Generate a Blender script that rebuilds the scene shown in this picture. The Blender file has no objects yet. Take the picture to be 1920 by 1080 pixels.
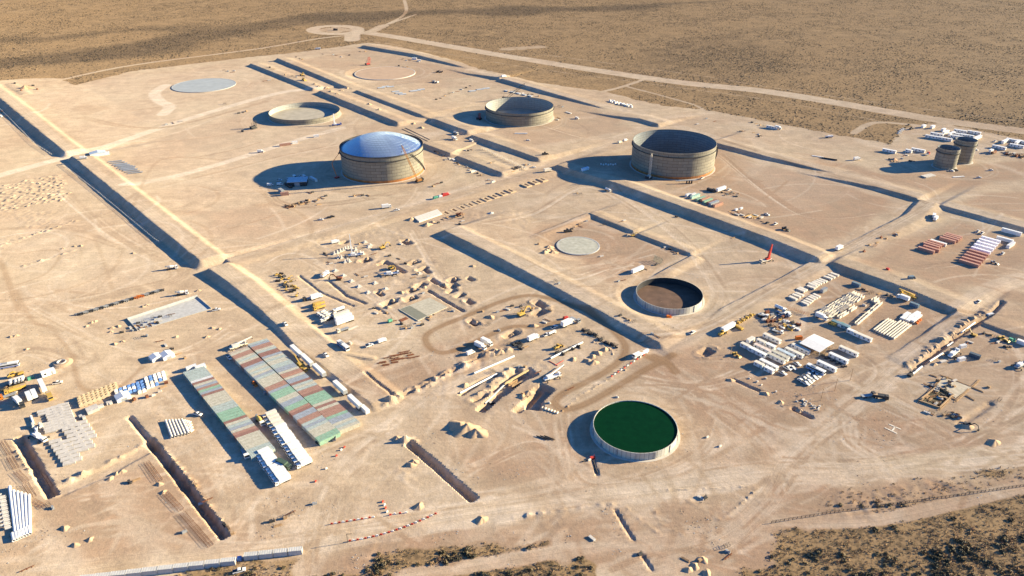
import bpy, math, random
import numpy as np
from mathutils import Vector, Matrix
R = math.radians
rnd = random.Random(7)
rng = np.random.default_rng(11)
scn = bpy.context.scene
COL = scn.collection
# ---------------------------------------------------------------- camera
H0, FP, HOR = 255.0, 1405.0, -210.0            # camera height, focal length and horizon row of the 1920 px photograph
PIT = math.atan((540 - HOR) / FP)
cd = bpy.data.cameras.new('camera'); cam = bpy.data.objects.new('camera', cd); COL.objects.link(cam)
cd.sensor_width = 36; cd.lens = FP * 36 / 1920; cd.clip_start = 1; cd.clip_end = 30000
cam.location = (0, 0, H0); cam.rotation_euler = (R(90) - PIT, 0, 0); scn.camera = cam
# ---------------------------------------------------------------- light
SUN_EL, SUN_AZ = R(17.5), R(12.5)              # azimuth measured from +X towards +Y
sdir = Vector((math.cos(SUN_AZ) * math.cos(SUN_EL), math.sin(SUN_AZ) * math.cos(SUN_EL), math.sin(SUN_EL)))
sl = bpy.data.lights.new('sun', 'SUN'); sl.energy = 5.0; sl.angle = R(0.5); sl.color = (1.0, 0.87, 0.59)
so = bpy.data.objects.new('sun', sl); COL.objects.link(so); so.rotation_euler = sdir.to_track_quat('Z', 'Y').to_euler()
world = bpy.data.worlds.new('World'); scn.world = world; world.use_nodes = True
wn = world.node_tree.nodes; bg = wn['Background']
sky = wn.new('ShaderNodeTexSky'); sky.sky_type = 'NISHITA'; sky.sun_disc = False
sky.sun_elevation = SUN_EL; sky.sun_rotation = R(90) - SUN_AZ
sky.air_density = 1.0; sky.dust_density = 0.3; sky.ozone_density = 3.0
tint = wn.new('ShaderNodeMix'); tint.data_type = 'RGBA'; tint.blend_type = 'MULTIPLY'; tint.inputs[0].default_value = 1; tint.inputs[7].default_value = (.42, .88, 1.52, 1)   # deep clear dry air
world.node_tree.links.new(sky.outputs[0], tint.inputs[6]); world.node_tree.links.new(tint.outputs[2], bg.inputs[0]); bg.inputs[1].default_value = 0.05
scn.view_settings.view_transform = 'Standard'; scn.view_settings.look = 'None'
scn.view_settings.exposure = 1.79; scn.view_settings.gamma = 1.0
# ---------------------------------------------------------------- picture point -> ground
def G(u, v, z=0.0):
    x = (u - 960) / FP; y = (540 - v) / FP
    d = (x, math.cos(PIT) + y * math.sin(PIT), -math.sin(PIT) + y * math.cos(PIT))
    t = (H0 - z) / -d[2]
    return d[0] * t, d[1] * t
def axis(segs):
    out = [segs[0][0]]
    for a, b, d0, d1 in segs:
        x = a
        while x < b - 1e-6:
            f = (x - a) / (b - a); x += d0 + (d1 - d0) * f
            out.append(x)
    return np.array(out)
XS = np.concatenate([[-14000, -6000, -3000, -1900], axis([(-1500, -430, 7, 1.1), (-430, 480, 1.05, 1.05), (480, 1500, 1.1, 7)]), [1900, 3000, 6000, 14000]])
YS = np.concatenate([[-5000, -800, 0, 120], axis([(170, 330, .85, .85), (330, 700, .85, 1.3), (700, 2300, 1.3, 7)]), [2700, 3600, 6000, 16000]])
GX, GY = np.meshgrid(XS, YS); NV = GX.size
Z = np.zeros_like(GX); CH = np.zeros(GX.shape + (4,)); CH[..., 0] = .5
TC = np.zeros(GX.shape + (2,))
VN = {}
def vnoise(x, y, s, seed):
    if seed not in VN: VN[seed] = np.random.default_rng(seed).random((256, 256))
    r = VN[seed]; x = x / s; y = y / s
    xi = np.floor(x).astype(int); yi = np.floor(y).astype(int); fx = x - xi; fy = y - yi
    fx = fx * fx * (3 - 2 * fx); fy = fy * fy * (3 - 2 * fy)
    g = lambda a, b: r[a % 256, b % 256]
    return (g(xi, yi) * (1 - fx) + g(xi + 1, yi) * fx) * (1 - fy) + (g(xi, yi + 1) * (1 - fx) + g(xi + 1, yi + 1) * fx) * fy - .5
def box(pts, m):
    xs = [p[0] for p in pts]; ys = [p[1] for p in pts]
    i0, i1 = np.searchsorted(XS, (min(xs) - m, max(xs) + m)); j0, j1 = np.searchsorted(YS, (min(ys) - m, max(ys) + m))
    return (slice(j0, j1), slice(i0, i1))
def line_field(pts, m):
    """window, signed distance (left +), along, value at nearest point, overshoot at the two ends"""
    w = box(pts, m); X = GX[w]; Y = GY[w]
    best = np.full(X.shape, 1e9); D = np.zeros(X.shape); S = np.zeros(X.shape); V = np.zeros(X.shape); O = np.zeros(X.shape)
    acc = 0
    for k in range(len(pts) - 1):
        a, b = pts[k], pts[k + 1]; dx, dy = b[0] - a[0], b[1] - a[1]; L = math.hypot(dx, dy) or 1e-6
        tx, ty = dx / L, dy / L; s = (X - a[0]) * tx + (Y - a[1]) * ty; d = -(X - a[0]) * ty + (Y - a[1]) * tx
        e = np.maximum(np.maximum(-s, s - L), 0); r = np.hypot(e, d); c = r < best
        over = np.zeros(X.shape)
        if k == 0: over = np.maximum(over, -s)
        if k == len(pts) - 2: over = np.maximum(over, s - L)
        over = np.where(e > 0, np.maximum(over, 0), 0)
        best[c] = r[c]; S[c] = (acc + s)[c]; O[c] = over[c]
        D[c] = np.where(over > 0, d, np.sign(d) * r)[c]
        if len(a) > 2: V[c] = (a[2] + (b[2] - a[2]) * np.clip(s / L, 0, 1))[c]
        acc += L
    return w, D, S, V, O, best
def spline(p, n=6):
    if len(p) < 3: return p
    out = []
    for i in range(len(p) - 1):
        p0 = p[max(i - 1, 0)]; p1 = p[i]; p2 = p[i + 1]; p3 = p[min(i + 2, len(p) - 1)]
        for k in range(n):
            t = k / n
            out.append(tuple(.5 * (2 * b + (c - a) * t + (2 * a - 5 * b + 4 * c - d) * t * t + (3 * b - a - 3 * c + d) * t ** 3) for a, b, c, d in zip(p0, p1, p2, p3)))
    return out + [p[-1]]
def bench(px, w, br=6, bl=.5, dec=90, te=None, ratio=1.35):
    """a bank whose steep face drops to the right of the line; behind its flat top the ground falls to bl and fades away"""
    pts = [G(u, v, h) + (h,) for u, v, h in px]; hm = max(p[2] for p in pts)
    w_, D, S, V, O, B = line_field(pts, w + br + dec + 12)
    D = D + .5 + .7 * vnoise(GX[w_], GY[w_], 9, 91); run = np.maximum(V * ratio, .3)
    f = np.where(D < 0, 1 + D / run, np.where(D < w, 1, np.where(D < w + br, 1 - (1 - bl) * (D - w) / br, bl * (1 - (D - w - br) / dec))))
    f = np.clip(f, 0, 1) * np.clip(1 - O / (te or hm * 1.7), 0, 1)
    Z[w_] = np.maximum(Z[w_], V * f)
def trench(px, w, d, z=None, soft=1.7, te=2.0):
    pts = [at0(u, v) for u, v in px]
    w_, D, S, V, O, B = line_field(pts, w + 6)
    f = np.clip((w / 2 - np.abs(D + .5 * vnoise(GX[w_], GY[w_], 4, 93))) / soft + .5, 0, 1) * np.clip(1 - O / te, 0, 1)
    Z[w_] -= d * f
def bump_at(x, y, r, h, seed=0):
    w = box([(x, y)], r * 1.5); X, Y = GX[w] - x, GY[w] - y
    if X.size == 0: return
    d = np.hypot(X, Y) / r * (1 + .9 * vnoise(GX[w] + 31 * seed, GY[w], r * .6, 77))
    Z[w] = Z[w] + h * np.clip(1 - d, 0, .8)
def mound(px, w, h, ragged=.35, seed=1):
    """a windrow of tipped spoil: many overlapping small heaps along a line"""
    pts = [at0(u, v) for u, v in px]; r_ = random.Random(seed)
    for a, b in zip(pts, pts[1:]):
        L = math.hypot(b[0] - a[0], b[1] - a[1])
        for k in range(max(2, int(L / (w * .17)))):
            t = r_.random(); q = w * .5 * r_.uniform(.35, .8); o = (w * .5 - q)
            bump_at(a[0] + (b[0] - a[0]) * t + r_.uniform(-o, o), a[1] + (b[1] - a[1]) * t + r_.uniform(-o, o), q, h * r_.uniform(.25, .75) * (q / (w * .4)), k)
def zat(x, y):
    i = min(max(int(np.searchsorted(XS, x)) - 1, 0), len(XS) - 2); j = min(max(int(np.searchsorted(YS, y)) - 1, 0), len(YS) - 2)
    fx = min(max((x - XS[i]) / (XS[i + 1] - XS[i]), 0), 1); fy = min(max((y - YS[j]) / (YS[j + 1] - YS[j]), 0), 1)
    return (Z[j, i] * (1 - fx) + Z[j, i + 1] * fx) * (1 - fy) + (Z[j + 1, i] * (1 - fx) + Z[j + 1, i + 1] * fx) * fy
def at0(u, v):
    z = 0.0
    for _ in range(7):
        x, y = G(u, v, z); z = .5 * z + .5 * zat(x, y)
    return G(u, v, z)
def at(u, v, dz=0.0):
    x, y = at0(u, v); return Vector((x, y, zat(x, y) + dz))
def poly_mask(px, soft=2.0, noise=0, seed=3):
    pts = [G(u, v) for u, v in px]; w = box(pts, 4 + soft * 2 + noise); X, Y = GX[w], GY[w]
    if noise:
        X = X + noise * 2 * vnoise(GX[w], GY[w], noise * 2.5, seed); Y = Y + noise * 2 * vnoise(GX[w], GY[w], noise * 2.5, seed + 9)
    ins = np.zeros(X.shape, bool); dist = np.full(X.shape, 1e9)
    n = len(pts)
    for k in range(n):
        (x0, y0), (x1, y1) = pts[k], pts[(k + 1) % n]
        c = ((y0 > Y) != (y1 > Y)) & (X < (x1 - x0) * (Y - y0) / ((y1 - y0) or 1e-9) + x0); ins ^= c
        dx, dy = x1 - x0, y1 - y0; t = np.clip(((X - x0) * dx + (Y - y0) * dy) / (dx * dx + dy * dy + 1e-9), 0, 1)
        dist = np.minimum(dist, np.hypot(X - x0 - t * dx, Y - y0 - t * dy))
    return w, np.clip(.5 + np.where(ins, dist, -dist) / soft, 0, 1)
def fill(px, c, val, soft=2.0, noise=0, seed=3):
    w, f = poly_mask(px, soft, noise, seed); CH[w + (c,)] = CH[w + (c,)] * (1 - f) + val * f
    return w, f
def road(px, width, light=.75, soft=2.0, streak=.6, smooth=True, brown=None, wob=0, st=1.0, pts=None, keep=False):
    if pts is None: pts = [at0(u, v) for u, v in px]
    if smooth: pts = spline(pts)
    w, D, S, V, O, B = line_field(pts, width + 6)
    Bn = B + (wob * 2 * vnoise(GX[w], GY[w], 5, 5) if wob else 0)
    f = np.clip((width / 2 - Bn) / soft + .5, 0, 1) * st
    c = CH[w]
    if keep: f = f * (c[..., 1] < .1)
    else: c[..., 1] *= (1 - f)
    c[..., 0] = c[..., 0] * (1 - f) + light * f
    if brown is not None: c[..., 2] = c[..., 2] * (1 - f) + brown * f
    CH[w] = c
    if streak:
        t = TC[w]; up = f * streak > t[..., 1]
        t[..., 0] = np.where(up, D, t[..., 0]); t[..., 1] = np.where(up, f * streak, t[..., 1]); TC[w] = t
# ---------------------------------------------------------------- terrain relief: banks, roads on banks, trenches
bench([(-40, 153, 5.6), (5, 187, 5.6), (105, 270, 5.0), (123, 284, 4.6)], 16, 4.5, .62)
bench([(136, 292, 4.4), (375, 487, 4.6)], 16, 4.5, .6)
bench([(392, 503, 4.0), (445, 540, 3.6), (520, 607, 2.0), (552, 644, 1.5), (620, 696, 1.6), (697, 757, 1.8)], 15, 6, .2)
bench([(834, 431, 4.2), (960, 494, 4.0), (1047, 540, 3.3), (1236, 641, 3.0)], 14, 6, .7, 60)
bench([(1045, 309, 4.6), (1164, 345, 4.8), (1230, 369, 4.8), (1440, 444, 4.7), (1534, 482, 4.6)], 12, 10, .45, 90)
bench([(1335, 265, 3.4), (1440, 293, 2.8), (1540, 318, 1.6), (1612, 336, .2)], 14, 10, .7, 70)
bench([(1500, 324, .2), (1580, 338, 1.6), (1648, 351, 2.6), (1720, 371, 2.8)], 14, 10, .7, 70)
bench([(1728, 374, 2.8), (1700, 402, 2.2), (1535, 484, 1.6), (1330, 592, 1.0), (1225, 646, .5)], 13, 8, 0, 1)
bench([(1564, 491, 3.9), (1700, 539, 3.5), (1793, 578, 3.2)], 14, 10, .7, 80)
bench([(1797, 584, 2.6), (1720, 636, 1.2), (1670, 668, .4)], 10, 8, .3, 30)
bench([(1766, 384, 2.6), (1920, 426, 2.7), (2050, 462, 2.7)], 14, 10, .7, 80)
bench([(1840, 603, 2.2), (1920, 630, 2.2), (2010, 660, 2.2)], 10, 10, .7, 60)
bench([(1106, 399, 2.2), (1187, 432, 2.0)], 6, 8, .5, 40)
bench([(1197, 438, 1.9), (1295, 474, 1.9)], 6, 8, .5, 40)
bench([(1300, 478, 1.6), (1160, 552, 1.6)], 5, 6, 0, 1)
bench([(1104, 398, 1.6), (955, 459, 1.6)], 5, 5, 0, 1)
bench([(470, 119, 3.4), (587, 165, 3.4)], 12, 10, .6, 60)
bench([(520, 109, 5.0), (634, 156, 4.6), (668, 170, 1.2)], 14, 10, .6, 90)
bench([(599, 170, 4.0), (746, 229, 3.8)], 12, 10, .6, 60)
bench([(668, 169, 4.2), (790, 215, 4.2), (806, 222, 2.0), (815, 223, 4.2), (876, 245, 4.4)], 14, 10, .7, 90)
bench([(885, 253, 4.2), (1010, 296, 4.2)], 14, 10, .7, 90)
bench([(795, 269, 3.2), (845, 287, 3.2), (858, 292, .8), (866, 295, 3.4), (941, 323, 3.4)], 12, 10, .6, 60)
bench([(680, 85, 4.0), (775, 101, 3.8), (850, 120, 2.2), (890, 132, .2)], 16, 12, .5, 60)
bench([(835, 129, .2), (880, 138, 1.6), (937, 145, 3.6)], 16, 12, .6, 70)
bench([(940, 147, 3.8), (1020, 170, 3.4), (1100, 193, 1.8), (1168, 214, .2)], 16, 12, .6, 70)
bench([(1085, 207, .2), (1150, 217, 1.8), (1199, 222, 3.2), (1234, 232, 3.0)], 16, 12, .6, 70)
bench([(10, 157, 4.0), (42, 177, 4.0)], 10, 8, .4, 30)
bench([(1045, 310, 1.4), (700, 405, 1.4), (424, 486, 1.6)], 13, 9, 0, 1)
bench([(440, 497, 2.0), (640, 663, 1.6), (700, 672, 1.0)], 2, 4, 0, 1)
trench([(36, 822), (97, 928)], 4.4, 4.4)
trench([(243, 782), (282, 830)], 2.2, 2.0); trench([(282, 830), (300, 850), (420, 1004)], 3.8, 4.4)
trench([(292, 846), (200, 884), (112, 922)], 8, .8)
trench([(765, 830), (800, 858), (845, 898), (886, 934)], 4.0, 4.0)
trench([(561, 517), (600, 548), (662, 574)], 1.1, 1.2); trench([(618, 528), (650, 555), (684, 569)], 1.6, 1.2)
trench([(722, 490), (758, 510)], 3.2, 2.2)
trench([(1715, 690), (1790, 632), (1855, 590), (1880, 565)], 3.0, 2.4)
trench([(1154, 958), (1186, 1010)], 1.1, 1.2); trench([(1205, 1042), (1221, 1066)], 1.1, 1.2)
trench([(902, 768), (935, 738)], 5, 3); trench([(935, 738), (975, 705), (997, 697)], 9, 3.4); trench([(865, 738), (900, 715), (930, 702)], 3, 1.8)
trench([(970, 770), (995, 745), (1010, 728)], 4, 2.2); trench([(1000, 765), (1003, 748), (1025, 727)], 9, 3.0)
trench([(1108, 840), (1119, 890)], 1.0, 1.2)
trench([(1800, 795), (1858, 757)], 3.4, .9)
SLOTS = []
for k in range(13):
    u, v = 832 + 15.0 * k, 396 - 5.05 * k
    if k != 9: SLOTS.append((u, v, *at0(u + 5, v + 3)))
mound([(722, 755), (830, 705), (905, 668), (958, 655)], 9, 2.4, .8, 21)
mound([(40, 500), (140, 470)], 5, .7, .8, 22); mound([(300, 845), (355, 905), (415, 1000)], 5.5, 1.3, .4, 23)
mound([(26, 840), (90, 925)], 5, 1.2, .4, 24); mound([(120, 905), (200, 868), (280, 842)], 6.5, .9, .4, 25)
mound([(1700, 690), (1780, 625), (1850, 580)], 8, 1.1, .9, 26); mound([(895, 745), (930, 715), (960, 690)], 8, 2.0, .6, 27)
mound([(770, 842), (850, 905)], 3, .8, .5, 28); mound([(740, 818), (790, 838)], 9, 2.0, .6, 29)
mound([(1170, 950), (1240, 1005)], 2.4, .35, .5, 30); mound([(1222, 945), (1240, 985), (1285, 1003)], 2.4, .35, .5, 31); mound([(1290, 938), (1350, 975)], 2.4, .35, .5, 32); mound([(1355, 975), (1420, 918)], 2, .5, .5, 33)
mound([(960, 972), (1060, 955), (1150, 945)], 5, .5, .9, 34)
mound([(1110, 640), (1145, 655), (1150, 665)], 2, .8, .8, 35); mound([(1050, 775), (1090, 740), (1180, 690)], 2, .5, .5, 36)
mound([(1240, 920), (1420, 912)], 1.6, .5, .8, 37)
PITS = [(762, 454, 5, 8), (775, 493, 4, 6), (793, 504, 3, 7), (800, 508, 3, 7), (850, 525, 6, 6), (849, 536, 6, 6), (832, 537, 3.5, 5), (847, 546, 3.5, 5), (863, 554, 3.5, 5), (880, 566, 3.5, 5), (773, 545, 4, 5), (788, 535, 4, 6), (712, 551, 3, 6), (730, 568, 5, 9), (770, 560, 5, 8), (815, 528, 3, 9), (716, 494, 3, 5), (686, 488, 6, 6), (1013, 571, 5, 8), (1012, 586, 6, 8), (958, 627, 5, 9), (888, 605, 4, 6), (966, 700, 7, 9), (645, 455, 3, 5), (882, 523, 3, 5), (1325, 660, 6, 7), (900, 745, 3, 8)]
for k, (u, v, w, l) in enumerate(PITS):      # small open excavations
    x, y = G(u, v); a = R(39.5 if k % 3 else -50); p, q = (x - l / 2 * math.cos(a), y - l / 2 * math.sin(a)), (x + l / 2 * math.cos(a), y + l / 2 * math.sin(a))
    w_, D, S, V, O, B = line_field([p, q], w + 8); f = np.clip((w / 2 - np.abs(D)) / 1.5 + .5, 0, 1) * np.clip(1 - O / 1.6, 0, 1)
    Z[w_] += -2.4 * f + .8 * np.clip(1 - np.abs(B - w * .5 - 2.2) / 1.8, 0, 1) * (vnoise(GX[w_], GY[w_], 3, k) + .3)
trench([(684, 697), (742, 741)], 1.4, 1.3); trench([(742, 741), (812, 712), (900, 668)], 1.5, 1.2); trench([(803, 545), (868, 583)], 1.8, 1.6); trench([(704, 578), (725, 588)], 1.4, 1.0)
trench([(1376, 712), (1428, 735)], 1.6, 1.2); trench([(1488, 766), (1520, 782)], 2.6, 1.8)
for u, v, x, y in SLOTS:
    c, n = math.cos(R(-50)), math.sin(R(-50)); w_, D, S, V, O, B = line_field([(x - 2.6 * c, y - 2.6 * n), (x + 2.6 * c, y + 2.6 * n)], 8); Z[w_] -= 2.4 * np.clip((2.1 - np.abs(D)) / 1.2 + .5, 0, 1) * np.clip(1 - O / 1.2, 0, 1)
# ground unevenness
Z += .22 * vnoise(GX, GY, 34, 1) + .12 * vnoise(GX, GY, 11, 2) + .05 * vnoise(GX, GY, 3.4, 4)
def rough(px, amp, s, seed, soft=6):
    w, f = poly_mask(px, soft, 6, seed); n = np.abs(vnoise(GX[w], GY[w], s * 1.6, seed)) * .6 + .45 * vnoise(GX[w], GY[w], s * .7, seed + 1); n = n * np.clip(2.2 * vnoise(GX[w], GY[w], 18, seed + 2) + .45, 0, 1)
    Z[w] += amp * f * n
rough([(-60, 395), (60, 385), (150, 405), (0, 480), (-60, 480)], .7, 3.2, 41)
for k in range(150):      # rows of tipped soil left of the long ditch
    i, j = k % 15, k // 15
    u = -10 + i * 8.6 + j * 2.2 + rnd.uniform(-3, 3); v = 352 - i * 1.7 + j * 4.6 + rnd.uniform(-2, 2)
    if u < 122 and (u > 0 or j % 2): x, y = G(u, v); bump_at(x, y, rnd.uniform(1.8, 3.2), rnd.uniform(.6, 1.3), k)
for k in range(26):
    x, y = G(0 + k * 5.6 + rnd.uniform(-2, 2), 462 - k * 1.9 + rnd.uniform(-2, 2)); bump_at(x, y, rnd.uniform(1.2, 2.4), rnd.uniform(.4, 1.2), k)
rough([(1430, 920), (1640, 925), (1920, 880), (1990, 870), (1990, 905), (1640, 968), (1430, 975)], 1.0, 4.0, 42)
rough([(770, 850), (840, 900), (860, 940), (790, 960), (740, 880)], .7, 3.0, 43)
rough([(590, 440), (760, 430), (860, 520), (830, 590), (700, 600), (560, 520)], .6, 4.0, 44)
rough([(880, 380), (1010, 400), (960, 460), (870, 440)], .5, 4, 45)
rough([(1690, 690), (1870, 565), (1900, 575), (1740, 700)], .9, 3, 46)
rough([(860, 640), (1130, 600), (1150, 690), (900, 790), (830, 740)], .7, 3.4, 47)
rough([(660, 985), (760, 965), (1200, 950), (1180, 1010), (780, 1025), (670, 1070)], .45, 3.0, 48)
# ---------------------------------------------------------------- terrain colour masks: 0 light, 1 scrub, 2 brown, 3 compacted pinkish and painted light falloff
SITE = [(-900, 330), (-120, 190), (0, 155), (50, 150), (108, 147), (140, 160), (250, 133), (470, 107), (560, 98), (690, 80), (762, 92), (900, 130), (1010, 158), (1130, 172), (1240, 198), (1330, 207),
        (1440, 228), (1560, 251), (1672, 270), (1690, 240), (1760, 230), (1920, 262), (2300, 340), (2600, 900), (1990, 862), (1920, 872), (1850, 886), (1640, 968), (1530, 985), (1460, 1008), (1440, 1055), (1380, 1085), (1150, 1090), (1140, 1060), (1090, 1048),
        (960, 1060), (800, 1084), (690, 1084), (570, 1084), (565, 1045), (480, 1052), (380, 1066), (330, 1090), (-300, 1200)]
CH[..., 1] = 1.0
fill(SITE, 1, 0.0, 4, 3)
fill([(690, 1084), (706, 1045), (760, 1030), (850, 1020), (960, 1026), (1030, 1020), (1035, 1034), (960, 1042), (880, 1058), (790, 1078)], 1, .85, 4, 3, 4)
fill([(1530, 950), (1640, 915), (1800, 885), (1990, 868), (1990, 905), (1700, 950), (1560, 970)], 1, .28, 10, 6, 5)
fill([(340, 1080), (380, 1062), (560, 1042), (566, 1080)], 1, .6, 3, 3, 6)
fill([(1790, 240), (1920, 268), (1990, 280), (1990, 300), (1890, 262)], 1, .5, 8, 4, 6)
fill([(590, 1084), (600, 1030), (900, 975), (1200, 948), (1440, 925), (1920, 880), (2100, 870), (2100, 1084)], 3, 1.0, 10, 8, 60)  # darkens bottom and right: light falloff across the view painted into the ground
fill([(1220, 660), (1500, 600), (2100, 540), (2100, 880), (1440, 925), (1100, 935), (880, 905), (1040, 780)], 3, .45, 25, 20, 61)
fill([(-100, 930), (100, 930), (420, 1000), (580, 1010), (560, 1084), (-200, 1084)], 3, .5, 20, 15, 62)
for q in ([(235, 262), (410, 480), (850, 370), (830, 350), (640, 210), (460, 200), (330, 250)], [(60, 180), (200, 290), (560, 180), (460, 125), (250, 140)], [(1075, 300), (1340, 280), (1690, 380), (1530, 470)],
          [(900, 230), (1000, 290), (1190, 240), (1060, 180)], [(560, 115), (720, 160), (900, 145), (690, 92)], [(1780, 410), (1600, 490), (1800, 560), (1960, 480), (1920, 440)], [(100, 930), (290, 850), (420, 1010), (130, 1060)],
          [(690, 740), (790, 690), (700, 690), (640, 720)], [(700, 700), (850, 640), (1000, 640), (780, 720)], [(1560, 770), (1660, 750), (1900, 830), (1850, 870), (1640, 860)], [(870, 870), (1100, 770), (1180, 870), (1090, 900), (890, 930)],
          [(1480, 290), (1760, 370), (1980, 320), (1900, 300), (1690, 330)], [(1770, 380), (1990, 440), (1990, 350)], [(985, 440), (1100, 405), (1280, 475), (1150, 540)], [(1150, 620), (1215, 640), (1500, 660), (1600, 740), (1500, 800), (1290, 760)],
          [(960, 985), (1190, 1000), (1060, 960)], [(1235, 950), (1290, 940), (1350, 975), (1290, 1000)], [(1570, 500), (1500, 560), (1650, 640), (1780, 590)], [(1870, 560), (1990, 520), (1990, 620)]):
    fill(q, 3, .12 if q[0] in ((235, 262), (60, 180)) else .45 if q[0] in ((900, 230), (560, 115)) else .85, 10, 10, len(q))
BERM = dict(light=.62, streak=.8)
road([(-60, 140), (10, 178), (125, 282), (152, 305), (398, 496), (420, 512), (600, 660), (745, 745)], 13, **BERM)
road([(-60, 345), (60, 312), (128, 290), (200, 275), (330, 230), (520, 175), (600, 163)], 14, .72)
road([(-80, 590), (60, 560), (330, 512), (420, 488), (560, 445), (760, 388), (900, 345), (1030, 305), (1100, 285), (1190, 245), (1240, 222), (1330, 212)], 13, **BERM)
road([(235, 345), (330, 330), (420, 305), (560, 262), (640, 240)], 12, .74)
road([(560, 445), (700, 405), (880, 350)], 5, .85)
road([(1742, 378), (1700, 402), (1550, 482), (1340, 590), (1215, 650), (1120, 700), (1040, 760)], 13, **BERM)
road([(880, 130), (1010, 165), (1165, 206), (1300, 245), (1440, 285), (1600, 330), (1745, 378), (1920, 420), (2050, 455)], 14, .66)
road([(840, 425), (960, 485), (1070, 545), (1245, 640), (1330, 600)], 12, .68)
road([(1920, 520), (1850, 545), (1780, 600), (1620, 740), (1490, 850), (1440, 930), (1350, 1010), (1150, 1075)], 15, .72)
road([(560, 1015), (650, 1000), (1000, 945), (1250, 915), (1420, 895), (1600, 880), (1920, 850), (2050, 830)], 17, 1.0, wob=1.5)
road([(1000, 930), (1250, 890), (1430, 830)], 10, .78, st=.7)
road([(-60, 1110), (100, 1075), (400, 1035), (560, 1020)], 11, .8)
road([(760, 1080), (960, 1048), (1200, 1010), (1350, 990), (1440, 975), (1640, 975), (1920, 912), (2050, 885)], 8, .62)
road([(575, 1085), (590, 1000), (620, 900), (700, 820), (800, 740)], 12, .76, st=.7, wob=2)
road([(1230, 660), (1420, 740), (1560, 800), (1700, 850), (1920, 830)], 12, .68, st=.6)
road([(1290, 740), (1400, 800), (1445, 880), (1430, 950)], 9, .7, st=.6)
road([(1700, 850), (1870, 800), (1920, 760), (1990, 700)], 12, .72, st=.7)
road([(1570, 770), (1640, 740), (1760, 790), (1900, 850)], 8, .78, st=.6)
HB = dict(brown=.75, light=.42, streak=1.0)
road([(1100, 580), (1160, 630), (1170, 665), (1130, 700), (1060, 735), (1040, 755), (1060, 768), (1110, 752), (1190, 705), (1262, 665)], 5.2, **HB)
road([(1100, 580), (1010, 555), (950, 562), (880, 590), (810, 620), (798, 640), (820, 660), (860, 655), (950, 615), (1010, 612), (1060, 600)], 4.6, **HB)
road([(1228, 668), (1250, 680), (1266, 697)], 6, **HB); road([(1212, 668), (1240, 680)], 5.5, **HB)
road([(135, 660), (148, 720), (180, 733), (225, 725), (265, 690)], 3.0, .5, brown=.5, streak=.3); road([(30, 545), (60, 600), (100, 620), (140, 670)], 3, .5, brown=.35, streak=.3)
road([(0, 485), (20, 540), (35, 580)], 4, .48, brown=.4, streak=.3); road([(40, 475), (110, 470), (90, 510), (30, 535)], 1.6, .48, brown=.4, streak=0)
road([(290, 170), (300, 190), (318, 200), (310, 215)], 14, .8, streak=.4)
road([(1000, 500), (1090, 520), (1150, 480), (1100, 540)], 9, .7, st=.7)
road([(1160, 350), (1250, 420), (1330, 500), (1345, 560), (1320, 600)], 11, .7, st=.6)
road([(660, 75), (690, 62), (960, 107), (1240, 150), (1440, 172), (1640, 205), (1760, 225), (1920, 246), (2100, 272)], 30, .62, 4, .5)
th = [G(629 + 43 * math.cos(a), 56 + 7.5 * math.sin(a)) for a in np.linspace(0, 2 * math.pi, 30)]
road(None, 26, .62, 4, .3, False, pts=th)
fill([(590, 56), (630, 50), (668, 56), (630, 62)], 1, .35, 4)
road([(110, 150), (250, 122), (480, 92), (600, 72), (660, 66)], 9, .5, 3, 0, st=.8)
road([(680, 62), (720, 48), (760, 25), (758, 0)], 9, .5, 3, 0, st=.8); road([(720, 48), (780, 27)], 9, .5, 3, 0, st=.7); road([(720, 48), (690, 62)], 26, .5, 8, 0, st=.7)
road([(950, 92), (1010, 88)], 30, .45, 8, 0, st=.6)
road([(1130, 172), (1175, 160), (1210, 148)], 8, .55, 3, 0, st=.8); road([(1175, 162), (1290, 193), (1320, 206)], 6, .52, 3, 0, st=.7); road([(1600, 250), (1640, 230), (1720, 235)], 9, .55, 3, 0, st=.8)
road([(1000, 100), (1300, 140), (1440, 163), (1700, 200), (1920, 228)], 4, .45, 3, 0, st=.55); road([(700, 78), (960, 122), (1240, 160), (1440, 187), (1640, 225)], 4, .45, 3, 0, st=.5)
fill([(1590, 775), (1660, 755), (1840, 835), (1800, 862), (1700, 870), (1620, 842)], 3, 1.0, 5, 4, 8); fill([(1440, 900), (1560, 912), (1650, 955), (1500, 978), (1430, 965)], 3, 1.0, 6, 6, 9); fill([(1210, 690), (1300, 690), (1400, 760), (1480, 790), (1440, 850), (1380, 810), (1260, 740)], 3, 1.0, 8, 8, 10)
BR = [(560, 1022), (700, 985), (900, 950), (1200, 905), (1440, 868), (1560, 866), (1920, 836), (2080, 825), (2080, 858), (1920, 868), (1600, 894), (1430, 910), (1250, 926), (1000, 956), (640, 1012)]
fill(BR, 3, .0, 3, 3, 15); fill(BR, 0, .82, 3, 3, 15)
for q in ([(60, 180), (200, 290), (560, 180), (460, 125), (250, 140)], [(235, 262), (410, 480), (700, 390), (640, 210), (460, 200), (330, 250)], [(0, 420), (120, 400), (330, 500), (60, 560)], [(1240, 640), (1340, 610), (1300, 690), (1220, 700)], [(1330, 300), (1440, 300), (1600, 360), (1480, 400)]): fill(q, 0, .6, 25, 18, 16)
road([(235, 345), (330, 330), (420, 305), (560, 262), (640, 240)], 11, 1.0, streak=.6); road([(-60, 345), (60, 312), (128, 290), (200, 275), (330, 230), (520, 175), (600, 163)], 13, .98, streak=.7)
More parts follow.
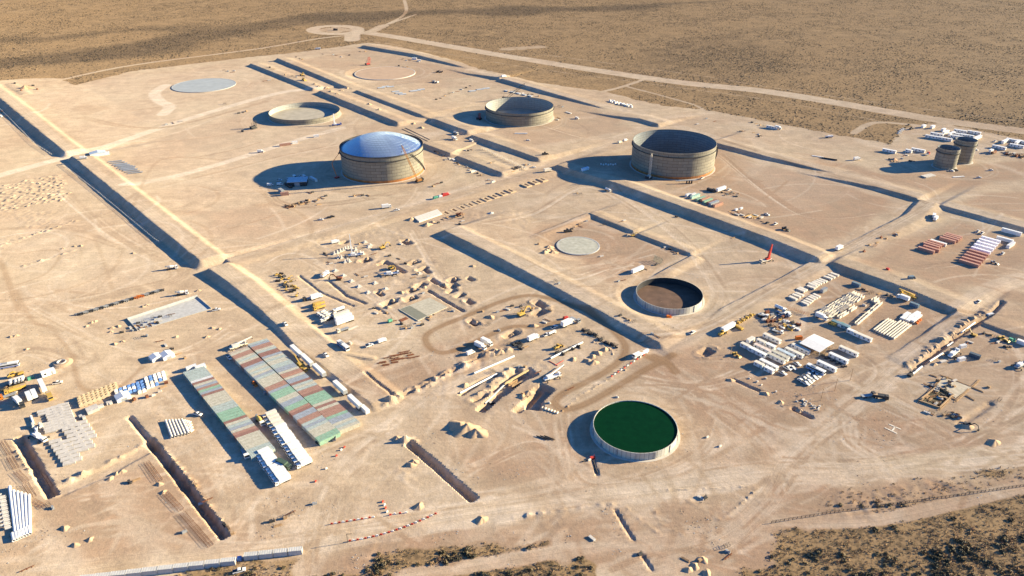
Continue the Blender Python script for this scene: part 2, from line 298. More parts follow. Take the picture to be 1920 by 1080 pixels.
road([(310, 160), (290, 175), (300, 190), (318, 200), (306, 214)], 16, 1.0, streak=.5); fill([(128, 206), (165, 195), (207, 204), (160, 219)], 2, .22, 6, 5, 18); road([(250, 385), (300, 300), (420, 300)], 3, .2, 2, .3, keep=True, st=.6); fill([(290, 260), (520, 205), (480, 260), (330, 300)], 3, .5, 14, 10, 19); fill([(330, 400), (520, 380), (560, 420), (440, 455)], 3, .75, 14, 12, 20)
def fan(px, n, spread, seed, lights=(.2, .3, .75, .85, .95, 1.0), keep=True):
    """a bundle of single wheel tracks along one route"""
    pts = spline([at0(u, v) for u, v in px], 8); r_ = random.Random(seed)
    for k in range(n):
        o0, o1 = r_.gauss(0, spread), r_.gauss(0, spread); q = []; a0, a1 = sorted((r_.randrange(len(pts)), r_.randrange(len(pts))))
        if a1 - a0 < 5: a0, a1 = 0, len(pts)
        for i, p in enumerate(pts):
            a, b = pts[max(i - 1, 0)], pts[min(i + 1, len(pts) - 1)]; L = math.hypot(b[0] - a[0], b[1] - a[1]) or 1; f = i / len(pts); o = o0 + (o1 - o0) * f
            q.append((p[0] - (b[1] - a[1]) / L * o, p[1] + (b[0] - a[0]) / L * o))
        q = q[a0:a1]
        if len(q) < 3: continue
        for off in ((-.95, .95) if r_.random() < .6 else (0,)):
            q2 = [(x + off * .7, y + off * .7) for x, y in q]
            road(None, .9 if off else r_.uniform(1.2, 2.4), r_.choice(lights), 1.2, .4, False, pts=q2, st=r_.uniform(.5, 1), keep=keep)
ROUTES = [[(1800, 600), (1640, 722), (1560, 790), (1490, 850), (1450, 900), (1400, 950), (1340, 990), (1200, 1020)], [(1225, 690), (1330, 765), (1410, 828), (1442, 875), (1445, 930)], [(1290, 690), (1420, 785), (1520, 815), (1590, 770), (1660, 715)], [(1590, 785), (1600, 830), (1680, 872), (1790, 882), (1930, 862)], [(1650, 748), (1760, 800), (1860, 850), (1930, 845)], [(560, 1010), (800, 975), (1100, 930), (1300, 902), (1430, 885), (1600, 880), (1930, 852)], [(1930, 760), (1860, 800), (1790, 840), (1650, 880), (1480, 880)],
          [(590, 1080), (600, 960), (640, 880), (720, 810), (800, 740), (900, 690)], [(640, 1000), (660, 900), (700, 860)], [(60, 1030), (200, 975), (310, 985), (420, 1030), (560, 1020)], [(20, 1000), (100, 960), (250, 940), (400, 1020)], [(430, 1010), (440, 960), (400, 860), (350, 790), (300, 740)], [(560, 1000), (500, 900), (420, 830), (380, 760)], [(0, 600), (120, 620), (180, 700), (250, 720), (330, 660)], [(60, 570), (200, 640), (330, 660), (430, 610)], [(0, 820), (110, 850), (240, 830), (330, 850), (420, 990)],
          [(880, 890), (1000, 840), (1050, 900), (900, 930)], [(1050, 770), (1080, 900), (1200, 905), (1320, 850), (1350, 790)], [(1150, 690), (1300, 720), (1400, 700)], [(500, 500), (560, 480), (700, 560), (760, 620), (680, 650), (560, 580), (500, 510)], [(780, 430), (830, 520), (880, 580), (800, 610)], [(900, 420), (1000, 400), (1100, 350), (1200, 400)], [(1150, 345), (1260, 430), (1340, 520), (1350, 570), (1290, 620)], [(985, 490), (1060, 520), (1140, 500), (1230, 480)], [(1200, 640), (1330, 610), (1500, 510), (1740, 385)],
          [(300, 350), (500, 300), (640, 270)], [(500, 350), (540, 385), (700, 370), (830, 330)], [(150, 220), (300, 240), (500, 190)], [(1350, 290), (1500, 400), (1640, 400)], [(1000, 230), (1100, 260), (1170, 250)], [(1300, 250), (1500, 310), (1740, 380)], [(1650, 480), (1720, 500), (1840, 480), (1900, 440)], [(1560, 540), (1640, 590), (1740, 600), (1700, 640)], [(1500, 640), (1560, 640), (1640, 690), (1600, 740)], [(1700, 720), (1800, 690), (1880, 640), (1900, 720), (1860, 790)], [(0, 430), (120, 430), (250, 470), (330, 520), (100, 570)], [(120, 360), (200, 430), (320, 500)], [(-20, 690), (60, 660), (140, 690)]]
for k, q in enumerate(ROUTES): fan(q, 18 if k < 7 else 13, 4.5 if k < 12 else 3.6, 100 + k, (.1, .2, .3, .8, .95, 1.0) if k < 25 else (.05, .15, .25, .3, .95))
# random vehicle tracks over the bare ground
for k in range(760):
    u = rnd.uniform(-40, 1960); v = 120 + 960 * rnd.random() ** .8
    x, y = G(u, v); a = rnd.choice([R(39), R(-50), R(39), R(5), rnd.uniform(0, 6.3)]) + rnd.gauss(0, .2); c = rnd.gauss(0, .012); p = []
    for i in range(rnd.randint(8, 26)):
        p.append((x, y)); x += 6 * math.cos(a); y += 6 * math.sin(a); a += c * 6
    if CH[min(max(int(np.searchsorted(YS, p[0][1])), 0), len(YS) - 1), min(max(int(np.searchsorted(XS, p[0][0])), 0), len(XS) - 1), 1] > .1: continue
    road(None, rnd.uniform(1.2, 3.6), rnd.choice([.22, .30, .66, .8, .92, .75]), 1.5, .35, False, pts=p, st=rnd.uniform(.3, .8), keep=True)
for k in range(110):      # broad soft bands left by graders
    u = rnd.uniform(-40, 1960); v = 130 + 940 * rnd.random() ** .8; x, y = G(u, v); a = rnd.choice([R(39), R(-50), rnd.uniform(0, 6.3)]) + rnd.gauss(0, .15); c = rnd.gauss(0, .006); p = []
    for i in range(rnd.randint(8, 20)): p.append((x, y)); x += 9 * math.cos(a); y += 9 * math.sin(a); a += c * 9
    if CH[min(max(int(np.searchsorted(YS, p[0][1])), 0), len(YS) - 1), min(max(int(np.searchsorted(XS, p[0][0])), 0), len(XS) - 1), 1] > .1: continue
    road(None, rnd.uniform(6, 16), rnd.choice([.32, .38, .7, .78, .85]), 7, .5, False, pts=p, st=rnd.uniform(.25, .6), keep=True)
for (u, v), r0, n in (((1190, 805), 28, 12), ((1254, 556), 28, 8), ((1085, 460), 21, 8), ((720, 320), 50, 12), ((1260, 308), 52, 10), ((570, 220), 52, 8), ((973, 225), 52, 8), ((383, 160), 58, 8), ((724, 136), 58, 8), ((1780, 310), 34, 8)):
    cx, cy = G(u, v)
    for k in range(n):
        r = r0 + rnd.uniform(0, 26); a0 = rnd.uniform(0, 6.3); da = rnd.uniform(1, 4)
        road(None, rnd.uniform(1.5, 3), rnd.choice([.4, .66, .72, .78]), 1.5, .3, False, pts=[(cx + r * math.cos(a0 + da * i / 20), cy + r * math.sin(a0 + da * i / 20)) for i in range(21)], st=rnd.uniform(.3, .6))
for i in range(14):      # arcs on the helicopter pad and the lower left yard
    road([(1660 + 4 * i, 790 + 3 * i), (1720, 845 + 2 * i), (1830, 855 - i)], 1.6, .74, 1.5, 0, st=.35) if i < 6 else road([(90 + 5 * i, 1010 - 2 * i), (200 + 2 * i, 970 + i), (300, 985 + 2 * i), (400, 1030)], 1.8, .72, 1.5, .2, st=.4)
def flat(cx, cy, r, z, soft=8):
    w = box([(cx, cy)], r + soft + 2); d = np.hypot(GX[w] - cx, GY[w] - cy); f = np.clip(1 - (d - r) / soft, 0, 1)
    Z[w] = Z[w] * (1 - f) + z * f
TANKS = {}
for nm, (u, v), rad, h in (('dome', (719, 344.5), 41.3, 25.6), ('big', (1260, 337), 42.3, 26.4), ('mid', (974, 238), 42.4, 15.6), ('low', (572, 235), 44, 6.2), ('slab', (383, 174.0), 44.5, .7), ('ringbase', (722, 150.5), 47, .9),
                           ('small', (1084, 479), 17.5, .6), ('black', (1254, 591), 23.2, 4.7), ('green', (1190, 863), 22.2, 4.4), ('twin', (1770, 319), 10.6, 20.5), ('twin2', (1801, 308), 10.4, 23.5)):
    x, y = G(u, v); y += rad; x = (u - 960) / FP * (y * math.cos(PIT) + H0 * math.sin(PIT)); TANKS[nm] = (x, y, rad, h); flat(x, y, rad + 4, .05, 10)
# dark vegetation belt far behind the site
fill([(-700, 190), (0, 132), (130, 118), (300, 95), (470, 62), (640, 44), (760, 30), (900, 24), (1180, 20), (1400, 2), (1180, 10), (900, 14), (720, 18), (560, 30), (420, 52), (240, 72), (90, 88), (0, 100), (-700, 140)], 2, .75, 60, 60, 12)
fill([(-700, 110), (0, 82), (300, 60), (560, 40), (560, 34), (300, 50), (0, 70)], 2, .5, 60, 60, 13)
fill([(1270, 85), (1420, 60), (1440, 140), (1300, 150), (1180, 120)], 2, .28, 80, 60, 14); fill([(1640, 230), (1900, 190), (1990, 240), (1920, 240)], 2, .3, 60, 50, 15)
edge = np.minimum(np.clip((1500 - np.abs(GX)) / 100, 0, 1), np.minimum(np.clip((GY - 170) / 15, 0, 1), np.clip((2300 - GY) / 150, 0, 1)))
Z *= edge; CH[..., 1] = np.where(edge > 0, CH[..., 1], 1)
# ---------------------------------------------------------------- materials
MAT = {}
def nodes(name):
    m = bpy.data.materials.new(name); m.use_nodes = True; nt = m.node_tree
    return m, nt, nt.nodes['Principled BSDF']
class NT:
    def __init__(s, nt): s.nt = nt
    def n(s, t, **k):
        nd = s.nt.nodes.new(t)
        for a, b in k.items():
            if a in nd.bl_rna.properties: setattr(nd, a, b)
        return nd
    def val(s, i, v):
        if hasattr(v, 'is_output'): s.nt.links.new(v, i)
        else: i.default_value = v
    def math(s, op, a, b=0.0, c=0.0, clamp=False):
        nd = s.n('ShaderNodeMath', operation=op); nd.use_clamp = clamp
        s.val(nd.inputs[0], a); s.val(nd.inputs[1], b); s.val(nd.inputs[2], c); return nd.outputs[0]
    def mix(s, f, a, b, mode='MIX'):
        nd = s.n('ShaderNodeMix', data_type='RGBA', blend_type=mode); s.val(nd.inputs[0], f)
        for i, v in ((6, a), (7, b)): s.val(nd.inputs[i], v if hasattr(v, 'is_output') else tuple(v) + (1,) * (4 - len(v)))
        return nd.outputs[2]
    def noise(s, vec, scale, detail=4, rough=.55, dim='3D', dist=0.0):
        nd = s.n('ShaderNodeTexNoise', noise_dimensions=dim)
        if dim == '1D': s.val(nd.inputs['W'], vec)
        else: s.val(nd.inputs['Vector'], vec)
        nd.inputs['Scale'].default_value = scale; nd.inputs['Detail'].default_value = detail; nd.inputs['Roughness'].default_value = rough; nd.inputs['Distortion'].default_value = dist
        return nd.outputs['Fac']
    def ramp(s, v, a, b, lo=0.0, hi=1.0):
        nd = s.n('ShaderNodeMapRange'); s.val(nd.inputs[0], v)
        for i, q in enumerate((a, b, lo, hi)): nd.inputs[i + 1].default_value = q
        return nd.outputs[0]
    def obj(s): return s.n('ShaderNodeTexCoord').outputs['Object']
    def pos(s): return s.n('ShaderNodeNewGeometry').outputs['Position']
    def bump(s, bsdf, h, strength=.3, dist=.2):
        b = s.n('ShaderNodeBump'); b.inputs['Strength'].default_value = strength; b.inputs['Distance'].default_value = dist
        s.nt.links.new(h, b.inputs['Height']); s.nt.links.new(b.outputs[0], bsdf.inputs['Normal'])
def mat(name, c, rough=.7, metal=0.0, var=.18, scale=.6, dirt=.0, spec=.3):
    """plain weathered material: base colour with two scales of noise and some dust"""
    if name in MAT: return MAT[name]
    m, nt, b = nodes(name); t = NT(nt); p = t.pos()
    n = t.noise(p, scale, 5); f = t.ramp(n, .3, .7, 1 - var, 1 + var)
    col = t.mix(1.0, c, t.n('ShaderNodeCombineColor').outputs[0], 'MULTIPLY')
    cc = col.node.inputs[7].links[0].from_node
    for i in range(3): nt.links.new(f, cc.inputs[i])
    if dirt: col = t.mix(t.ramp(t.noise(p, scale * 2.3, 4), .45, .75, 0, dirt), col, (.36, .27, .18))
    nt.links.new(col, b.inputs['Base Color']); b.inputs['Roughness'].default_value = rough; b.inputs['Metallic'].default_value = metal
    b.inputs['Specular IOR Level'].default_value = spec
    MAT[name] = m; return m
def ground_material():
    m, nt, b = nodes('desert_ground'); t = NT(nt); p = t.pos()
    a = t.n('ShaderNodeAttribute', attribute_name='mask'); sp = t.n('ShaderNodeSeparateColor'); nt.links.new(a.outputs['Color'], sp.inputs[0])
    L, S, B = sp.outputs[0], sp.outputs[1], sp.outputs[2]; C = a.outputs['Alpha']
    tr = t.n('ShaderNodeAttribute', attribute_name='track'); st = t.n('ShaderNodeSeparateXYZ'); nt.links.new(tr.outputs['Vector'], st.inputs[0])
    n1 = t.noise(p, .011, 6, .6); n2 = t.noise(p, .07, 6, .62, dist=.6); n3 = t.noise(p, .5, 5, .65); n4 = t.noise(p, 2.2, 3, .6)
    col = t.mix(t.ramp(n1, .35, .65), (.495, .375, .245), (.445, .315, .203))
    col = t.mix(t.math('MULTIPLY', C, t.ramp(n2, .3, .65, .4, .95)), col, (.35, .22, .135))
    def mul(c, f):
        k = t.n('ShaderNodeCombineColor')
        for i in range(3): nt.links.new(f, k.inputs[i])
        return t.mix(1.0, c, k.outputs[0], 'MULTIPLY')
    col = t.mix(t.ramp(L, .5, 1.0, 0, .85), col, (.625, .50, .365)); col = t.mix(t.ramp(L, .5, .0, 0, .9), col, (.30, .205, .135))
    streak = t.noise(t.math('MULTIPLY_ADD', st.outputs[0], 1.0, t.math('MULTIPLY', n2, 1.2)), 1.2, 3, .7, '1D')
    col = mul(col, t.math('MULTIPLY_ADD', t.math('MULTIPLY', st.outputs[1], t.ramp(streak, .25, .75, -1, 1)), .26, 1.0))
    # graded-ground streaks along the two site directions
    for ang, sc in ((R(39.5), 1.0), (R(-50), .8)):
        mp = t.n('ShaderNodeMapping'); nt.links.new(p, mp.inputs[0]); mp.inputs['Rotation'].default_value = (0, 0, -ang); mp.inputs['Scale'].default_value = (.02, .45 * sc, 0)
        sn = t.noise(mp.outputs[0], 1.0, 4, .6, dist=.4)
        col = mul(col, t.math('MULTIPLY_ADD', t.ramp(sn, .3, .7, -1, 1), t.ramp(n2, .35, .7, 0, .1), 1.0))
    col = mul(col, t.ramp(n2, .25, .75, .78, 1.15)); col = mul(col, t.ramp(n3, .27, .73, .85, 1.11)); col = mul(col, t.ramp(n4, .3, .7, .82, 1.12)); col = t.mix(t.ramp(t.noise(p, .95, 3, .75), .66, .72, 0, .45), col, (.16, .11, .075))
    col = t.mix(t.math('MULTIPLY', t.ramp(B, .0, 1.0), t.ramp(n3, .2, .7, .8, 1)), col, (.235, .135, .066))
    # scrub: straw-coloured steppe with dark shrubs at several sizes
    s1 = t.noise(p, .3, 4, .65); s2 = t.noise(p, .035, 6, .65); s3 = t.noise(p, .0055, 5, .6)
    sc = t.mix(t.ramp(s2, .35, .68), (.34, .222, .112), (.225, .148, .078)); sc = t.mix(t.ramp(s3, .38, .62), sc, (.31, .20, .10)); sc = mul(sc, t.ramp(n3, .25, .75, .82, 1.15))
    th = t.math('SUBTRACT', s1, t.math('MULTIPLY', B, .16)); th = t.math('ADD', th, t.ramp(s2, .3, .7, .05, -.07))
    sc = t.mix(t.ramp(th, .50, .39, 0, .72), sc, (.12, .082, .046)); sc = t.mix(t.math('MULTIPLY', B, .38), sc, (.075, .056, .042))
    edge = t.math('ADD', S, t.ramp(n2, .3, .7, -.25, .25))
    nn = t.math('MULTIPLY', t.ramp(edge, .3, .75), t.ramp(S, 0, .12))
    col = t.mix(nn, col, sc)
    nt.links.new(col, b.inputs['Base Color']); b.inputs['Roughness'].default_value = .95; b.inputs['Specular IOR Level'].default_value = .05; b.inputs['Diffuse Roughness'].default_value = .3
    h = t.math('ADD', t.math('MULTIPLY', n3, .5), t.math('MULTIPLY', n4, .16)); t.bump(b, h, .6, .5)
    return m
me = bpy.data.meshes.new('ground'); ny, nx = GX.shape
me.vertices.add(NV); me.vertices.foreach_set('co', np.stack([GX, GY, Z], -1).astype(np.float32).ravel())
idx = np.arange(NV).reshape(ny, nx); q = np.stack([idx[:-1, :-1], idx[:-1, 1:], idx[1:, 1:], idx[1:, :-1]], -1).reshape(-1, 4)
me.loops.add(q.size); me.loops.foreach_set('vertex_index', q.astype(np.int32).ravel()); me.polygons.add(len(q)); me.polygons.foreach_set('loop_start', np.arange(0, q.size, 4, dtype=np.int32))
at_ = me.attributes.new('mask', 'FLOAT_COLOR', 'POINT'); at_.data.foreach_set('color', CH.astype(np.float32).ravel())
at_ = me.attributes.new('track', 'FLOAT_VECTOR', 'POINT'); at_.data.foreach_set('vector', np.concatenate([TC, np.zeros(GX.shape + (1,))], -1).astype(np.float32).ravel())
me.update(calc_edges=True); me.shade_smooth(); me.set_sharp_from_angle(angle=R(16)); me.materials.append(ground_material())
gr = bpy.data.objects.new('ground', me); COL.objects.link(gr); gr['kind'] = 'structure'; gr['label'] = 'pale sandy graded ground with banks, tracks and brown scrub beyond'
# ---------------------------------------------------------------- mesh building
class MB:
    def __init__(s): s.v = []; s.f = []; s.m = []; s.cur = 0
    def add(s, vs, fs):
        o = len(s.v); s.v += [tuple(p) for p in vs]; s.f += [tuple(i + o for i in f) for f in fs]; s.m += [s.cur] * len(fs); return s
    def box(s, x, y, z, sx, sy, sz, rz=0, taper=0, bot=True):
        """box centred on x, y standing on z"""
        c, n = math.cos(rz), math.sin(rz); vs = []
        for k, (zz, q) in enumerate(((z, 1), (z + sz, 1 - taper))):
            for dx, dy in ((-1, -1), (1, -1), (1, 1), (-1, 1)):
                a, b = dx * sx / 2 * q, dy * sy / 2 * q; vs.append((x + a * c - b * n, y + a * n + b * c, zz))
        return s.add(vs, [(3, 2, 1, 0), (4, 5, 6, 7), (0, 1, 5, 4), (1, 2, 6, 5), (2, 3, 7, 6), (3, 0, 4, 7)])
    def prism(s, prof, y0, y1):
        """profile in x-z swept along y"""
        n = len(prof); vs = [(x, y0, z) for x, z in prof] + [(x, y1, z) for x, z in prof]
        return s.add(vs, [tuple(range(n)), tuple(range(2 * n - 1, n - 1, -1))] + [(i, i + n, (i + 1) % n + n, (i + 1) % n) for i in range(n)])
    def tube(s, a, b, r, n=8, r2=None, cap=True):
        a, b = Vector(a), Vector(b); d = (b - a).normalized(); u = d.orthogonal().normalized(); w = d.cross(u); r2 = r if r2 is None else r2
        vs = [a + (u * math.cos(2 * math.pi * i / n) + w * math.sin(2 * math.pi * i / n)) * r for i in range(n)] + [b + (u * math.cos(2 * math.pi * i / n) + w * math.sin(2 * math.pi * i / n)) * r2 for i in range(n)]
        fs = [(i, (i + 1) % n, (i + 1) % n + n, i + n) for i in range(n)]
        if cap: fs += [tuple(range(n - 1, -1, -1)), tuple(range(n, 2 * n))]
        return s.add(vs, fs)
    def wheel(s, x, y, r, w, n=12): return s.tube((x, y - w / 2, r), (x, y + w / 2, r), r, n)
    def lathe(s, prof, n=48, cx=0, cy=0, a0=0, a1=2 * math.pi):
        full = abs(a1 - a0 - 2 * math.pi) < 1e-6; m = len(prof); k = n if full else n + 1
        vs = [(cx + r * math.cos(a0 + (a1 - a0) * i / n), cy + r * math.sin(a0 + (a1 - a0) * i / n), z) for i in range(k) for r, z in prof]
        fs = [(i * m + j, ((i + 1) % k) * m + j, ((i + 1) % k) * m + j + 1, i * m + j + 1) for i in range(n) for j in range(m - 1)]
        return s.add(vs, fs)
    def build(s, name, mats, parent=None, smooth=False, loc=None, rz=0):
        me = bpy.data.meshes.new(name); me.from_pydata(s.v, [], s.f)
        for m in (mats if isinstance(mats, (list, tuple)) else [mats]): me.materials.append(m)
        if any(s.m): me.polygons.foreach_set('material_index', s.m)
        me.update()
        if smooth: me.shade_smooth()
        o = bpy.data.objects.new(name, me); COL.objects.link(o); o.parent = parent
        if loc is not None: o.location = loc; o.rotation_euler = (0, 0, rz)
        return o
def tag(o, label, cat, group=None, kind=None):
    o['label'] = label; o['category'] = cat
    if group: o['group'] = group
    if kind: o['kind'] = kind
    return o
def thing(name, label, cat, loc=(0, 0, 0), rz=0, group=None):
    o = bpy.data.objects.new(name, None); COL.objects.link(o); o.location = loc; o.rotation_euler = (0, 0, rz); o.empty_display_size = .5
    return tag(o, label, cat, group)
PROTO = []
def put(proto, loc, rz, label, group=None, mats=None, scale=None, rx=0, ry=0):
    """copy a thing with its parts and sub-parts; mats swaps materials of the copy by name"""
    def paint(o):
        for sl_ in o.material_slots:
            k = sl_.material.name if mats and sl_.material else None
            if k in (mats or {}): m_ = mats[k]; sl_.link = 'OBJECT'; sl_.material = m_
    def cp(o, parent):
        c = o.copy(); COL.objects.link(c); c.parent = parent; paint(c); return c
    r = cp(proto, None); r.location = loc; r.rotation_euler = (rx, ry, rz)
    r.scale = (scale if isinstance(scale, (tuple, list)) else (scale or 1,) * 3); r['label'] = label
    if group: r['group'] = group
    for c in proto.children:
        d = cp(c, r)
        for g in c.children: cp(g, d)
    return r
def proto(name, cat):
    t = thing(name, 'x', cat); PROTO.append(t); return t
def ordinal(i): return ['first', 'second', 'third', 'fourth', 'fifth', 'sixth', 'seventh', 'eighth', 'ninth', 'tenth', 'eleventh', 'twelfth', 'thirteenth', 'fourteenth', 'fifteenth', 'sixteenth', 'seventeenth', 'eighteenth', 'nineteenth', 'twentieth'][i] if i < 20 else '%d%s' % (i + 1, {1: 'st', 2: 'nd', 3: 'rd'}.get((i + 1) % 10, 'th') if not 10 < (i + 1) % 100 < 14 else 'th')
# palette
WHITE = mat('white_paint', (.70, .67, .605), .45, var=.06, dirt=.12); CREAM = mat('cream_paint', (.62, .55, .43), .6, var=.1, dirt=.2); GREY = mat('grey_steel', (.30, .30, .29), .6, .2, .15)
DARK = mat('dark_steel', (.045, .042, .04), .7, .1, .3); RUBBER = mat('black_rubber', (.02, .02, .02), .85, var=.3, dirt=.35); GLASS = mat('dark_window_glass', (.016, .02, .025), .25, var=.1, spec=.25)
YEL = mat('yellow_machine_paint', (.50, .31, .06), .5, var=.12, dirt=.25); RED = mat('red_paint', (.50, .045, .025), .5, var=.1, dirt=.08); ORANGE = mat('orange_paint', (.60, .16, .02), .5, var=.1, dirt=.1)
BLUE = mat('blue_paint', (.03, .10, .38), .45, var=.1, dirt=.05); CONC = mat('pale_concrete', (.50, .45, .38), .9, var=.14, dirt=.2, spec=.1); CONG = mat('grey_concrete', (.37, .36, .33), .9, var=.16, spec=.1); CONW = mat('white_precast_concrete', (.60, .54, .44), .85, var=.1, spec=.1)
RUST = mat('rusty_steel', (.20, .075, .035), .85, .1, .3); WOOD = mat('weathered_timber', (.36, .23, .12), .85, var=.25); TARP = mat('blue_tarpaulin', (.10, .20, .42), .5, var=.25, scale=1.5); SOIL = mat('loose_soil', (.43, .30, .185), .95, var=.12, scale=.8, spec=.05)
GREEN = mat('green_paint', (.10, .34, .20), .55, var=.12, dirt=.12); OLIVE = mat('dark_shrub_leaf', (.075, .062, .032), .8, var=.5, scale=2.5); STRAW = mat('dry_grass', (.33, .21, .105), .9, var=.3, scale=1.2); SAGE = mat('grey_green_shrub', (.15, .115, .062), .85, var=.4, scale=2)
SLAB = mat('slab_concrete', (.40, .42, .42), .8, var=.12, scale=.25, dirt=.1); MAROON = mat('maroon_container_paint', (.22, .055, .045), .65, var=.2, dirt=.2); SALMON = mat('faded_roof_paint', (.60, .40, .28), .7, var=.1, dirt=.2)
# ---------------------------------------------------------------- tanks
def shell_material(name, c1, c2, mort, bw, bh, stain=.4):
    m, nt, b = nodes(name); t = NT(nt); o = t.obj(); s = t.n('ShaderNodeSeparateXYZ'); nt.links.new(o, s.inputs[0])
    ang = t.math('ARCTAN2', s.outputs[1], s.outputs[0]); r = t.math('SQRT', t.math('ADD', t.math('MULTIPLY', s.outputs[0], s.outputs[0]), t.math('MULTIPLY', s.outputs[1], s.outputs[1])))
    cb = t.n('ShaderNodeCombineXYZ'); nt.links.new(t.math('MULTIPLY', ang, t.math('MAXIMUM', r, 5)), cb.inputs[0]); nt.links.new(s.outputs[2], cb.inputs[1])
    br = t.n('ShaderNodeTexBrick'); nt.links.new(cb.outputs[0], br.inputs['Vector'])
    for k, v in (('Color1', c1), ('Color2', c2), ('Mortar', mort)): br.inputs[k].default_value = v + (1,)
    br.inputs['Scale'].default_value = 1; br.inputs['Mortar Size'].default_value = .13; br.inputs['Brick Width'].default_value = bw; br.inputs['Row Height'].default_value = bh; br.inputs['Bias'].default_value = -.2
    mp = t.n('ShaderNodeMapping'); nt.links.new(cb.outputs[0], mp.inputs[0]); mp.inputs['Scale'].default_value = (.5, .06, 1)
    st = t.noise(mp.outputs[0], 1, 5, .65); n = t.noise(cb.outputs[0], .22, 5, .6)
    col = t.mix(t.ramp(st, .45, .75, 0, stain), br.outputs[0], (.17, .125, .085)); col = t.mix(t.ramp(n, .35, .7, 0, .45), col, c2)
    nt.links.new(col, b.inputs['Base Color']); b.inputs['Roughness'].default_value = .75; b.inputs['Metallic'].default_value = .0; b.inputs['Specular IOR Level'].default_value = .2
    return m
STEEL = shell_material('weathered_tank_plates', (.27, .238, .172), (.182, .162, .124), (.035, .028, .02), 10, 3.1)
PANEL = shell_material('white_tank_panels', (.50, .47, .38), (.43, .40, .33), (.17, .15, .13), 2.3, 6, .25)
INNER = shell_material('shaded_inner_plates', (.20, .215, .215), (.16, .17, .17), (.06, .06, .06), 9, 2.55, .3)  # inner plates coloured darker to hold the shade inside the tall tanks
INNERL = shell_material('sunlit_inner_plates', (.34, .33, .28), (.29, .28, .245), (.13, .12, .11), 9, 2.55, .3)  # lighter copy of the same plates for tanks with sunlit inner walls
RUSTB = mat('orange_rust_band', (.34, .135, .04), .85, var=.3, scale=.3); FOUND = mat('ring_foundation_concrete', (.5, .44, .36), .9, var=.12)
FLOOR = mat('tank_floor_steel', (.36, .31, .225), .8, var=.15, scale=.12)
def tank(key, name, label, band=True, girder=True, n=96, mats=(STEEL, INNER), girdz=.84, floor=FLOOR, th=.5):
    x, y, rad, h = TANKS[key]; t = thing(name, label, 'storage tank', (x, y, zat(x, y)))
    z0 = 2.5 if band else .02
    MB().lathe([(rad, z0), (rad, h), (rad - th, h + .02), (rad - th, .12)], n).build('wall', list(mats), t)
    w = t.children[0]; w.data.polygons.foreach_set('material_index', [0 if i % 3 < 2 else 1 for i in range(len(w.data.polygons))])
    MB().lathe([(rad - th, .1), (.01, .15)], n).build('floor', floor, t)
    if band: MB().lathe([(rad + .04, .0), (rad + .04, 2.5), (rad - .2, 2.52)], n).build('bottom_course', RUSTB, t)
    if girder:
        MB().lathe([(rad - .02, h * girdz), (rad + 1.1, h * girdz + .02), (rad + 1.1, h * girdz + .3), (rad - .02, h * girdz + .32)], n).build('wind_girder', DARK, t)
    MB().lathe([(rad - .1, .06), (rad + 1.6, .07), (rad + 1.7, -.5)], n).build('foundation_ring', FOUND, t)
    return t
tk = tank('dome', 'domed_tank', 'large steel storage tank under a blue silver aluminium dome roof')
def dome_material():
    m, nt, b = nodes('aluminium_dome_panels'); t = NT(nt)
    b.inputs['Base Color'].default_value = (.62, .69, .70, 1); b.inputs['Metallic'].default_value = 1.0
    nt.links.new(t.ramp(t.noise(t.obj(), .25, 4), .3, .7, .3, .45), b.inputs['Roughness']); return m
rad = TANKS['dome'][2] - .6; rise = 12.5; RS = (rad * rad + rise * rise) / (2 * rise); hz = TANKS['dome'][3] - 1.2
dm = MB(); rb = MB(); NR = 12; rings = []
for i in range(NR + 1):
    r = rad * i / NR; z = hz + math.sqrt(RS * RS - r * r) - (RS - rise); k = max(1, 6 * i); off = .5 * (i % 2)
    rings.append([Vector((r * math.cos(2 * math.pi * j / k), r * math.sin(2 * math.pi * j / k), z)) for j in range(k)])
tri = []
for i in range(NR):
    a, b_ = rings[i], rings[i + 1]
    for s in range(6):
        for j in range(i + 1):
            p = a[(s * i + j) % len(a)]; q = b_[(s * (i + 1) + j) % len(b_)]; r = b_[(s * (i + 1) + j + 1) % len(b_)]; tri.append((p, q, r))
            if j < i: tri.append((p, r, a[(s * i + j + 1) % len(a)]))
eds = set()
for p, q, r in tri:
    c = (p + q + r) / 3; jit = [Vector((0, 0, rnd.uniform(-.012, .012))) for _ in range(3)]
    dm.add([p + jit[0], q + jit[1], r + jit[2]], [(0, 1, 2)])
    for e in ((p, q), (q, r), (r, p)): eds.add(tuple(sorted((tuple(round(w, 3) for w in e[0]), tuple(round(w, 3) for w in e[1])))))
for a, b_ in eds: rb.tube(Vector(a) + Vector((0, 0, .05)), Vector(b_) + Vector((0, 0, .04)), .08, 4, cap=False)
dr = dm.build('dome_roof', dome_material(), tk); rb.build('rib_frame', mat('bright_aluminium', (.50, .54, .56), .5, .7, .05), dr)
MB().lathe([(rad + .55, hz + 1.25), (rad + 1.1, hz + 1.25), (rad + 1.1, hz + 2.3), (rad + 1.06, hz + 2.3), (rad + 1.06, hz + 1.3)], 96).build('top_walkway', DARK, tk)
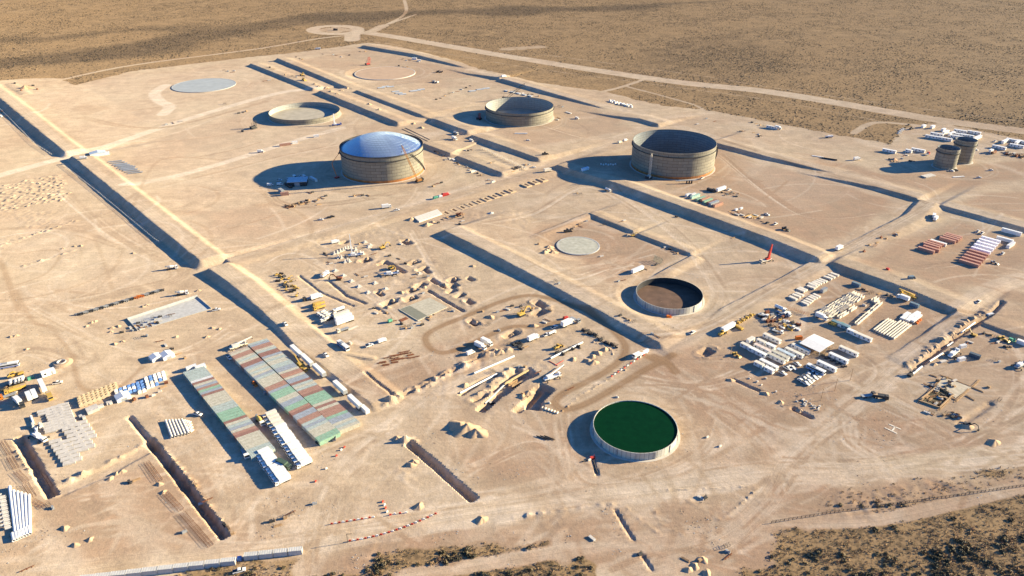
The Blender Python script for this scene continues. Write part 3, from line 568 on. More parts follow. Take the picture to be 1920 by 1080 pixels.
def stair(t, key, a0, a1):
    x, y, rad, h = TANKS[key]; m = MB(); n = 60
    for i in range(n):
        f = (i + .5) / n; a = a0 + (a1 - a0) * f; m.box((rad + .9) * math.cos(a), (rad + .9) * math.sin(a), h * .98 * f, 1.3, .75, .12, a)
    for i in range(n):
        f, g = i / n, (i + 1) / n; p, q = a0 + (a1 - a0) * f, a0 + (a1 - a0) * g
        m.tube(((rad + 1.5) * math.cos(p), (rad + 1.5) * math.sin(p), h * .98 * f + 1.1), ((rad + 1.5) * math.cos(q), (rad + 1.5) * math.sin(q), h * .98 * g + 1.1), .07, 4, cap=False)
        m.tube(((rad + 1.5) * math.cos(p), (rad + 1.5) * math.sin(p), h * .98 * f), ((rad + 1.5) * math.cos(q), (rad + 1.5) * math.sin(q), h * .98 * g), .16, 4, cap=False)
    return m.build('spiral_stair', DARK, t)
stair(tk, 'dome', R(0), R(-38))
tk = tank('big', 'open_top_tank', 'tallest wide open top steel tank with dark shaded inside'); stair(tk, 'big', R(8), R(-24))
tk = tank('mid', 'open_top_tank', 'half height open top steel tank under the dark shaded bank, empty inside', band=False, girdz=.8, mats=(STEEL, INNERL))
tank('low', 'low_tank_ring', 'low first ring of a steel tank around a pale sunlit floor', band=False, girder=False, mats=(STEEL, INNERL))
for i, (k, lb) in enumerate((('twin', 'nearer and shorter of the two slim steel tanks'), ('twin2', 'taller slim steel tank behind its shorter twin'))):
    t = tank(k, 'slim_tank', lb, band=False, girder=True, n=48, girdz=.8, th=.3)
x, y, rad, h = TANKS['black']
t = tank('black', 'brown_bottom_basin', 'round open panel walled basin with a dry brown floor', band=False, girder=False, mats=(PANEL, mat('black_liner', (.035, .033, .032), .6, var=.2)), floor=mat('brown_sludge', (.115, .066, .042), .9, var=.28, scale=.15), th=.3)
def pilasters(t, key, n):
    x, y, rad, h = TANKS[key]
    for i in range(n):
        a = 2 * math.pi * i / n + .1; m = MB(); m.box(rad + .16, 0, 0, .34, .7, h - .1); o = m.build('pilaster', GREY, t); o.rotation_euler = (0, 0, a)
pilasters(t, 'black', 12)
t = tank('green', 'green_water_basin', 'round white walled basin brim full of dark green water', band=False, girder=False, mats=(PANEL, PANEL), th=.3); pilasters(t, 'green', 14)
x, y, rad, h = TANKS['green']
m_, nt, b = nodes('green_water'); tt = NT(nt); nt.links.new(tt.mix(tt.ramp(tt.noise(tt.pos(), .3, 6, .7), .3, .7), (.0010, .019, .0055), (.0018, .029, .0085)), b.inputs['Base Color']); b.inputs['Roughness'].default_value = .45; b.inputs['Specular IOR Level'].default_value = .04
tt.bump(b, tt.noise(tt.pos(), 1.4, 4), .15, .1)
MB().lathe([(rad - .31, h - .55), (.01, h - .55)], 96).build('water', m_, t)
def disc(key, name, label, mtl, wall, dust=None):
    x, y, rad, h = TANKS[key]; t = thing(name, label, 'tank base', (x, y, zat(x, y)))
    MB().lathe([(rad - 1.2, h - .1), (.01, h - .06)], 96).build('slab', mtl, t)
    MB().lathe([(rad - 1.2, -.3), (rad - 1.2, h), (rad, h), (rad, -.4)], 96).build('ring_wall', wall, t)
    return t
disc('slab', 'round_tank_slab', 'largest pale grey round concrete slab with a thin dark rim', mat('pale_blue_slab', (.335, .345, .32), .7, var=.1, scale=.1), CONG)
t = disc('ringbase', 'sand_filled_ring', 'round concrete ring wall filled with brown sand beside a red crane', mat('ring_sand', (.40, .27, .17), .95, var=.1, scale=.1), CONC)
disc('small', 'round_tank_slab', 'small round grey concrete slab with cracks beside a soil heap', mat('mottled_slab', (.36, .345, .27), .9, var=.2, scale=.3, dirt=.2), CONG)
# ---------------------------------------------------------------- prototypes (x is forward, copies share their meshes, the originals are removed at the end)
def wheels(t, xs, y, r, w):
    for x in xs:
        for s in (-1, 1): MB().wheel(x, s * y, r, w, 10).build('wheel', RUBBER, t)
def make_pickup():
    t = proto('pickup_truck', 'pickup')
    MB().prism([(-2.6, .42), (2.55, .42), (2.65, .7), (2.5, 1.0), (1.25, 1.1), (-2.6, 1.1)], -.92, .92).build('body', WHITE, t)
    MB().prism([(1.35, 1.09), (.62, 1.68), (-.55, 1.68), (-.85, 1.09)], -.83, .83).build('window', GLASS, t)
    MB().prism([(.68, 1.66), (.6, 1.82), (-.5, 1.82), (-.62, 1.66)], -.78, .78).build('roof', WHITE, t)
    MB().box(-1.75, 0, 1.08, 1.6, 1.6, .05).build('cargo_bed', DARK, t)
    wheels(t, (-1.65, 1.65), .82, .38, .26); return t
def make_car():
    t = proto('parked_car', 'car')
    MB().prism([(-2.2, .35), (2.2, .35), (2.25, .65), (2.0, .85), (1.0, .95), (-2.2, .98), (-2.3, .6)], -.88, .88).build('body', WHITE, t)
    MB().prism([(1.1, .94), (.4, 1.42), (-1.3, 1.42), (-1.95, .96)], -.78, .78).build('window', GLASS, t)
    MB().prism([(.45, 1.4), (.35, 1.54), (-1.2, 1.54), (-1.35, 1.4)], -.74, .74).build('roof', WHITE, t)
    wheels(t, (-1.4, 1.4), .8, .33, .22); return t
def make_van():
    t = proto('panel_van', 'van')
    MB().prism([(-2.9, .45), (2.8, .45), (2.9, 1.0), (2.2, 1.3), (1.55, 2.3), (1.2, 2.45), (-2.9, 2.45)], -1.0, 1.0).build('body', WHITE, t)
    MB().prism([(2.3, 1.28), (2.22, 1.34), (1.64, 2.2), (1.6, 2.1), (2.15, 1.28)], -.92, .92).build('windshield', GLASS, t)
    for s in (-1, 1): MB().box(1.1, s * 1.0, 1.4, 1.1, .04, .6).build('window', GLASS, t)
    wheels(t, (-1.8, 1.9), .9, .38, .26); return t
def make_bus():
    t = proto('coach_bus', 'bus')
    MB().prism([(-5.8, .45), (5.7, .45), (5.85, 1.2), (5.6, 3.1), (5.3, 3.25), (-5.7, 3.25)], -1.27, 1.27).build('body', WHITE, t)
    for s in (-1, 1): MB().box(-.2, s * 1.27, 1.7, 10.2, .06, .85).build('window_band', GLASS, t)
    for s in (-1, 1): MB().box(-.2, s * 1.27, .8, 11, .05, .5).build('side_stripe', BLUE, t)
    MB().box(5.72, 0, 1.5, .25, 2.3, 1.3).build('windshield', GLASS, t)
    MB().box(-1.5, 0, 3.24, 3, 1.7, .25).build('roof_unit', GREY, t)
    wheels(t, (-3.3, 3.7), 1.12, .5, .3); return t
def truck_base(name, cat='truck', L=8.5, axles=(-3.0, -1.8, 2.9)):
    t = proto(name, cat)
    MB().box(0, 0, .7, L, 1.0, .3).build('chassis', DARK, t)
    c = MB().prism([(L / 2 - 2.0, .6), (L / 2, .6), (L / 2, 1.6), (L / 2 - .25, 2.8), (L / 2 - 2.0, 2.85)], -1.2, 1.2).build('cab', WHITE, t)
    MB().prism([(L / 2 + .03, 1.65), (L / 2 - .2, 2.65), (L / 2 - .3, 2.65), (L / 2 - .1, 1.65)], -1.1, 1.1).build('windshield', GLASS, c)
    for s in (-1, 1): MB().box(L / 2 - .9, s * 1.2, 1.7, .9, .05, .75).build('window', GLASS, c)
    wheels(t, axles, 1.02, .52, .35); return t
def make_trucks():
    T = {}
    t = truck_base('tipper_truck'); MB().prism([(-4.3, 1.1), (2.0, 1.1), (2.1, 2.7), (-4.3, 2.5)], -1.25, 1.25).build('tipper_body', WHITE, t); MB().box(-1.1, 0, 2.5, 5.9, 2.2, .08).build('load', SOIL, t); T['tipper'] = t
    t = truck_base('box_truck'); MB().box(-1.15, 0, 1.05, 6.2, 2.5, 2.7).build('box_body', WHITE, t); T['box'] = t
    t = truck_base('flatbed_truck'); b = MB().box(-1.1, 0, 1.05, 6.3, 2.45, .25); b.box(2.0, 0, 1.3, .12, 2.4, .9); b.build('flatbed', GREY, t); T['flat'] = t
    t = truck_base('tanker_truck'); MB().tube((-4.2, 0, 2.1), (2.0, 0, 2.1), 1.15, 14).build('tank', WHITE, t); T['tank'] = t
    t = truck_base('concrete_mixer_truck'); m = MB(); pr = [(0, .55), (1.2, 1.1), (3.2, 1.2), (5.2, .6)]
    for (a, r1), (b, r2) in zip(pr, pr[1:]): m.tube((2.0 - a, 0, 2.1 + a * .12), (2.0 - b, 0, 2.1 + b * .12), r1, 14, r2)
    m.build('mixer_drum', CONW, t); MB().prism([(-4.5, 2.6), (-3.3, 2.9), (-3.3, 3.5), (-4.3, 3.3)], -.6, .6).build('hopper', GREY, t); T['mixer'] = t
    t = proto('semi_truck_tractor', 'truck'); MB().box(-.5, 0, .7, 6, 1.0, .3).build('chassis', DARK, t)
    c = MB().prism([(.4, .6), (2.6, .6), (2.6, 1.9), (2.3, 3.2), (.4, 3.5)], -1.2, 1.2).build('cab', WHITE, t); MB().prism([(2.63, 1.9), (2.38, 2.9), (2.3, 2.9), (2.5, 1.9)], -1.1, 1.1).build('windshield', GLASS, c)
    wheels(t, (-2.6, -1.4, 1.8), 1.0, .52, .35); T['tractor'] = t
    return T
def make_trailer():
    t = proto('box_trailer', 'trailer'); b = MB().box(0, 0, 1.15, 12.6, 2.5, 2.75)
    for k in range(11): b.box(-5.8 + 1.16 * k, 0, 3.9, .12, 2.4, .03)
    b.build('box_body', WHITE, t); MB().box(0, 0, .85, 12.0, 1.0, .29).build('chassis', DARK, t); MB().box(6.31, 0, 1.2, .05, 2.3, 2.5).build('rear_door', GREY, t)
    wheels(t, (3.2, 4.4, 5.6), 1.0, .5, .35)
    for s in (-1, 1): MB().box(-3.6, s * .8, .05, .18, .18, .9).build('landing_leg', DARK, t)
    return t
def make_container(L=12.19):
    t = proto('shipping_container', 'container'); m = MB(); n = int(L / .55); W, H = 2.44, 2.6; xs = [-L / 2 + .15 + (L - .3) * i / n for i in range(n + 1)]
    for i in range(n):
        o = .0 if i % 2 else .06; x0, x1 = xs[i], xs[i + 1]; y = W / 2 - .02 - o; z = H - .02 - o * .7
        m.add([(x0, -y, .15), (x1, -y, .15), (x1, -y, z), (x0, -y, z), (x0, y, .15), (x1, y, .15), (x1, y, z), (x0, y, z)], [(0, 1, 2, 3), (7, 6, 5, 4), (3, 2, 6, 7), (0, 4, 5, 1), (0, 3, 7, 4), (1, 5, 6, 2)])
    for sx in (-1, 1):
        m.box(sx * (L / 2 - .08), 0, H - .13, .16, W, .13)
        for sy in (-1, 1): m.box(sx * (L / 2 - .08), sy * (W / 2 - .08), 0, .16, .16, H - .13)
    for sy in (-1, 1): m.box(0, sy * (W / 2 - .06), 0, L - .32, .12, .15)
    m.box(-(L / 2 - .06), 0, .02, .08, W - .32, H - .16); m.build('body', MAROON, t)
    d = MB()
    for s in (-1, 1):
        d.box(L / 2 - .05, s * .56, .1, .07, 1.06, H - .25)
        for q in (-.25, .25): d.tube((L / 2 + .01, s * .56 + q, .1), (L / 2 + .01, s * .56 + q, H - .2), .03, 4)
    d.build('door', MAROON, t); return t
def make_cabin(L=12.0, W=2.5, n=4, name='site_office_cabin'):
    t = proto(name, 'cabin'); b = MB().box(0, 0, .25, L, W, 2.45); b.build('body', WHITE, t); MB().box(0, 0, 2.7, L + .12, W + .12, .12).build('roof', CREAM, t)
    for s in (-1, 1):
        for k in range(n):
            x = -L / 2 + L * (k + .5) / n
            if s < 0 and k == 1: MB().box(x, s * W / 2, .3, .85, .06, 2.0).build('door', GREY, t)
            else: MB().box(x, s * W / 2, 1.3, 1.0, .06, .85).build('window', GLASS, t)
    MB().box(L / 2 + .15, .4, 1.6, .3, .8, .55).build('air_conditioner', GREY, t)
    m = MB()
    for sx in (-1, 0, 1):
        for sy in (-1, 1): m.box(sx * L * .42, sy * W * .4, 0, .3, .3, .25)
    m.build('support_blocks', CONG, t); return t
def track(m, x0, x1, y, w, h): m.prism([(x0, h * .5), (x0 + .3, 0), (x1 - .3, 0), (x1, h * .5), (x1 - .3, h), (x0 + .3, h)], y - w / 2, y + w / 2)
def beam(m, a, b, w, h0, h1):
    """tapered boom section in the x-z plane between two points, thickness h0 to h1"""
    a, b = Vector((a[0], 0, a[1])), Vector((b[0], 0, b[1])); d = (b - a).normalized(); n = Vector((-d.z, 0, d.x))
    p = [a + n * h0 / 2, b + n * h1 / 2, b - n * h1 / 2, a - n * h0 / 2]; m.prism([(q.x, q.z) for q in p], -w / 2, w / 2)
def make_excavator():
    t = proto('tracked_excavator', 'excavator')
    for s in (-1, 1): m = MB(); track(m, -2.1, 2.1, s * 1.2, .6, .9); m.build('track', DARK, t)
    MB().box(0, 0, .6, 2.2, 1.9, .5).build('undercarriage', DARK, t)
    MB().prism([(-2.6, 1.15), (1.5, 1.15), (1.5, 1.9), (-.6, 2.1), (-2.6, 2.1)], -1.35, 1.35).build('upper_body', YEL, t)
    c = MB().prism([(.1, 1.9), (1.55, 1.9), (1.5, 2.6), (1.2, 3.1), (.1, 3.1)], .35, 1.3).build('cab', YEL, t); MB().prism([(.3, 2.2), (1.6, 2.2), (1.5, 2.9), (.3, 2.95)], .32, 1.33).build('window', GLASS, c)
    m = MB(); beam(m, (1.3, 1.7), (3.6, 4.5), .45, .5, .7); beam(m, (3.5, 4.5), (6.0, 4.0), .42, .65, .4); m.build('boom', YEL, t)
    m = MB(); beam(m, (5.8, 4.2), (6.9, 1.5), .35, .5, .3); m.build('stick', YEL, t); MB().prism([(6.6, 1.6), (7.3, 1.5), (7.5, .6), (6.5, .3), (6.2, .8)], -.6, .6).build('bucket', DARK, t); return t
def make_loader():
    t = proto('wheel_loader', 'loader')
    MB().prism([(-3.2, .8), (.2, .8), (.2, 1.7), (-2.6, 2.1), (-3.2, 1.9)], -1.0, 1.0).build('engine_body', YEL, t); MB().box(1.2, 0, .8, 2.0, 1.2, .8).build('front_frame', YEL, t)
    c = MB().prism([(-1.0, 1.8), (.4, 1.8), (.3, 3.2), (-.9, 3.2)], -.75, .75).build('cab', YEL, t); MB().prism([(-1.05, 2.1), (.45, 2.1), (.36, 2.95), (-.98, 2.95)], -.78, .78).build('window', GLASS, c)
    m = MB(); beam(m, (1.0, 1.7), (3.4, .7), .9, .4, .3); m.build('lift_arm', YEL, t); MB().prism([(3.2, .15), (4.3, .1), (3.5, .9), (3.3, 1.3), (3.1, 1.2)], -1.4, 1.4).build('bucket', YEL, t)
    wheels(t, (-2.0, 1.6), 1.05, .75, .5); return t
def make_generator():
    t = proto('lighting_tower', 'generator'); MB().prism([(-1.2, .5), (1.2, .5), (1.2, 1.5), (.9, 1.9), (-1.2, 1.9)], -.7, .7).build('housing', YEL, t); MB().tube((1.0, 0, 1.8), (1.0, 0, 3.2), .08, 5).build('mast', DARK, t); wheels(t, (-.5, .5), .72, .33, .2); return t
def lattice(m, a, b, w, n, r=.09, w1=None):
    a, b = Vector(a), Vector(b); d = (b - a).normalized(); u = d.cross(Vector((0, 0, 1)))
    u = (u if u.length > .05 else Vector((1, 0, 0))).normalized(); q = d.cross(u).normalized(); w1 = w if w1 is None else w1
    def ring(i):
        f = i / n; ww = (w * min(1, .35 + f * 5, .35 + (1 - f) * 5)) / 2; return [a + (b - a) * f + u * sx * ww + q * sy * ww for sx, sy in ((-1, -1), (1, -1), (1, 1), (-1, 1))]
    R_ = [ring(i) for i in range(n + 1)]
    for i in range(n):
        for k in range(4):
            m.tube(R_[i][k], R_[i + 1][k], r, 4, cap=False); m.tube(R_[i][k], R_[i + 1][(k + 1) % 4], r * .7, 4, cap=False)
    return m
def local(o, p): return Matrix.Rotation(-o.rotation_euler.z, 3, 'Z') @ (Vector(p) - o.location)
def ray_at_y(u, v, y):
    """the point of picture position u, v that lies y metres ahead of the camera"""
    x = (u - 960) / FP; q = (540 - v) / FP; d = Vector((x, math.cos(PIT) + q * math.sin(PIT), -math.sin(PIT) + q * math.cos(PIT))); return Vector((0, 0, H0)) + d * (y / d.y)
def crawler_crane(base, tip, label, bm=YEL, w=1.7, dy=4, hook=None):
    b = at(*base); top = ray_at_y(tip[0], tip[1], b.y + dy); a = math.atan2(top.y - b.y, top.x - b.x)
    t = thing('crawler_crane', label, 'crane', b, a)
    for s in (-1, 1): m = MB(); track(m, -3.4, 3.4, s * 2.2, 1.0, 1.3); m.build('track', DARK, t)
    MB().box(-.4, 0, 1.2, 6.4, 3.0, 1.9).build('house', bm, t); MB().box(-3.9, 0, 1.3, 1.4, 3.6, 2.0).build('counterweight', DARK, t)
    c = MB().prism([(1.6, 1.5), (3.4, 1.5), (3.3, 2.6), (2.8, 3.2), (1.6, 3.2)], .9, 2.1).build('cab', bm, t); MB().prism([(2.2, 2.0), (3.43, 2.0), (3.3, 2.7), (2.2, 2.9)], .86, 2.14).build('window', GLASS, c)
    L = local(t, top); foot = Vector((1.6, 0, 1.8)); n = max(8, int((L - foot).length / 2.2)); lattice(MB(), foot, L, w, n, .13).build('lattice_boom', bm, t)
    m = MB(); mast = Vector((-2.2, 0, 7.5)); m.tube((-2.6, -.8, 2.8), mast, .12, 4); m.tube((-2.6, .8, 2.8), mast, .12, 4); m.tube(mast, L, .06, 4); m.build('mast_and_cables', DARK, t)
    m = MB(); hk = L + Vector((.5, 0, -min(6, L.z * .3))); m.tube(L, hk, .05, 4); m.box(hk.x, hk.y, hk.z - 1.0, .5, .5, 1.0); m.build('hook_block', DARK, t); return t
def truck_crane(base, ang, tip, label, bm=WHITE, dy=0, cm=WHITE, scale=1.0):
    b = at(*base); t = thing('mobile_crane', label, 'crane', b, R(ang)); top = local(t, ray_at_y(tip[0], tip[1], b.y + dy))
    MB().box(0, 0, .7, 10.5, 2.5, .8).build('carrier', cm, t)
    c = MB().prism([(4.6, .7), (6.2, .7), (6.2, 1.6), (5.9, 2.6), (4.6, 2.6)], -1.2, 1.2).build('cab', cm, t); MB().prism([(5.2, 1.7), (6.24, 1.7), (5.95, 2.45), (5.2, 2.45)], -1.23, 1.23).build('window', GLASS, c)
    wheels(t, (-3.8, -2.5, 1.5, 3.2), 1.05, .6, .4); MB().box(-1.6, 0, 1.5, 3.6, 2.4, 1.3).build('turntable_house', bm, t)
    for x in (-4.6, 3.9):
        m = MB(); m.box(x, 0, .8, .35, 6.2, .35)
        for s in (-1, 1): m.box(x, s * 3.0, 0, .5, .5, .9)
        m.build('outrigger', DARK, t)
    foot = Vector((-2.2, 0, 2.4)); d = top - foot; m = MB()
    for k, (f0, f1, r) in enumerate(((0, .45, .62), (.4, .75, .5), (.7, 1, .38))): m.tube(foot + d * f0, foot + d * f1, r * scale, 4)
    m.build('telescopic_boom', bm, t)
    m = MB(); m.tube(top, top + Vector((0, 0, -min(4, top.z * .4))), .05, 4); m.box(top.x, top.y, top.z - min(4, top.z * .4) - .7, .4, .4, .7); m.build('hook_block', DARK, t); return t
def make_heap(seed, name='soil_heap', cat='soil heap', m=None):
    t = MB(); r_ = random.Random(seed); n, k = 30, 10; ph = [r_.uniform(0, 6.3) for _ in range(6)]
    vs = []
    for i in range(k + 1):
        f = i / k
        for j in range(n):
            a = 2 * math.pi * j / n; s = 1 + .16 * math.sin(2 * a + ph[0]) + .10 * math.sin(3 * a + ph[1]) + .07 * math.sin(5 * a + ph[2]) + r_.uniform(-.05, .05)
            rr = 5 * s * (1 - f * .97); vs.append((rr * math.cos(a) + .6 * f, rr * math.sin(a) - .3 * f, -.22 + 2.75 * f ** 1.18 * (1 + .10 * math.sin(3 * a + ph[3]) * (1 - f) + .06 * math.sin(7 * a + ph[4]) * (1 - f)) + r_.uniform(-.07, .07)))
    fs = [(i * n + j, i * n + (j + 1) % n, (i + 1) * n + (j + 1) % n, (i + 1) * n + j) for i in range(k) for j in range(n)] + [tuple(k * n + j for j in range(n))]
    o = t.add(vs, fs).build(name, m or SOIL, smooth=True); tag(o, 'x', cat); PROTO.append(o); return o
def single(name, cat, mb, m, smooth=False):
    o = mb.build(name, m, smooth=smooth); tag(o, 'x', cat); PROTO.append(o); return o
PICK, CAR, VAN, BUS, TR, TRAIL = make_pickup(), make_car(), make_van(), make_bus(), make_trucks(), make_trailer()
CT40, CT20 = make_container(), make_container(6.06)
CAB12, CAB6 = make_cabin(), make_cabin(6.0, 2.5, 2)
EXC, LOAD, GEN = make_excavator(), make_loader(), make_generator()
HEAPS = [make_heap(s) for s in (1, 2, 3)]
def mk_block():
    m = MB(); m.box(0, 0, 0, 2.6, 1.2, .75); m.box(0, 0, .75, 2.3, .7, .5); m.box(-.7, 0, 1.25, .2, .2, .12); m.box(.7, 0, 1.25, .2, .2, .12); return m
BLOCK = single('concrete_block', 'concrete block', mk_block(), CONW)
def mk_trough():
    m = MB(); W, H = 1.9, 1.7
    m.box(0, 0, 0, 3.6, W, .25)
    for s in (-1, 1): m.box(0, s * (W / 2 - .12), .25, 3.6, .24, H - .25)
    m.box(-1.3, 0, H, .3, .3, .1); return m
TROUGH = single('precast_trough', 'precast trough', mk_trough(), CONW)
BEAM = single('precast_beam', 'precast beam', MB().box(0, 0, .2, 5.6, 1.0, .9).box(-2, 0, 0, .3, 1.2, .2).box(2, 0, 0, .3, 1.2, .2).box(0, 0, 1.1, 5.2, .5, .25), CONW)
def mk_slabs(L, W, n, h):
    m = MB()
    for k in range(n): m.box(0, rnd.uniform(-.05, .05), .12 + k * (h + .06), L, W, h); m.box(-L * .35, 0, .1 + k * (h + .06) - .08, .1, W * .9, .07); m.box(L * .35, 0, .1 + k * (h + .06) - .08, .1, W * .9, .07)
    for sx in (-.3, .3):
        for sy in (-.3, .3): m.box(sx * L, sy * W, .12 + n * (h + .06) - .06, .25, .12, .09)
    return m
SLABS = single('concrete_panel_stack', 'concrete panel', mk_slabs(5.6, 2.3, 4, .22), CONC)
SLABW = single('white_panel_stack', 'panel stack', mk_slabs(6.0, 2.4, 5, .2), WHITE)
PLATE = single('steel_sheet_stack', 'sheet stack', mk_slabs(9.0, 1.8, 2, .12), GREY)
def mk_pipe(L, r, n=14):
    m = MB(); vs = []
    for x in (-L / 2, L / 2):
        for q in (r, r * .86):
            vs += [(x, q * math.cos(2 * math.pi * i / n), r + q * math.sin(2 * math.pi * i / n)) for i in range(n)]
    fs = []
    for i in range(n):
        j = (i + 1) % n; fs += [(i, j, 2 * n + j, 2 * n + i), (n + j, n + i, 3 * n + i, 3 * n + j), (j, i, n + i, n + j), (2 * n + i, 2 * n + j, 3 * n + j, 3 * n + i)]
    return m.add(vs, fs)
PIPE = single('steel_pipe', 'pipe', mk_pipe(12, .55), WHITE); PIPES = single('short_pipe', 'pipe', mk_pipe(2.2, .5), CONW)
PIPEL = single('long_white_pipe', 'pipe', mk_pipe(22, .55), WHITE)
def mk_drum():
    m = MB(); m.tube((0, -.55, 1.1), (0, .55, 1.1), .75, 14)
    for s in (-1, 1): m.tube((0, s * .55 - .07, 1.1), (0, s * .55 + .07, 1.1), 1.1, 16)
    return m
DRUM = single('cable_drum', 'cable drum', mk_drum(), mat('pale_wood_drum', (.44, .335, .215), .85, var=.2))
def mk_bag():
    m = MB(); m.box(0, 0, 0, 1.3, 1.3, .14); m.box(0, 0, .14, 1.25, 1.25, .9, 0, .12); m.box(0, 0, 1.04, 1.1, 1.1, .2, 0, .35); return m
BAG = single('wrapped_pallet', 'pallet', mk_bag(), WHITE)
def mk_planks():
    m = MB(); r_ = random.Random(5)
    for k in range(9): m.box(r_.uniform(-.3, .3), -.6 + .15 * k, .1 + .12 * (k % 3), 4.2 + r_.uniform(-.5, .3), .13, .12, r_.uniform(-.04, .04))
    for x in (-1.3, 1.3): m.box(x, 0, 0, .12, 1.5, .1)
    return m
PLANKS = single('timber_stack', 'timber stack', mk_planks(), WOOD)
def mk_rebar():
    m = MB(); r_ = random.Random(6)
    for k in range(12): y = r_.uniform(-.4, .4); m.tube((-3 + r_.uniform(-.3, .3), y, .15 + r_.uniform(0, .4)), (3 + r_.uniform(-.3, .3), y + r_.uniform(-.1, .1), .15 + r_.uniform(0, .4)), .05, 4)
    for x in (-2, 0, 2): m.box(x, 0, 0, .15, 1.1, .13)
    return m
REBAR = single('rebar_bundle', 'rebar bundle', mk_rebar(), RUST)
def mk_crate():
    m = MB(); m.box(0, 0, .12, 1.6, 1.2, 1.0)
    for z in (.2, .6, 1.0): m.box(0, 0, z, 1.68, 1.28, .1)
    for y in (-.45, 0, .45): m.box(0, y, 0, 1.6, .12, .12)
    return m
CRATE = single('wooden_crate', 'crate', mk_crate(), WOOD)
def mk_skid():
    m = MB(); m.box(0, 0, 0, 3.0, 1.6, .2); m.box(-.5, 0, .2, 1.6, 1.2, 1.1); m.tube((.4, 0, .7), (1.5, 0, .7), .35, 8); m.box(1.1, .5, .2, .3, .3, 1.4); return m
SKID = single('equipment_skid', 'equipment', mk_skid(), DARK)
def mk_barrier(): return MB().prism([(-.95, 0), (.95, 0), (.95, .25), (.7, .8), (.7, .95), (-.7, .95), (-.7, .8), (-.95, .25)], -.24, .24)
BARR = single('road_barrier', 'barrier', mk_barrier(), RED)
def mk_form():
    m = MB(); m.box(0, 0, 0, 2.6, .12, 2.2)
    for k in range(5): m.box(-1.15 + .57 * k, -.1, 0, .1, .12, 2.2)
    m.tube((-.8, -.15, 1.8), (-.8, -1.6, 0), .06, 4); m.tube((.8, -.15, 1.8), (.8, -1.6, 0), .06, 4); return m
FORM = single('formwork_panel', 'formwork', mk_form(), WOOD)
def mk_frame():
    m = MB()
    for x in (-1.8, 0, 1.8):
        for y in (-.9, .9): m.tube((x, y, 0), (x, y, 1.9), .06, 4)
    for z in (.9, 1.9):
        for y in (-.9, .9): m.tube((-1.8, y, z), (1.8, y, z), .06, 4)
        for x in (-1.8, 0, 1.8): m.tube((x, -.9, z), (x, .9, z), .06, 4)
    return m
FRAME = single('scaffold_cage', 'scaffold', mk_frame(), DARK)
def mk_column():
    m = MB(); m.box(0, 0, 0, 2.8, 2.8, .6); m.box(0, 0, .6, 1.1, 1.1, 2.0); m.box(.3, .3, 2.6, .1, .1, .7); m.box(-.3, -.3, 2.6, .1, .1, .7); return m
FOOT = single('concrete_footing', 'footing', mk_column(), CONC)
# ---------------------------------------------------------------- placing
A_, B_ = 39.5, -50.0
def P(pr, u, v, ang, label, group=None, mats=None, scale=None, top=0.0, dz=0.0, tilt=0.0):
    if top:
        z = top
        for _ in range(5): x, y = G(u, v, z); z = zat(x, y) + top
        p = Vector((x, y, z - top))
    else: p = at(u, v)
    return put(pr, p + Vector((0, 0, dz)), R(ang), label, group, mats, scale, rx=tilt)
def paint(c, n=0): return {'white_paint': c}
def row_pts(a, b, n): return [(a[0] + (b[0] - a[0]) * i / max(1, n - 1), a[1] + (b[1] - a[1]) * i / max(1, n - 1)) for i in range(n)]
# --- long sheds of shipping containers stacked two high
FADE = {k: mat('faded_%s_container_roof' % nm, c, .75, var=.2, scale=.7, dirt=.5) for k, (nm, c) in dict(m=('maroon', (.26, .125, .095)), r=('rust_red', (.345, .185, .13)), c=('cream', (.47, .43, .32)), g=('grey_green', (.36, .41, .36)),
        b=('slate_blue', (.275, .31, .335)), G=('green', (.23, .38, .255)), t=('tan', (.43, .34, .25)), o=('orange_red', (.39, .20, .13)), w=('white', (.6, .59, .55))).items()}
CNAME = dict(m='maroon', r='rust red', c='cream', g='grey green', b='slate blue', G='green', t='tan', o='orange red', w='white')
def shed(fl, fr, nl, nr, cols, rowname, lower):
    h = 2.6; p = [Vector(G(u, v, h) + (0,)) for u, v in (fl, fr, nl, nr)]; n = len(cols); a = (p[3] - p[2] + p[1] - p[0]).normalized(); ang = math.atan2(a.y, a.x)
    c0 = (p[0] + p[1]) / 2; c1 = (p[2] + p[3]) / 2; L = (c1 - c0).length; st = max(2.46, L / n)
    for i, k in enumerate(cols):
        c = c0 + (c1 - c0).normalized() * (i + .5) * st; z = zat(c.x, c.y)
        mm = {'maroon_container_paint': FADE[k]}
        put(CT40, (c.x, c.y, z + .02), ang, '%s container roof, %s from the far end of the %s' % (CNAME[k], ordinal(i), rowname), 'containers of the ' + rowname, mm)
shed((429, 661), (462, 649), (590, 818), (626, 801), 'tcrrcgcmmbgcgcbgccccrrbGGGccbbGGrmbbrrgbgcccGG', 'double shed left row', True)
shed((464, 645), (500, 635), (629, 799), (664, 784), 'gbrrcgmmbcgccggbbcrocbbmgcgrrmGGGGcmcrrrGbbcgc', 'double shed right row', False)
shed((343, 698), (382, 686), (463, 843), (503, 829), 'gggggwmcbrGbmcccccgggGGGGmcgbcrmcccccggg', 'single shed row', True)
P(CT20, 358, 686, A_, 'white container set crosswise at the far end of the single shed', None, {'maroon_container_paint': WHITE}, top=2.6); P(CT20, 374, 681, A_, 'bright white box at the far right corner of the single shed', None, {'maroon_container_paint': WHITE}, top=4)
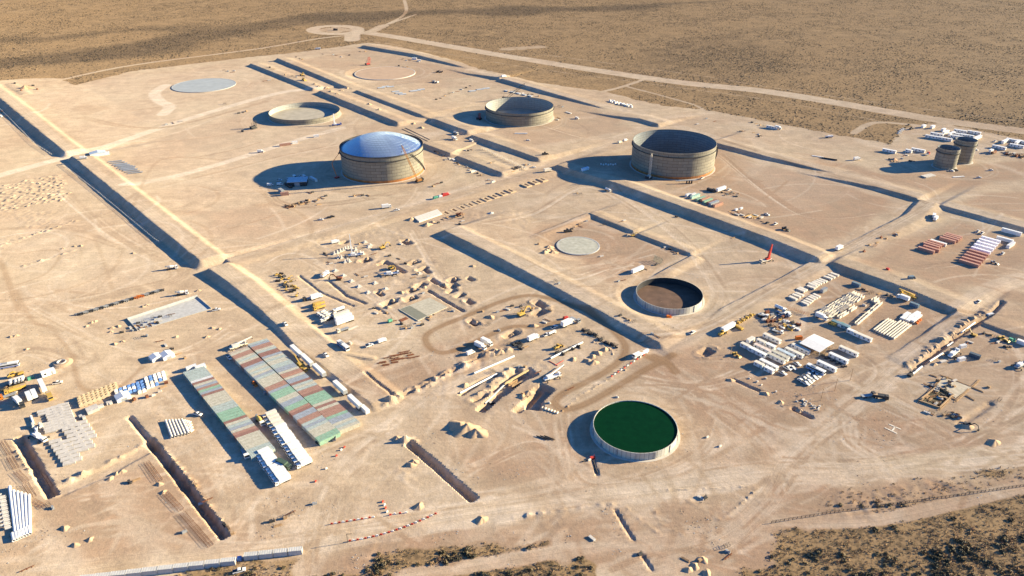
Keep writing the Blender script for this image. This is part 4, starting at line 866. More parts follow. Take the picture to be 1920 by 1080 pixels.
# --- white box trucks parked side by side beside the sheds
for i, (u, v) in enumerate(row_pts((500, 771), (565, 861), 15)):
    P(TR['box'], u + 3 + rnd.uniform(-1.2, 1.2), v + 2 + rnd.uniform(-.5, .5), A_ + 180 + rnd.uniform(-2, 2), '%s box truck, %s from the far end of the longer parked row' % ('cream' if i < 4 else 'white', ordinal(i)), 'box trucks parked beside the container sheds', paint(CREAM) if i < 4 else None, (.95, .9, .85), top=3.2)
for i, (u, v) in enumerate(row_pts((487, 842), (526, 893), 10)):
    P(TR['box'], u + 3 + rnd.uniform(-1.2, 1.2), v + 2, A_ + 180 + rnd.uniform(-2, 2), 'white box truck, %s from the far end of the shorter parked row' % ordinal(i), 'box trucks parked past the single shed', None, (.95, .9, .85), top=3.2)
P(TR['flat'], 460, 853, B_ - 8, 'white flatbed truck with red nose in the shadow of the single shed'); P(TR['box'], 533, 876, B_ + 20, 'dark green truck between the two rows of white box trucks', None, paint(mat('dark_green_truck', (.06, .09, .06), .6)))
P(TR['mixer'], 488, 793, B_, 'truck with yellow drum between single shed and white box trucks', None, {'white_precast_concrete': YEL}); P(PICK, 430, 672, B_, 'white pickup in the shade at the far corner of the double shed')
P(LOAD, 477, 721, B_, 'small orange loader in the shade beside the double shed', None, {'yellow_machine_paint': ORANGE}, .7); P(SKID, 499, 737, A_, 'pale machine in the shade under the double shed wall', None, {'dark_steel': GREY})
P(PICK, 371, 778, B_ + 30, 'white pickup beside the shadow of the single shed'); P(PICK, 601, 829, A_, 'black pickup at the near end of the double shed', None, paint(DARK)); P(PICK, 627, 822, A_ + 60, 'pale pickup behind the near right corner of the double shed', None, paint(GREY))
truck_crane((446, 651), A_, (472, 631), 'pale truck crane with raised boom at the far end of the double shed', CREAM, 8, CREAM)
truck_crane((566, 690), B_, (551, 664), 'yellow crane lifting beside the double shed and white trailers', YEL, 9, YEL, .8)
# --- white box trailers along the shaded bank
for i, (u, v) in enumerate([(555, 654), (575, 671), (598, 690), (637, 722), (665, 749)]):
    P(TRAIL, u, v, B_, 'white box trailer, %s from the far end of the line along the bank' % ordinal(i), 'white box trailers in line along the bank', top=3.9)
P(CT20, 684, 764, B_, 'short grey container closing the near end of the trailer line', None, {'maroon_container_paint': WHITE}, top=2.6)
# --- wall of white containers along the bottom edge
RIBW = mat('greyish_white_ribbed_steel', (.50, .475, .42), .7, var=.1, dirt=.25)
for k in range(10): P(CT20, 427 - 29.4 * k, 1049 + 3.55 * k, 7, 'white ribbed container along the bottom road, %s left of the blue gap' % ordinal(k), 'white containers along the bottom road', {'maroon_container_paint': RIBW}, (1.01, 1, 1), top=2.6)
for k in range(4): P(CT20, 553 - 27.6 * k, 1029 + 3.0 * k, 7, 'white ribbed container by the bottom road, %s from the right end' % ordinal(k), 'white containers along the bottom road', {'maroon_container_paint': RIBW}, (.97, 1, 1), top=2.6)
P(BAG, 449, 1049, 7, 'blue covered load in the gap of the white container wall', None, paint(TARP), (1.6, 1.6, 1.2)); P(PICK, 449, 1072, 20, 'white pickup in the scrub below the white container wall', None)
# --- site offices
OFF = [(CAB6, 1398, 645, B_, 'short grey cabin', 'at the left end of the front office row'), (CAB12, 1421, 657, B_, 'long white cabin with three windows', 'in the front office row'), (CAB6, 1408, 634, A_, 'cube shaped white cabin', 'behind the left end of the front office row'),
       (CAB12, 1431, 651, B_, 'pink roofed white cabin', 'tight behind the front office row'), (CAB6, 1428, 638, B_, 'small white cabin with two windows', 'left in the second office row'), (CAB6, 1446, 646, B_, 'small white cabin', 'right in the second office row'),
       (CAB12, 1448, 631, B_, 'lone long white cabin', 'farthest back in the office camp'), (CAB12, 1456, 668, B_, 'beige roofed long cabin', 'at the right end of the front office row'), (CAB12, 1463, 663, B_, 'beige roofed long cabin', 'just behind the right end of the front row'),
       (CAB12, 1474, 660, B_, 'bluish roofed long cabin', 'beside the parked white pickups'), (CAB12, 1490, 658, B_, 'white roofed long cabin', 'right of the bluish roofed one'), (CAB12, 1442, 680, B_, 'cream roofed long cabin', 'behind the nearest white pair'),
       (CAB6, 1424, 680, B_, 'small white cabin', 'nearest and leftmost in the office camp'), (CAB6, 1443, 690, B_, 'small white cabin', 'beside the lone parked white pickup'), (CAB12, 1502, 651, B_, 'tan long cabin', 'leading to the white canopy roof'),
       (CAB12, 1573, 668, B_, 'white cabin with dark windows', 'in the middle right of the canopy'), (CAB12, 1592, 655, B_, 'white cabin with three roof lights', 'farthest right of the canopy'), (CAB12, 1551, 683, B_, 'white cabin', 'nearest below the canopy yard'),
       (CAB12, 1577, 606, B_, 'teal roofed long workshop cabin', 'behind the little parked yellow trucks'), (CAB6, 1598, 619, B_, 'tall white cabin with two windows', 'right of the teal roofed workshop'), (CAB12, 1618, 628, B_, 'white and red cabin', 'at the right end of the workshop row')]
for i, (pr, u, v, a, l1, l2) in enumerate(OFF):
    mm = {'cream_paint': [CREAM, WHITE][i % 2]}
    if 'beige' in l1: mm = {'cream_paint': mat('beige_roof', (.42, .38, .29), .7)}
    if 'bluish' in l1: mm = {'cream_paint': mat('bluish_roof', (.40, .46, .48), .6)}
    if 'teal' in l1: mm = {'cream_paint': mat('teal_roof', (.13, .21, .23), .6), 'white_paint': mat('teal_wall', (.18, .27, .28), .6)}
    if 'pink' in l1: mm = {'cream_paint': mat('pinkish_roof', (.60, .47, .38), .7)}
    P(pr, u, v, a, l1 + ' ' + l2, 'site office cabins', mm, top=2.8)
def canopy(u, v, L, W, h, ang, label, mroof, col=GREY):
    x, y = G(u, v, h); t = thing('open_canopy', label, 'canopy', (x, y, zat(x, y)), R(ang))
    MB().prism([(-L / 2, h - .5), (0, h), (L / 2, h - .5), (L / 2, h - .35), (0, h + .15), (-L / 2, h - .35)], -W / 2, W / 2).build('roof', mroof, t)
    for sx in (-1, 0, 1):
        for sy in (-1, 1): MB().box(sx * (L / 2 - .4), sy * (W / 2 - .3), 0, .25, .25, h - .5).build('column', col, t)
    return t
canopy(1532, 642, 17, 14, 4.2, A_, 'big white canopy roof among the site office cabins', WHITE)
P(CT20, 1497, 636, B_ + 60, 'orange container between the cabins and the white canopy', None, {'maroon_container_paint': ORANGE}, (.7, .8, .9)); P(CT20, 1500, 644, B_, 'small pale green box beside the orange container', None, {'maroon_container_paint': mat('pale_green', (.35, .5, .4), .6)}, (.4, .7, .6))
for i, (u, v) in enumerate(sorted([(1543, 662), (1538, 668), (1549, 655), (1532, 664)])): P(FRAME, u, v, B_, 'dark scaffold cage by the canopy edge, %s from the left' % ordinal(i), 'dark steel frames under the canopy edge')
for i in range(9): P(SKID, 1543 + 5.2 * i, 667 + 2.6 * i + (i % 2) * 3, B_ + 20 * (i % 3), 'dark equipment between the long cabins right of the canopy, %s from the left' % ordinal(i), 'equipment stored between the canopy cabins', None, .7)
PK_L = [(1467, 701, 'lone white pickup parked near the beige roofed cabins'), (1476, 692, 'leftmost of three white pickups side by side at the offices'), (1480, 690, 'middle one of three white pickups side by side at the offices'), (1485, 691, 'right one of three white pickups side by side at the offices'), (1494, 684, 'white pickup nearest the long cabins, apart from the three')]
for u, v, l in PK_L: P(PICK, u, v, B_, l, 'white pickups parked at the offices')
for i in range(6):
    for j in range(2): P(PICK if (i + j) % 3 else CAR, 1502 + 5.2 * i + 8 * j, 715 - 3.6 * i + 5.2 * j, B_, 'white vehicle in the double parking block, %s row, %s from the left' % (('far', 'near')[j], ordinal(i)), 'white vehicles in the double parking block')
P(BUS, 1529, 697, B_, 'white and blue coach at the end of the double parking block'); P(BUS, 644, 652, B_ + 2, 'white coach with dark windows on the sandy road bend', None)
P(TR['box'], 1540, 598, B_, 'white truck at the left end of the teal workshop', None)
for i, (u, v, c, l) in enumerate([(1560, 609, YEL, 'small yellow truck parked before the teal workshop'), (1570, 611, WHITE, 'small white truck parked before the teal workshop'), (1579, 612, GREEN, 'green van parked before the teal workshop'), (1585, 614, GREY, 'grey van parked before the teal workshop')]): P(VAN, u, v, A_ + 90, l, None, paint(c))
P(TRAIL, 1365, 614, A_, 'white box trailer beside the row of yellow lighting towers', top=2)
for i in range(8): P(LOAD if i % 2 else GEN, 1384 + 4.0 * i, 607 - 2.35 * i, B_ + 180 + 8 * (i % 3), 'yellow machine in the row by the sloping road edge, %s from the left' % ordinal(i), 'yellow machines in a row below the road', None, .42 if i % 2 else .95)
for i in range(4): P(GEN, 1380 + 3.4 * i, 613 + 1.9 * i, A_, 'yellow machine in the short front row by the white trailer, %s from the left' % ordinal(i), 'yellow machines in a row below the road', None, .95)
P(LOAD, 1354, 627, A_, 'yellow loader with dark bucket at the left corner of the machine yard'); P(LOAD, 1380, 667, B_, 'yellow loader alone beside the front office row', None, None, .8)
rs = random.Random(31)
def cluster(items, pts, where, group, ang=None, scale=1.0):
    """items: (prototype, what it is, material swap, scale); the label counts each kind from the left"""
    cnt = {}
    for k, (u, v) in sorted(enumerate(pts), key=lambda q: q[1][0]):
        it = items[k % len(items)]; cnt[it[1]] = cnt.get(it[1], -1) + 1
        a = rs.choice([A_, B_, B_ + 12, A_ - 15]) if ang is None else ang + rs.uniform(-6, 6)
        P(it[0], u, v, a, '%s %s, %s from the left' % (it[1], where, ordinal(cnt[it[1]])), group, it[2] if len(it) > 2 else None, it[3] if len(it) > 3 and isinstance(it[3], tuple) else (it[3] if len(it) > 3 else 1) * scale)
def para(n, o, a, b, j=1.0): return [(o[0] + a[0] * f + b[0] * g + rs.uniform(-j, j), o[1] + a[1] * f + b[1] * g + rs.uniform(-j, j) * .6) for f, g in ((rs.random(), rs.random()) for _ in range(n))]
SW = lambda c: {'dark_steel': c}
JUNK = [(SKID, 'dark machine skid', None, .9), (PLANKS, 'timber pile', None, .9), (CRATE, 'pale crate'), (FRAME, 'dark scaffold cage', None, .8), (SKID, 'grey machine skid', SW(GREY), .8), (REBAR, 'rusty rebar bundle', None, .9), (SLABS, 'pale slab stack', None, .6)]
cluster([(SKID, 'dark machine skid'), (TR['flat'], 'white flatbed truck', None, .85), (FRAME, 'rusty scaffold cage', SW(RUST)), (SKID, 'yellow machine', SW(YEL), 1.1), (SKID, 'grey machine skid', SW(GREY)), (PIPE, 'grey pipe', paint(GREY), .7), (CRATE, 'pale crate', None, 1.2), (SKID, 'rusty machine skid', SW(RUST), 1.2), (SLABW, 'white panel stack', None, .7)],
        para(54, (1421, 590), (50, -10), (34, 36), 2), 'in the crowded machine yard', 'stored things in the crowded machine yard')
P(TR['tank'], 1463, 582, B_, 'white tanker truck at the far edge of the machine yard')
for i, (u, v) in enumerate([(1480, 580), (1492, 584), (1503, 588), (1511, 590)]): P(FRAME, u, v, B_, 'rusty scaffold cage along the far edge of the machine yard, %s from the left' % ordinal(i), 'rusty frames along the machine yard edge', {'dark_steel': RUST}, .9)
# --- precast yard
Z4 = lambda x, y: (1490 + x / 7.111, 510 + y / 7.111)
for i, (x, y) in enumerate([(-25, 360), (20, 330), (60, 310), (80, 255), (110, 240), (215, 215), (245, 195), (275, 170), (305, 155), (340, 140), (375, 125), (440, 90), (485, 70), (530, 45), (235, 180)]):
    u, v = Z4(x, y); P(SLABW, u, v, B_ + rs.uniform(-6, 6), 'white slab stack below the bright bank, %s from the near left end' % ordinal(i), 'white slab stacks below the bright bank', {'white_paint': CONW})
for i, (x, y) in enumerate([(135, 430), (165, 410), (195, 385), (225, 360), (255, 345), (290, 325)]): P(SLABW, *Z4(x, y), B_ + rs.uniform(-10, 10), 'white slab stack in the second short row, %s from the near left end' % ordinal(i), 'white slab stacks in the second row', {'white_paint': CONW}, .9)
P(CT20, *Z4(385, 260), A_, 'short grey container beside the white slab rows', None, {'maroon_container_paint': GREY}); P(CT20, *Z4(815, 185), B_, 'blue grey container under the dark bank of the precast yard', None, {'maroon_container_paint': mat('blue_grey', (.12, .17, .2))})
for r in range(4):
    for i in range(13):
        f = i / 12; x = 345 + 48 * r + (440 - 12 * r) * f + rs.uniform(-6, 6); y = 545 + 17 * r - 255 * f + rs.uniform(-6, 6)
        P(TROUGH, *Z4(x, y), A_ + 90 * (rs.random() < .3) + rs.uniform(-9, 9), 'precast trough in the big diagonal block, %s lane, %s from near end' % (('leftmost', 'second', 'third', 'rightmost')[r], ordinal(i)), 'precast troughs in the big diagonal block', None, (1.05, 1, 1))
for i, (x, y) in enumerate([(300, 590), (330, 570), (285, 560), (360, 560), (330, 540), (400, 570)]): P(BLOCK, *Z4(x, y), A_ + rs.uniform(-40, 40), 'loose concrete block at the near left tip of the trough block', 'loose blocks by the trough block')
for nm, pts in (('short line right of the big trough block', [(600, 605), (640, 585), (680, 560)]), ('pair beside the lone sand patch', [(750, 515), (790, 490)]), ('long single line before the white tubes', [(835, 690), (868, 660), (900, 632), (932, 604), (965, 577), (995, 552)]), ('cluster near the dark bank', [(1050, 385), (1085, 370), (1085, 405)]), ('second cluster near the dark bank', [(1040, 510), (1070, 485), (1105, 455), (1130, 430)])):
    for i, (x, y) in enumerate(pts): P(TROUGH, *Z4(x, y), A_, 'trough in the %s, %s from near end' % (nm, ordinal(i)), 'precast troughs in the ' + nm, None, (1.1, 1.1, 1.1))
P(BLOCK, *Z4(925, 450), B_, 'lone concrete block standing in the middle of the precast yard')
for r in range(9):
    for c in range(6 if r < 8 else 6):
        x = 1075 + 31.5 * r + 37 * c + (12 if r > 4 else 0); y = 765 + 14.5 * r - 29 * c
        if c == 5 and r < 4: continue
        P(BEAM, *Z4(x, y), A_, 'white precast beam in the tidy beam field, row %s from the left, %s from the near end' % (ordinal(r), ordinal(c)), 'white precast beams in the tidy field', None, (.93, .95, 1))
for i, (x, y) in enumerate([(1455, 620), (1490, 580), (1525, 645), (1560, 605), (1590, 650), (1640, 605), (1620, 570)]): P(SLABW, *Z4(x, y), A_, 'broad white slab stack behind the beam field, %s from the left' % ordinal(i), 'broad white slab stacks behind the beam field', None, (1.1, 1.2, 1.1))
for i in range(3): P(CRATE, *Z4(1630 + 22 * i, 690 - 22 * i), A_, 'orange crate right of the white slab stacks, %s from the near end' % ordinal(i), 'orange crates by the slab stacks', {'weathered_timber': ORANGE})
truck_crane((1704, 556), B_ + 180, (1686, 541), 'yellow truck crane with lowered boom under the dark bank', YEL, 3, YEL, 1.1); P(TR['box'], 1692, 562, B_ + 180, 'white truck beside the yellow crane under the dark bank'); P(CT20, *Z4(1590, 460), B_, 'dark grey container alone near the beam field', None, {'maroon_container_paint': mat('blue_grey', (.12, .17, .2))})
for i, (x, y) in enumerate([(850, 240), (910, 240), (960, 260), (1010, 290), (1130, 290), (1230, 310), (1300, 330), (1260, 345)]): P([PLANKS, SKID, CRATE, FRAME][i % 4], *Z4(x, y), B_ + 20 * i, 'leftover pile along the dark bank beyond the troughs, %s from the left' % ordinal(i), 'leftovers along the foot of the dark bank')
# --- container yard on the right
C2 = lambda x, y: (1690 + x / 7.713, 380 + y / 7.713)
for i, (x, y, k, l) in enumerate([(365, 665, 't', 'nearest salmon roofed maroon container'), (440, 645, 't', 'second salmon roofed maroon container'), (440, 605, 'c', 'beige roofed maroon container'), (470, 585, 'c', 'second beige roofed maroon container'), (505, 565, 'c', 'third beige roofed maroon container'), (540, 560, 'w', 'white container'), (675, 520, 't', 'first maroon container'), (720, 500, 't', 'second maroon container'), (745, 480, 't', 'third maroon container'), (765, 462, 't', 'fourth maroon container')]):
    P(CT40, *C2(x, y), B_ + 3, l + (' of the middle pair' if 1 < i < 6 else ' of the left stacks' if i < 2 else ' of the far left stack') + ' in the right yard', 'containers in the left part of the right yard', {'maroon_container_paint': WHITE if k == 'w' else mat('salmon_container', (.40, .20, .14) if k == 't' else (.38, .25, .17), .7, var=.12, dirt=.3)}, top=2.6)
for i in range(10):
    x = 985 + 34 * i + (8 if i > 5 else 0); y = 855 - 37 * i - (6 if i > 5 else 0); w = i > 4
    P(CT40, *C2(x, y), B_ + 3, '%s container in the long right yard row, %s from the near end' % ('white roofed' if w else 'salmon roofed', ordinal(i)), 'containers in the long right yard row', {'maroon_container_paint': mat('lilac_white_roof', (.74, .70, .72), .5, var=.05) if w else mat('salmon_container', (.40, .20, .14))}, (1.15, 1, 1), top=2.6)
P(CT40, *C2(1505, 510), B_ + 3, 'white container at the far end of the long right yard row', None, {'maroon_container_paint': WHITE}, top=2.6); P(CT40, *C2(1590, 590), A_, 'white container crosswise at the far end of the right yard row', None, {'maroon_container_paint': WHITE}, top=2.6); P(CT40, *C2(1600, 405), B_ + 3, 'white container alone below the dark bank in the right yard', None, {'maroon_container_paint': WHITE}, (1.2, 1, 1.2), top=2.6)
P(TR['box'], *C2(465, 215), A_ + 20, 'white box truck in the far left corner of the right yard'); P(TR['box'], *C2(490, 250), A_ + 10, 'white truck tight beside another in the far left corner of the right yard'); P(PICK, *C2(1105, 425), A_, 'left one of two white cars beside the right yard row'); P(PICK, *C2(1165, 450), A_, 'right one of two white cars beside the right yard row'); P(VAN, *C2(1110, 590), A_ + 20, 'white van left of the white roofed containers'); P(LOAD, *C2(1340, 880), B_, 'dark loader right of the salmon roofed containers', None, {'yellow_machine_paint': GREY}, .8); P(PICK, *C2(1460, 745), A_, 'white pickup at the end of the orange container wall')
for i, (u, v) in enumerate(sorted([(1652, 446), (1662, 448), (1676, 440), (1684, 437), (1630, 460), (1640, 462), (1620, 472), (1645, 455)])): P([SKID, CRATE, FRAME, PLANKS][i % 4], u, v, A_, 'odd part in the row below the bright bank, %s from the left' % ordinal(i), 'machine parts below the bright bank', {'dark_steel': [RUST, GREY][i % 2]})
P(CAR, 1680, 441, A_ + 40, 'grey green car at the end of the machine part row', None, paint(GREY)); P(CRATE, 1664, 506, B_, 'red crate alone on the open yard', None, {'weathered_timber': RED}, 1.3); P(VAN, 1709, 523, B_ + 60, 'blue van alone on the open yard', None, paint(mat('blue_grey', (.12, .17, .2))))
# --- coloured containers beside the tall open tank
C3 = lambda x, y: (1260 + x / 8.727, 330 + y / 8.727)
for x, y, c, l in [(265, 290, 'w', 'white'), (350, 285, 'w', 'second white'), (380, 310, 'p', 'pale green'), (470, 350, 'G', 'bright green'), (545, 355, 'o', 'orange'), (585, 385, 'G', 'second bright green'), (655, 405, 'm', 'maroon'), (690, 420, 'b', 'slate blue'), (755, 445, 'r', 'red')]:
    P(CT20 if c == 'w' else CT40, *C3(x, y), A_, l + ' container in the coloured group near the tall open tank', 'coloured containers near the tall open tank', {'maroon_container_paint': mat('pale_green', (.35, .5, .4)) if c == 'p' else WHITE if c == 'w' else FADE['o'] if c == 'r' else FADE[c]}, top=2.6)
P(TRAIL, *C3(800, 230), A_, 'white box trailer behind the coloured containers', top=1); P(TR['tractor'], *C3(690, 260), A_ + 180, 'dark semi tractor before the white trailer', None, paint(DARK)); P(CT20, *C3(620, 245), B_, 'dark container before the white trailer', None, {'maroon_container_paint': DARK}); P(PICK, *C3(930, 235), A_, 'white pickup right of the white trailer')
for k in range(14): P([SKID, CRATE, PLANKS, FRAME][k % 4], *C3(830 + 20 * k + rs.uniform(-15, 15), 300 + rs.uniform(-30, 50)), rs.choice([A_, B_]), 'dark part in the oval heap right of coloured containers, %s from the left' % ordinal(k), 'machine parts right of the coloured containers', {'dark_steel': [DARK, GREY][k % 2]}, .8)
P(CT20, *C3(1050, 560), A_, 'left white box among the planks near the long bank', None, {'maroon_container_paint': WHITE}, .6); P(CT20, *C3(1130, 540), A_, 'right white box among the planks near the long bank', None, {'maroon_container_paint': WHITE}, .6)
for k in range(5): P(PLANKS, *C3(1225 + 38 * k, 665 - 8 * (k % 2)), A_, 'yellow timber stack near the long bank, %s from the left' % ordinal(k), 'yellow timber stacks near the long bank', {'weathered_timber': mat('yellow_timber', (.55, .36, .13), .8)}, (1.7, 1.1, 1.2))
for k in range(26): P([PLANKS, REBAR, CRATE, FRAME, SLABS][k % 5], *C3(960 + 540 * (k / 26) + rs.uniform(-20, 20), 590 + 120 * (k / 26) + rs.uniform(-35, 45)), rs.choice([A_, A_, B_]), 'stored material in the strip along the long bank, %s from the left' % ordinal(k), 'stored material along the long bank', None, .8)
P(PICK, *C3(1550, 640), B_, 'white pickup at the end of the timber strip'); P(CAR, *C3(1560, 775), A_, 'dark car in line above the long bank', None, paint(DARK)); P(PICK, *C3(1690, 795), A_, 'white pickup in line above the long bank'); P(LOAD, *C3(1855, 885), B_, 'dark wheel loader in line above the long bank', None, {'yellow_machine_paint': DARK}); P(PICK, *C3(490, 45), A_, 'white pickup at the right foot of the tall open tank')
t = thing('pipe_rack', 'dark raised pipe rack on short legs before the tall open tank', 'pipe rack', at(1292, 344), R(8))
for x in (-2.5, 0, 2.5): MB().box(x, 0, 0, .5, 2.5, 3.0).build('leg', DARK, t)
m = MB(); [m.tube((-14, y, 3.3), (8, y, 3.3), .25, 6) for y in (-.8, 0, .8)]; m.build('pipe', GREY, t)
P(CT20, 1097, 319, A_, 'light blue roofed cabin in the shadow of the tall open tank', None, {'maroon_container_paint': mat('pale_blue_cabin', (.5, .6, .66))}, (1.5, 1, 1))
for i in range(7): P(BAG, 1127 + 4.5 * i, 309 + (i % 2), 0, 'pale pallet in the shadow of the tall open tank, %s from the left' % ordinal(i), 'pallets in the tall tank shadow', None, 1.2)
# --- cranes
crawler_crane((786, 341), (753, 272), 'orange crawler crane with long boom leaning over the domed tank', mat('orange_crane', (.30, .13, .03), .5), 1.3, -10)
crawler_crane((1216, 335), (1222, 288), 'pale yellow crawler crane with steep boom at the tall open tank', CREAM, 1.6, 2)
crawler_crane((948, 186), (984, 157), 'dark crawler crane with leaning boom behind the half height tank', DARK, 2.6, -4)
crawler_crane((690, 122), (692, 107), 'red crawler crane beside the sand filled ring', RED, 3.4, 2); crawler_crane((476, 241), (478, 226), 'dark crawler crane left of the low tank ring', DARK, 3, 3)
crawler_crane((898, 224), (899, 212), 'red crawler crane in the shadow of the half height tank', RED, 2.2, 2)
truck_crane((631, 235), 20, (625, 213), 'blue and white crane lifting beside the low tank ring', WHITE, 2, BLUE, 2.0)
truck_crane((1436, 490), A_ + 170, (1448, 458), 'red boomed truck crane under the long dark bank', RED, 3, CREAM, 1.7)
truck_crane((666, 480), 15, (655, 439), 'white truck crane with tall boom among concrete columns', WHITE, 4)
t = thing('boom_lift', 'thin articulated boom lift at the left side of the domed tank', 'boom lift', at(632, 334), R(60))
MB().box(0, 0, .6, 4.5, 2.4, 1.0).build('chassis', RED, t); wheels(t, (-1.5, 1.5), 1.1, .6, .4)
m = MB(); p0 = Vector((0, 0, 1.6)); p1 = local(t, ray_at_y(622, 306, t.location.y + 2)); p2 = local(t, ray_at_y(636, 287, t.location.y + 6)); m.tube(p0, p1, .35, 6); m.tube(p1, p2, .28, 6); m.build('arm', ORANGE, t); MB().box(p2.x, p2.y, p2.z - .5, 2.2, 1.2, 1.1).build('basket', DARK, t)
# ---------------------------------------------------------------- everything else
def seg(pr, L0, a, b, label, group=None, mats=None, w=1.0, dz=0.0):
    """a long thing stretched to lie between two picture points"""
    p, q = at(*a), at(*b); d = q - p; o = put(pr, (p + q) / 2 + Vector((0, 0, dz)), math.atan2(d.y, d.x), label, group, mats, (d.xy.length / L0, w, w)); return o
def fence(pts, n, h, label, m=GREY, lean=0.0):
    ps = [at(u, v) for u, v in pts]; L = [0]
    for a, b in zip(ps, ps[1:]): L.append(L[-1] + (b - a).length)
    t = thing('wire_fence', label, 'fence', ps[0]); q = []
    for i in range(n):
        s = L[-1] * i / (n - 1); k = max(j for j in range(len(L) - 1) if L[j] <= s + 1e-6); f = (s - L[k]) / (L[k + 1] - L[k]); p = ps[k].lerp(ps[k + 1], f); p.z = zat(p.x, p.y); q.append(p - ps[0])
    for p in q: MB().tube(p, p + Vector((lean, lean * .3, h)), .13, 5).build('post', m, t)
    w = MB()
    for z in (.35, .6, .85, 1.0):
        for a, b in zip(q, q[1:]): w.tube(a + Vector((lean * z, lean * .3 * z, h * z)), b + Vector((lean * z, lean * .3 * z, h * z)), .05, 3, cap=False)
    w.build('wire', m, t); return t
HP = lambda s=1.0: [(HEAPS[0], 'tipped soil heap', None, s), (HEAPS[1], 'ragged soil heap', None, s * .9), (HEAPS[2], 'rounded soil heap', None, s * 1.1)]
Z0 = lambda x, y: (x / 6, 640 + y / 6)
# --- lower left vehicle park
P(BUS, 17, 689, 20, 'long white coach with blue stripe at the left edge'); P(TR['box'], *Z0(205, 690), B_ + 190, 'white box truck on the left in the lower left park'); P(TR['box'], *Z0(332, 640), B_ + 180, 'white box truck with cream cab in the lower left park'); P(TR['box'], *Z0(392, 615), B_ + 180, 'white box truck beside the cream cab one')
P(TRAIL, *Z0(490, 535), B_ + 180, 'longest white trailer in the lower left park'); P(TR['tipper'], *Z0(565, 635), B_, 'yellow tipper truck at the near end of the longest trailer', None, paint(YEL)); P(TR['tipper'], *Z0(150, 570), A_ + 180, 'yellow loaded truck behind the white box trucks', None, paint(YEL)); P(TR['tipper'], *Z0(205, 545), A_ + 180, 'second yellow loaded truck behind the white box trucks', None, paint(YEL))
P(TR['flat'], *Z0(90, 628), A_ + 180, 'orange flatbed truck at the far left of the park', None, paint(ORANGE)); P(LOAD, *Z0(160, 395), A_, 'yellow wheel loader near the white coach'); P(EXC, *Z0(230, 375), A_ + 180, 'yellow excavator near the white coach', None, None, .8)
for i, (x, y) in enumerate([(130, 490), (185, 475), (225, 462), (260, 450)]): P(TR['mixer'], *Z0(x, y), B_ + 170, 'white concrete mixer truck in the small row, %s from the left' % ordinal(i), 'mixer trucks in the lower left park', None, .8)
P(SKID, *Z0(350, 425), A_, 'green machine beside the white cabin in the lower left park', None, SW(GREEN), 1.2); P(CAB6, *Z0(550, 378), A_ + 4, 'white cabin with dark vents near the soil crater', None, {'cream_paint': WHITE}, 1.2); P(PICK, *Z0(650, 475), A_ - 20, 'white pickup parked right of the lower left park'); P(TR['tractor'], *Z0(255, 730), B_, 'dark truck nose in front of the white box trucks', None, paint(DARK))
cluster(JUNK, para(22, (0, 722), (40, -16), (10, 22), 2), 'in the lower left vehicle park', 'stored things in the lower left park')
t = thing('open_shaft', 'round concrete shaft with a soil rim near the left edge', 'shaft', at(116, 681)); MB().lathe([(2.6, -.5), (2.6, 1.4), (2.2, 1.4), (2.2, -2.5)], 28).build('shaft_ring', CONC, t); MB().lathe([(2.2, -.02), (.01, 0)], 28).build('dark_base', DARK, t)
MB().lathe([(2.65, 1.0), (4.2, .9), (6.5, -.1)], 28).build('soil_rim', SOIL, t)
# --- fields of concrete panels
for r in range(4):
    for c in range(9):
        f, g = (r + .5) / 4, (c + .5) / 9; u = 74 + 50 * f + 17 * g; v = 773 - 16 * f + 42 * g - 1
        if r == 0 and 2 <= c <= 4: continue
        P(SLABS, u, v, A_ - 16, 'panel stack in the larger pale panel field, column %s from the left, %s from far' % (ordinal(r), ordinal(c)), 'panel stacks of the larger field', None, (1.0, 1.03, .8))
for r in range(5):
    for c in range(7):
        u = 104 + 12.2 * r + 4.4 * c; v = 829 - 5.2 * r + 6.6 * c - (14 if r > 1 else 0)
        if (r == 4 and c > 4) or (r == 1 and c == 0): continue
        P(SLABS, u, v, A_ - 14, 'panel stack in the smaller pale panel field, column %s from the left, %s from far' % (ordinal(r), ordinal(c)), 'panel stacks of the smaller field', None, (1.0, 1.32, .8))
seg(PIPE, 12, (58, 782), (72, 820), 'white pipe at the left side of the larger panel field'); P(BLOCK, 63, 800, B_, 'white block at the left side of the larger panel field', None, None, 1.5); P(BLOCK, 77, 800, B_, 'second white block at the left side of the larger panel field', None, None, 1.6)
truck_crane((74, 822), B_ + 20, (70, 800), 'white crane between the two panel fields', WHITE, 3, WHITE, .7)
# --- cable drums and wrapped pallets
for r in range(9):
    for c in range(4 if r < 7 else 3):
        u = 150 + 8.3 * r + 1.2 * c; v = 750 - 3.2 * r + 4.3 * c
        P(DRUM, u, v, B_ + 90, 'tan wooden cable drum, row %s from the left, %s from the far end' % (ordinal(r), ordinal(c)), 'wooden cable drums', None, 1.18)
for i, (u, v) in enumerate([(167, 773), (174, 770), (181, 767)]): P(SLABW, u, v, B_, 'pale box stack before the cable drums, %s from the left' % ordinal(i), 'pale boxes before the cable drums', {'white_paint': CONC}, (.9, .9, 1.3))
for i, (u, v) in enumerate([(152, 783), (158, 785), (187, 765), (192, 763), (203, 758), (208, 757)]): P(CRATE, u, v, B_, 'wooden box along the front of the cable drums, %s from the left' % ordinal(i), 'wooden boxes before the cable drums', {'weathered_timber': CONC}, 1.3)
def tent(u, v, L, W, h, ang, label, m=WHITE, open_=True):
    p = at(u, v); t = thing('storage_tent', label, 'tent', p, R(ang)); MB().prism([(-L / 2, 0), (L / 2, 0), (L / 2, h * .7), (0, h), (-L / 2, h * .7)], -W / 2, W / 2).build('cover', m, t)
    MB().box(0, -W / 2 - .03, 0, L * .4, .05, h * .6).build('entrance', GREY, t); return t
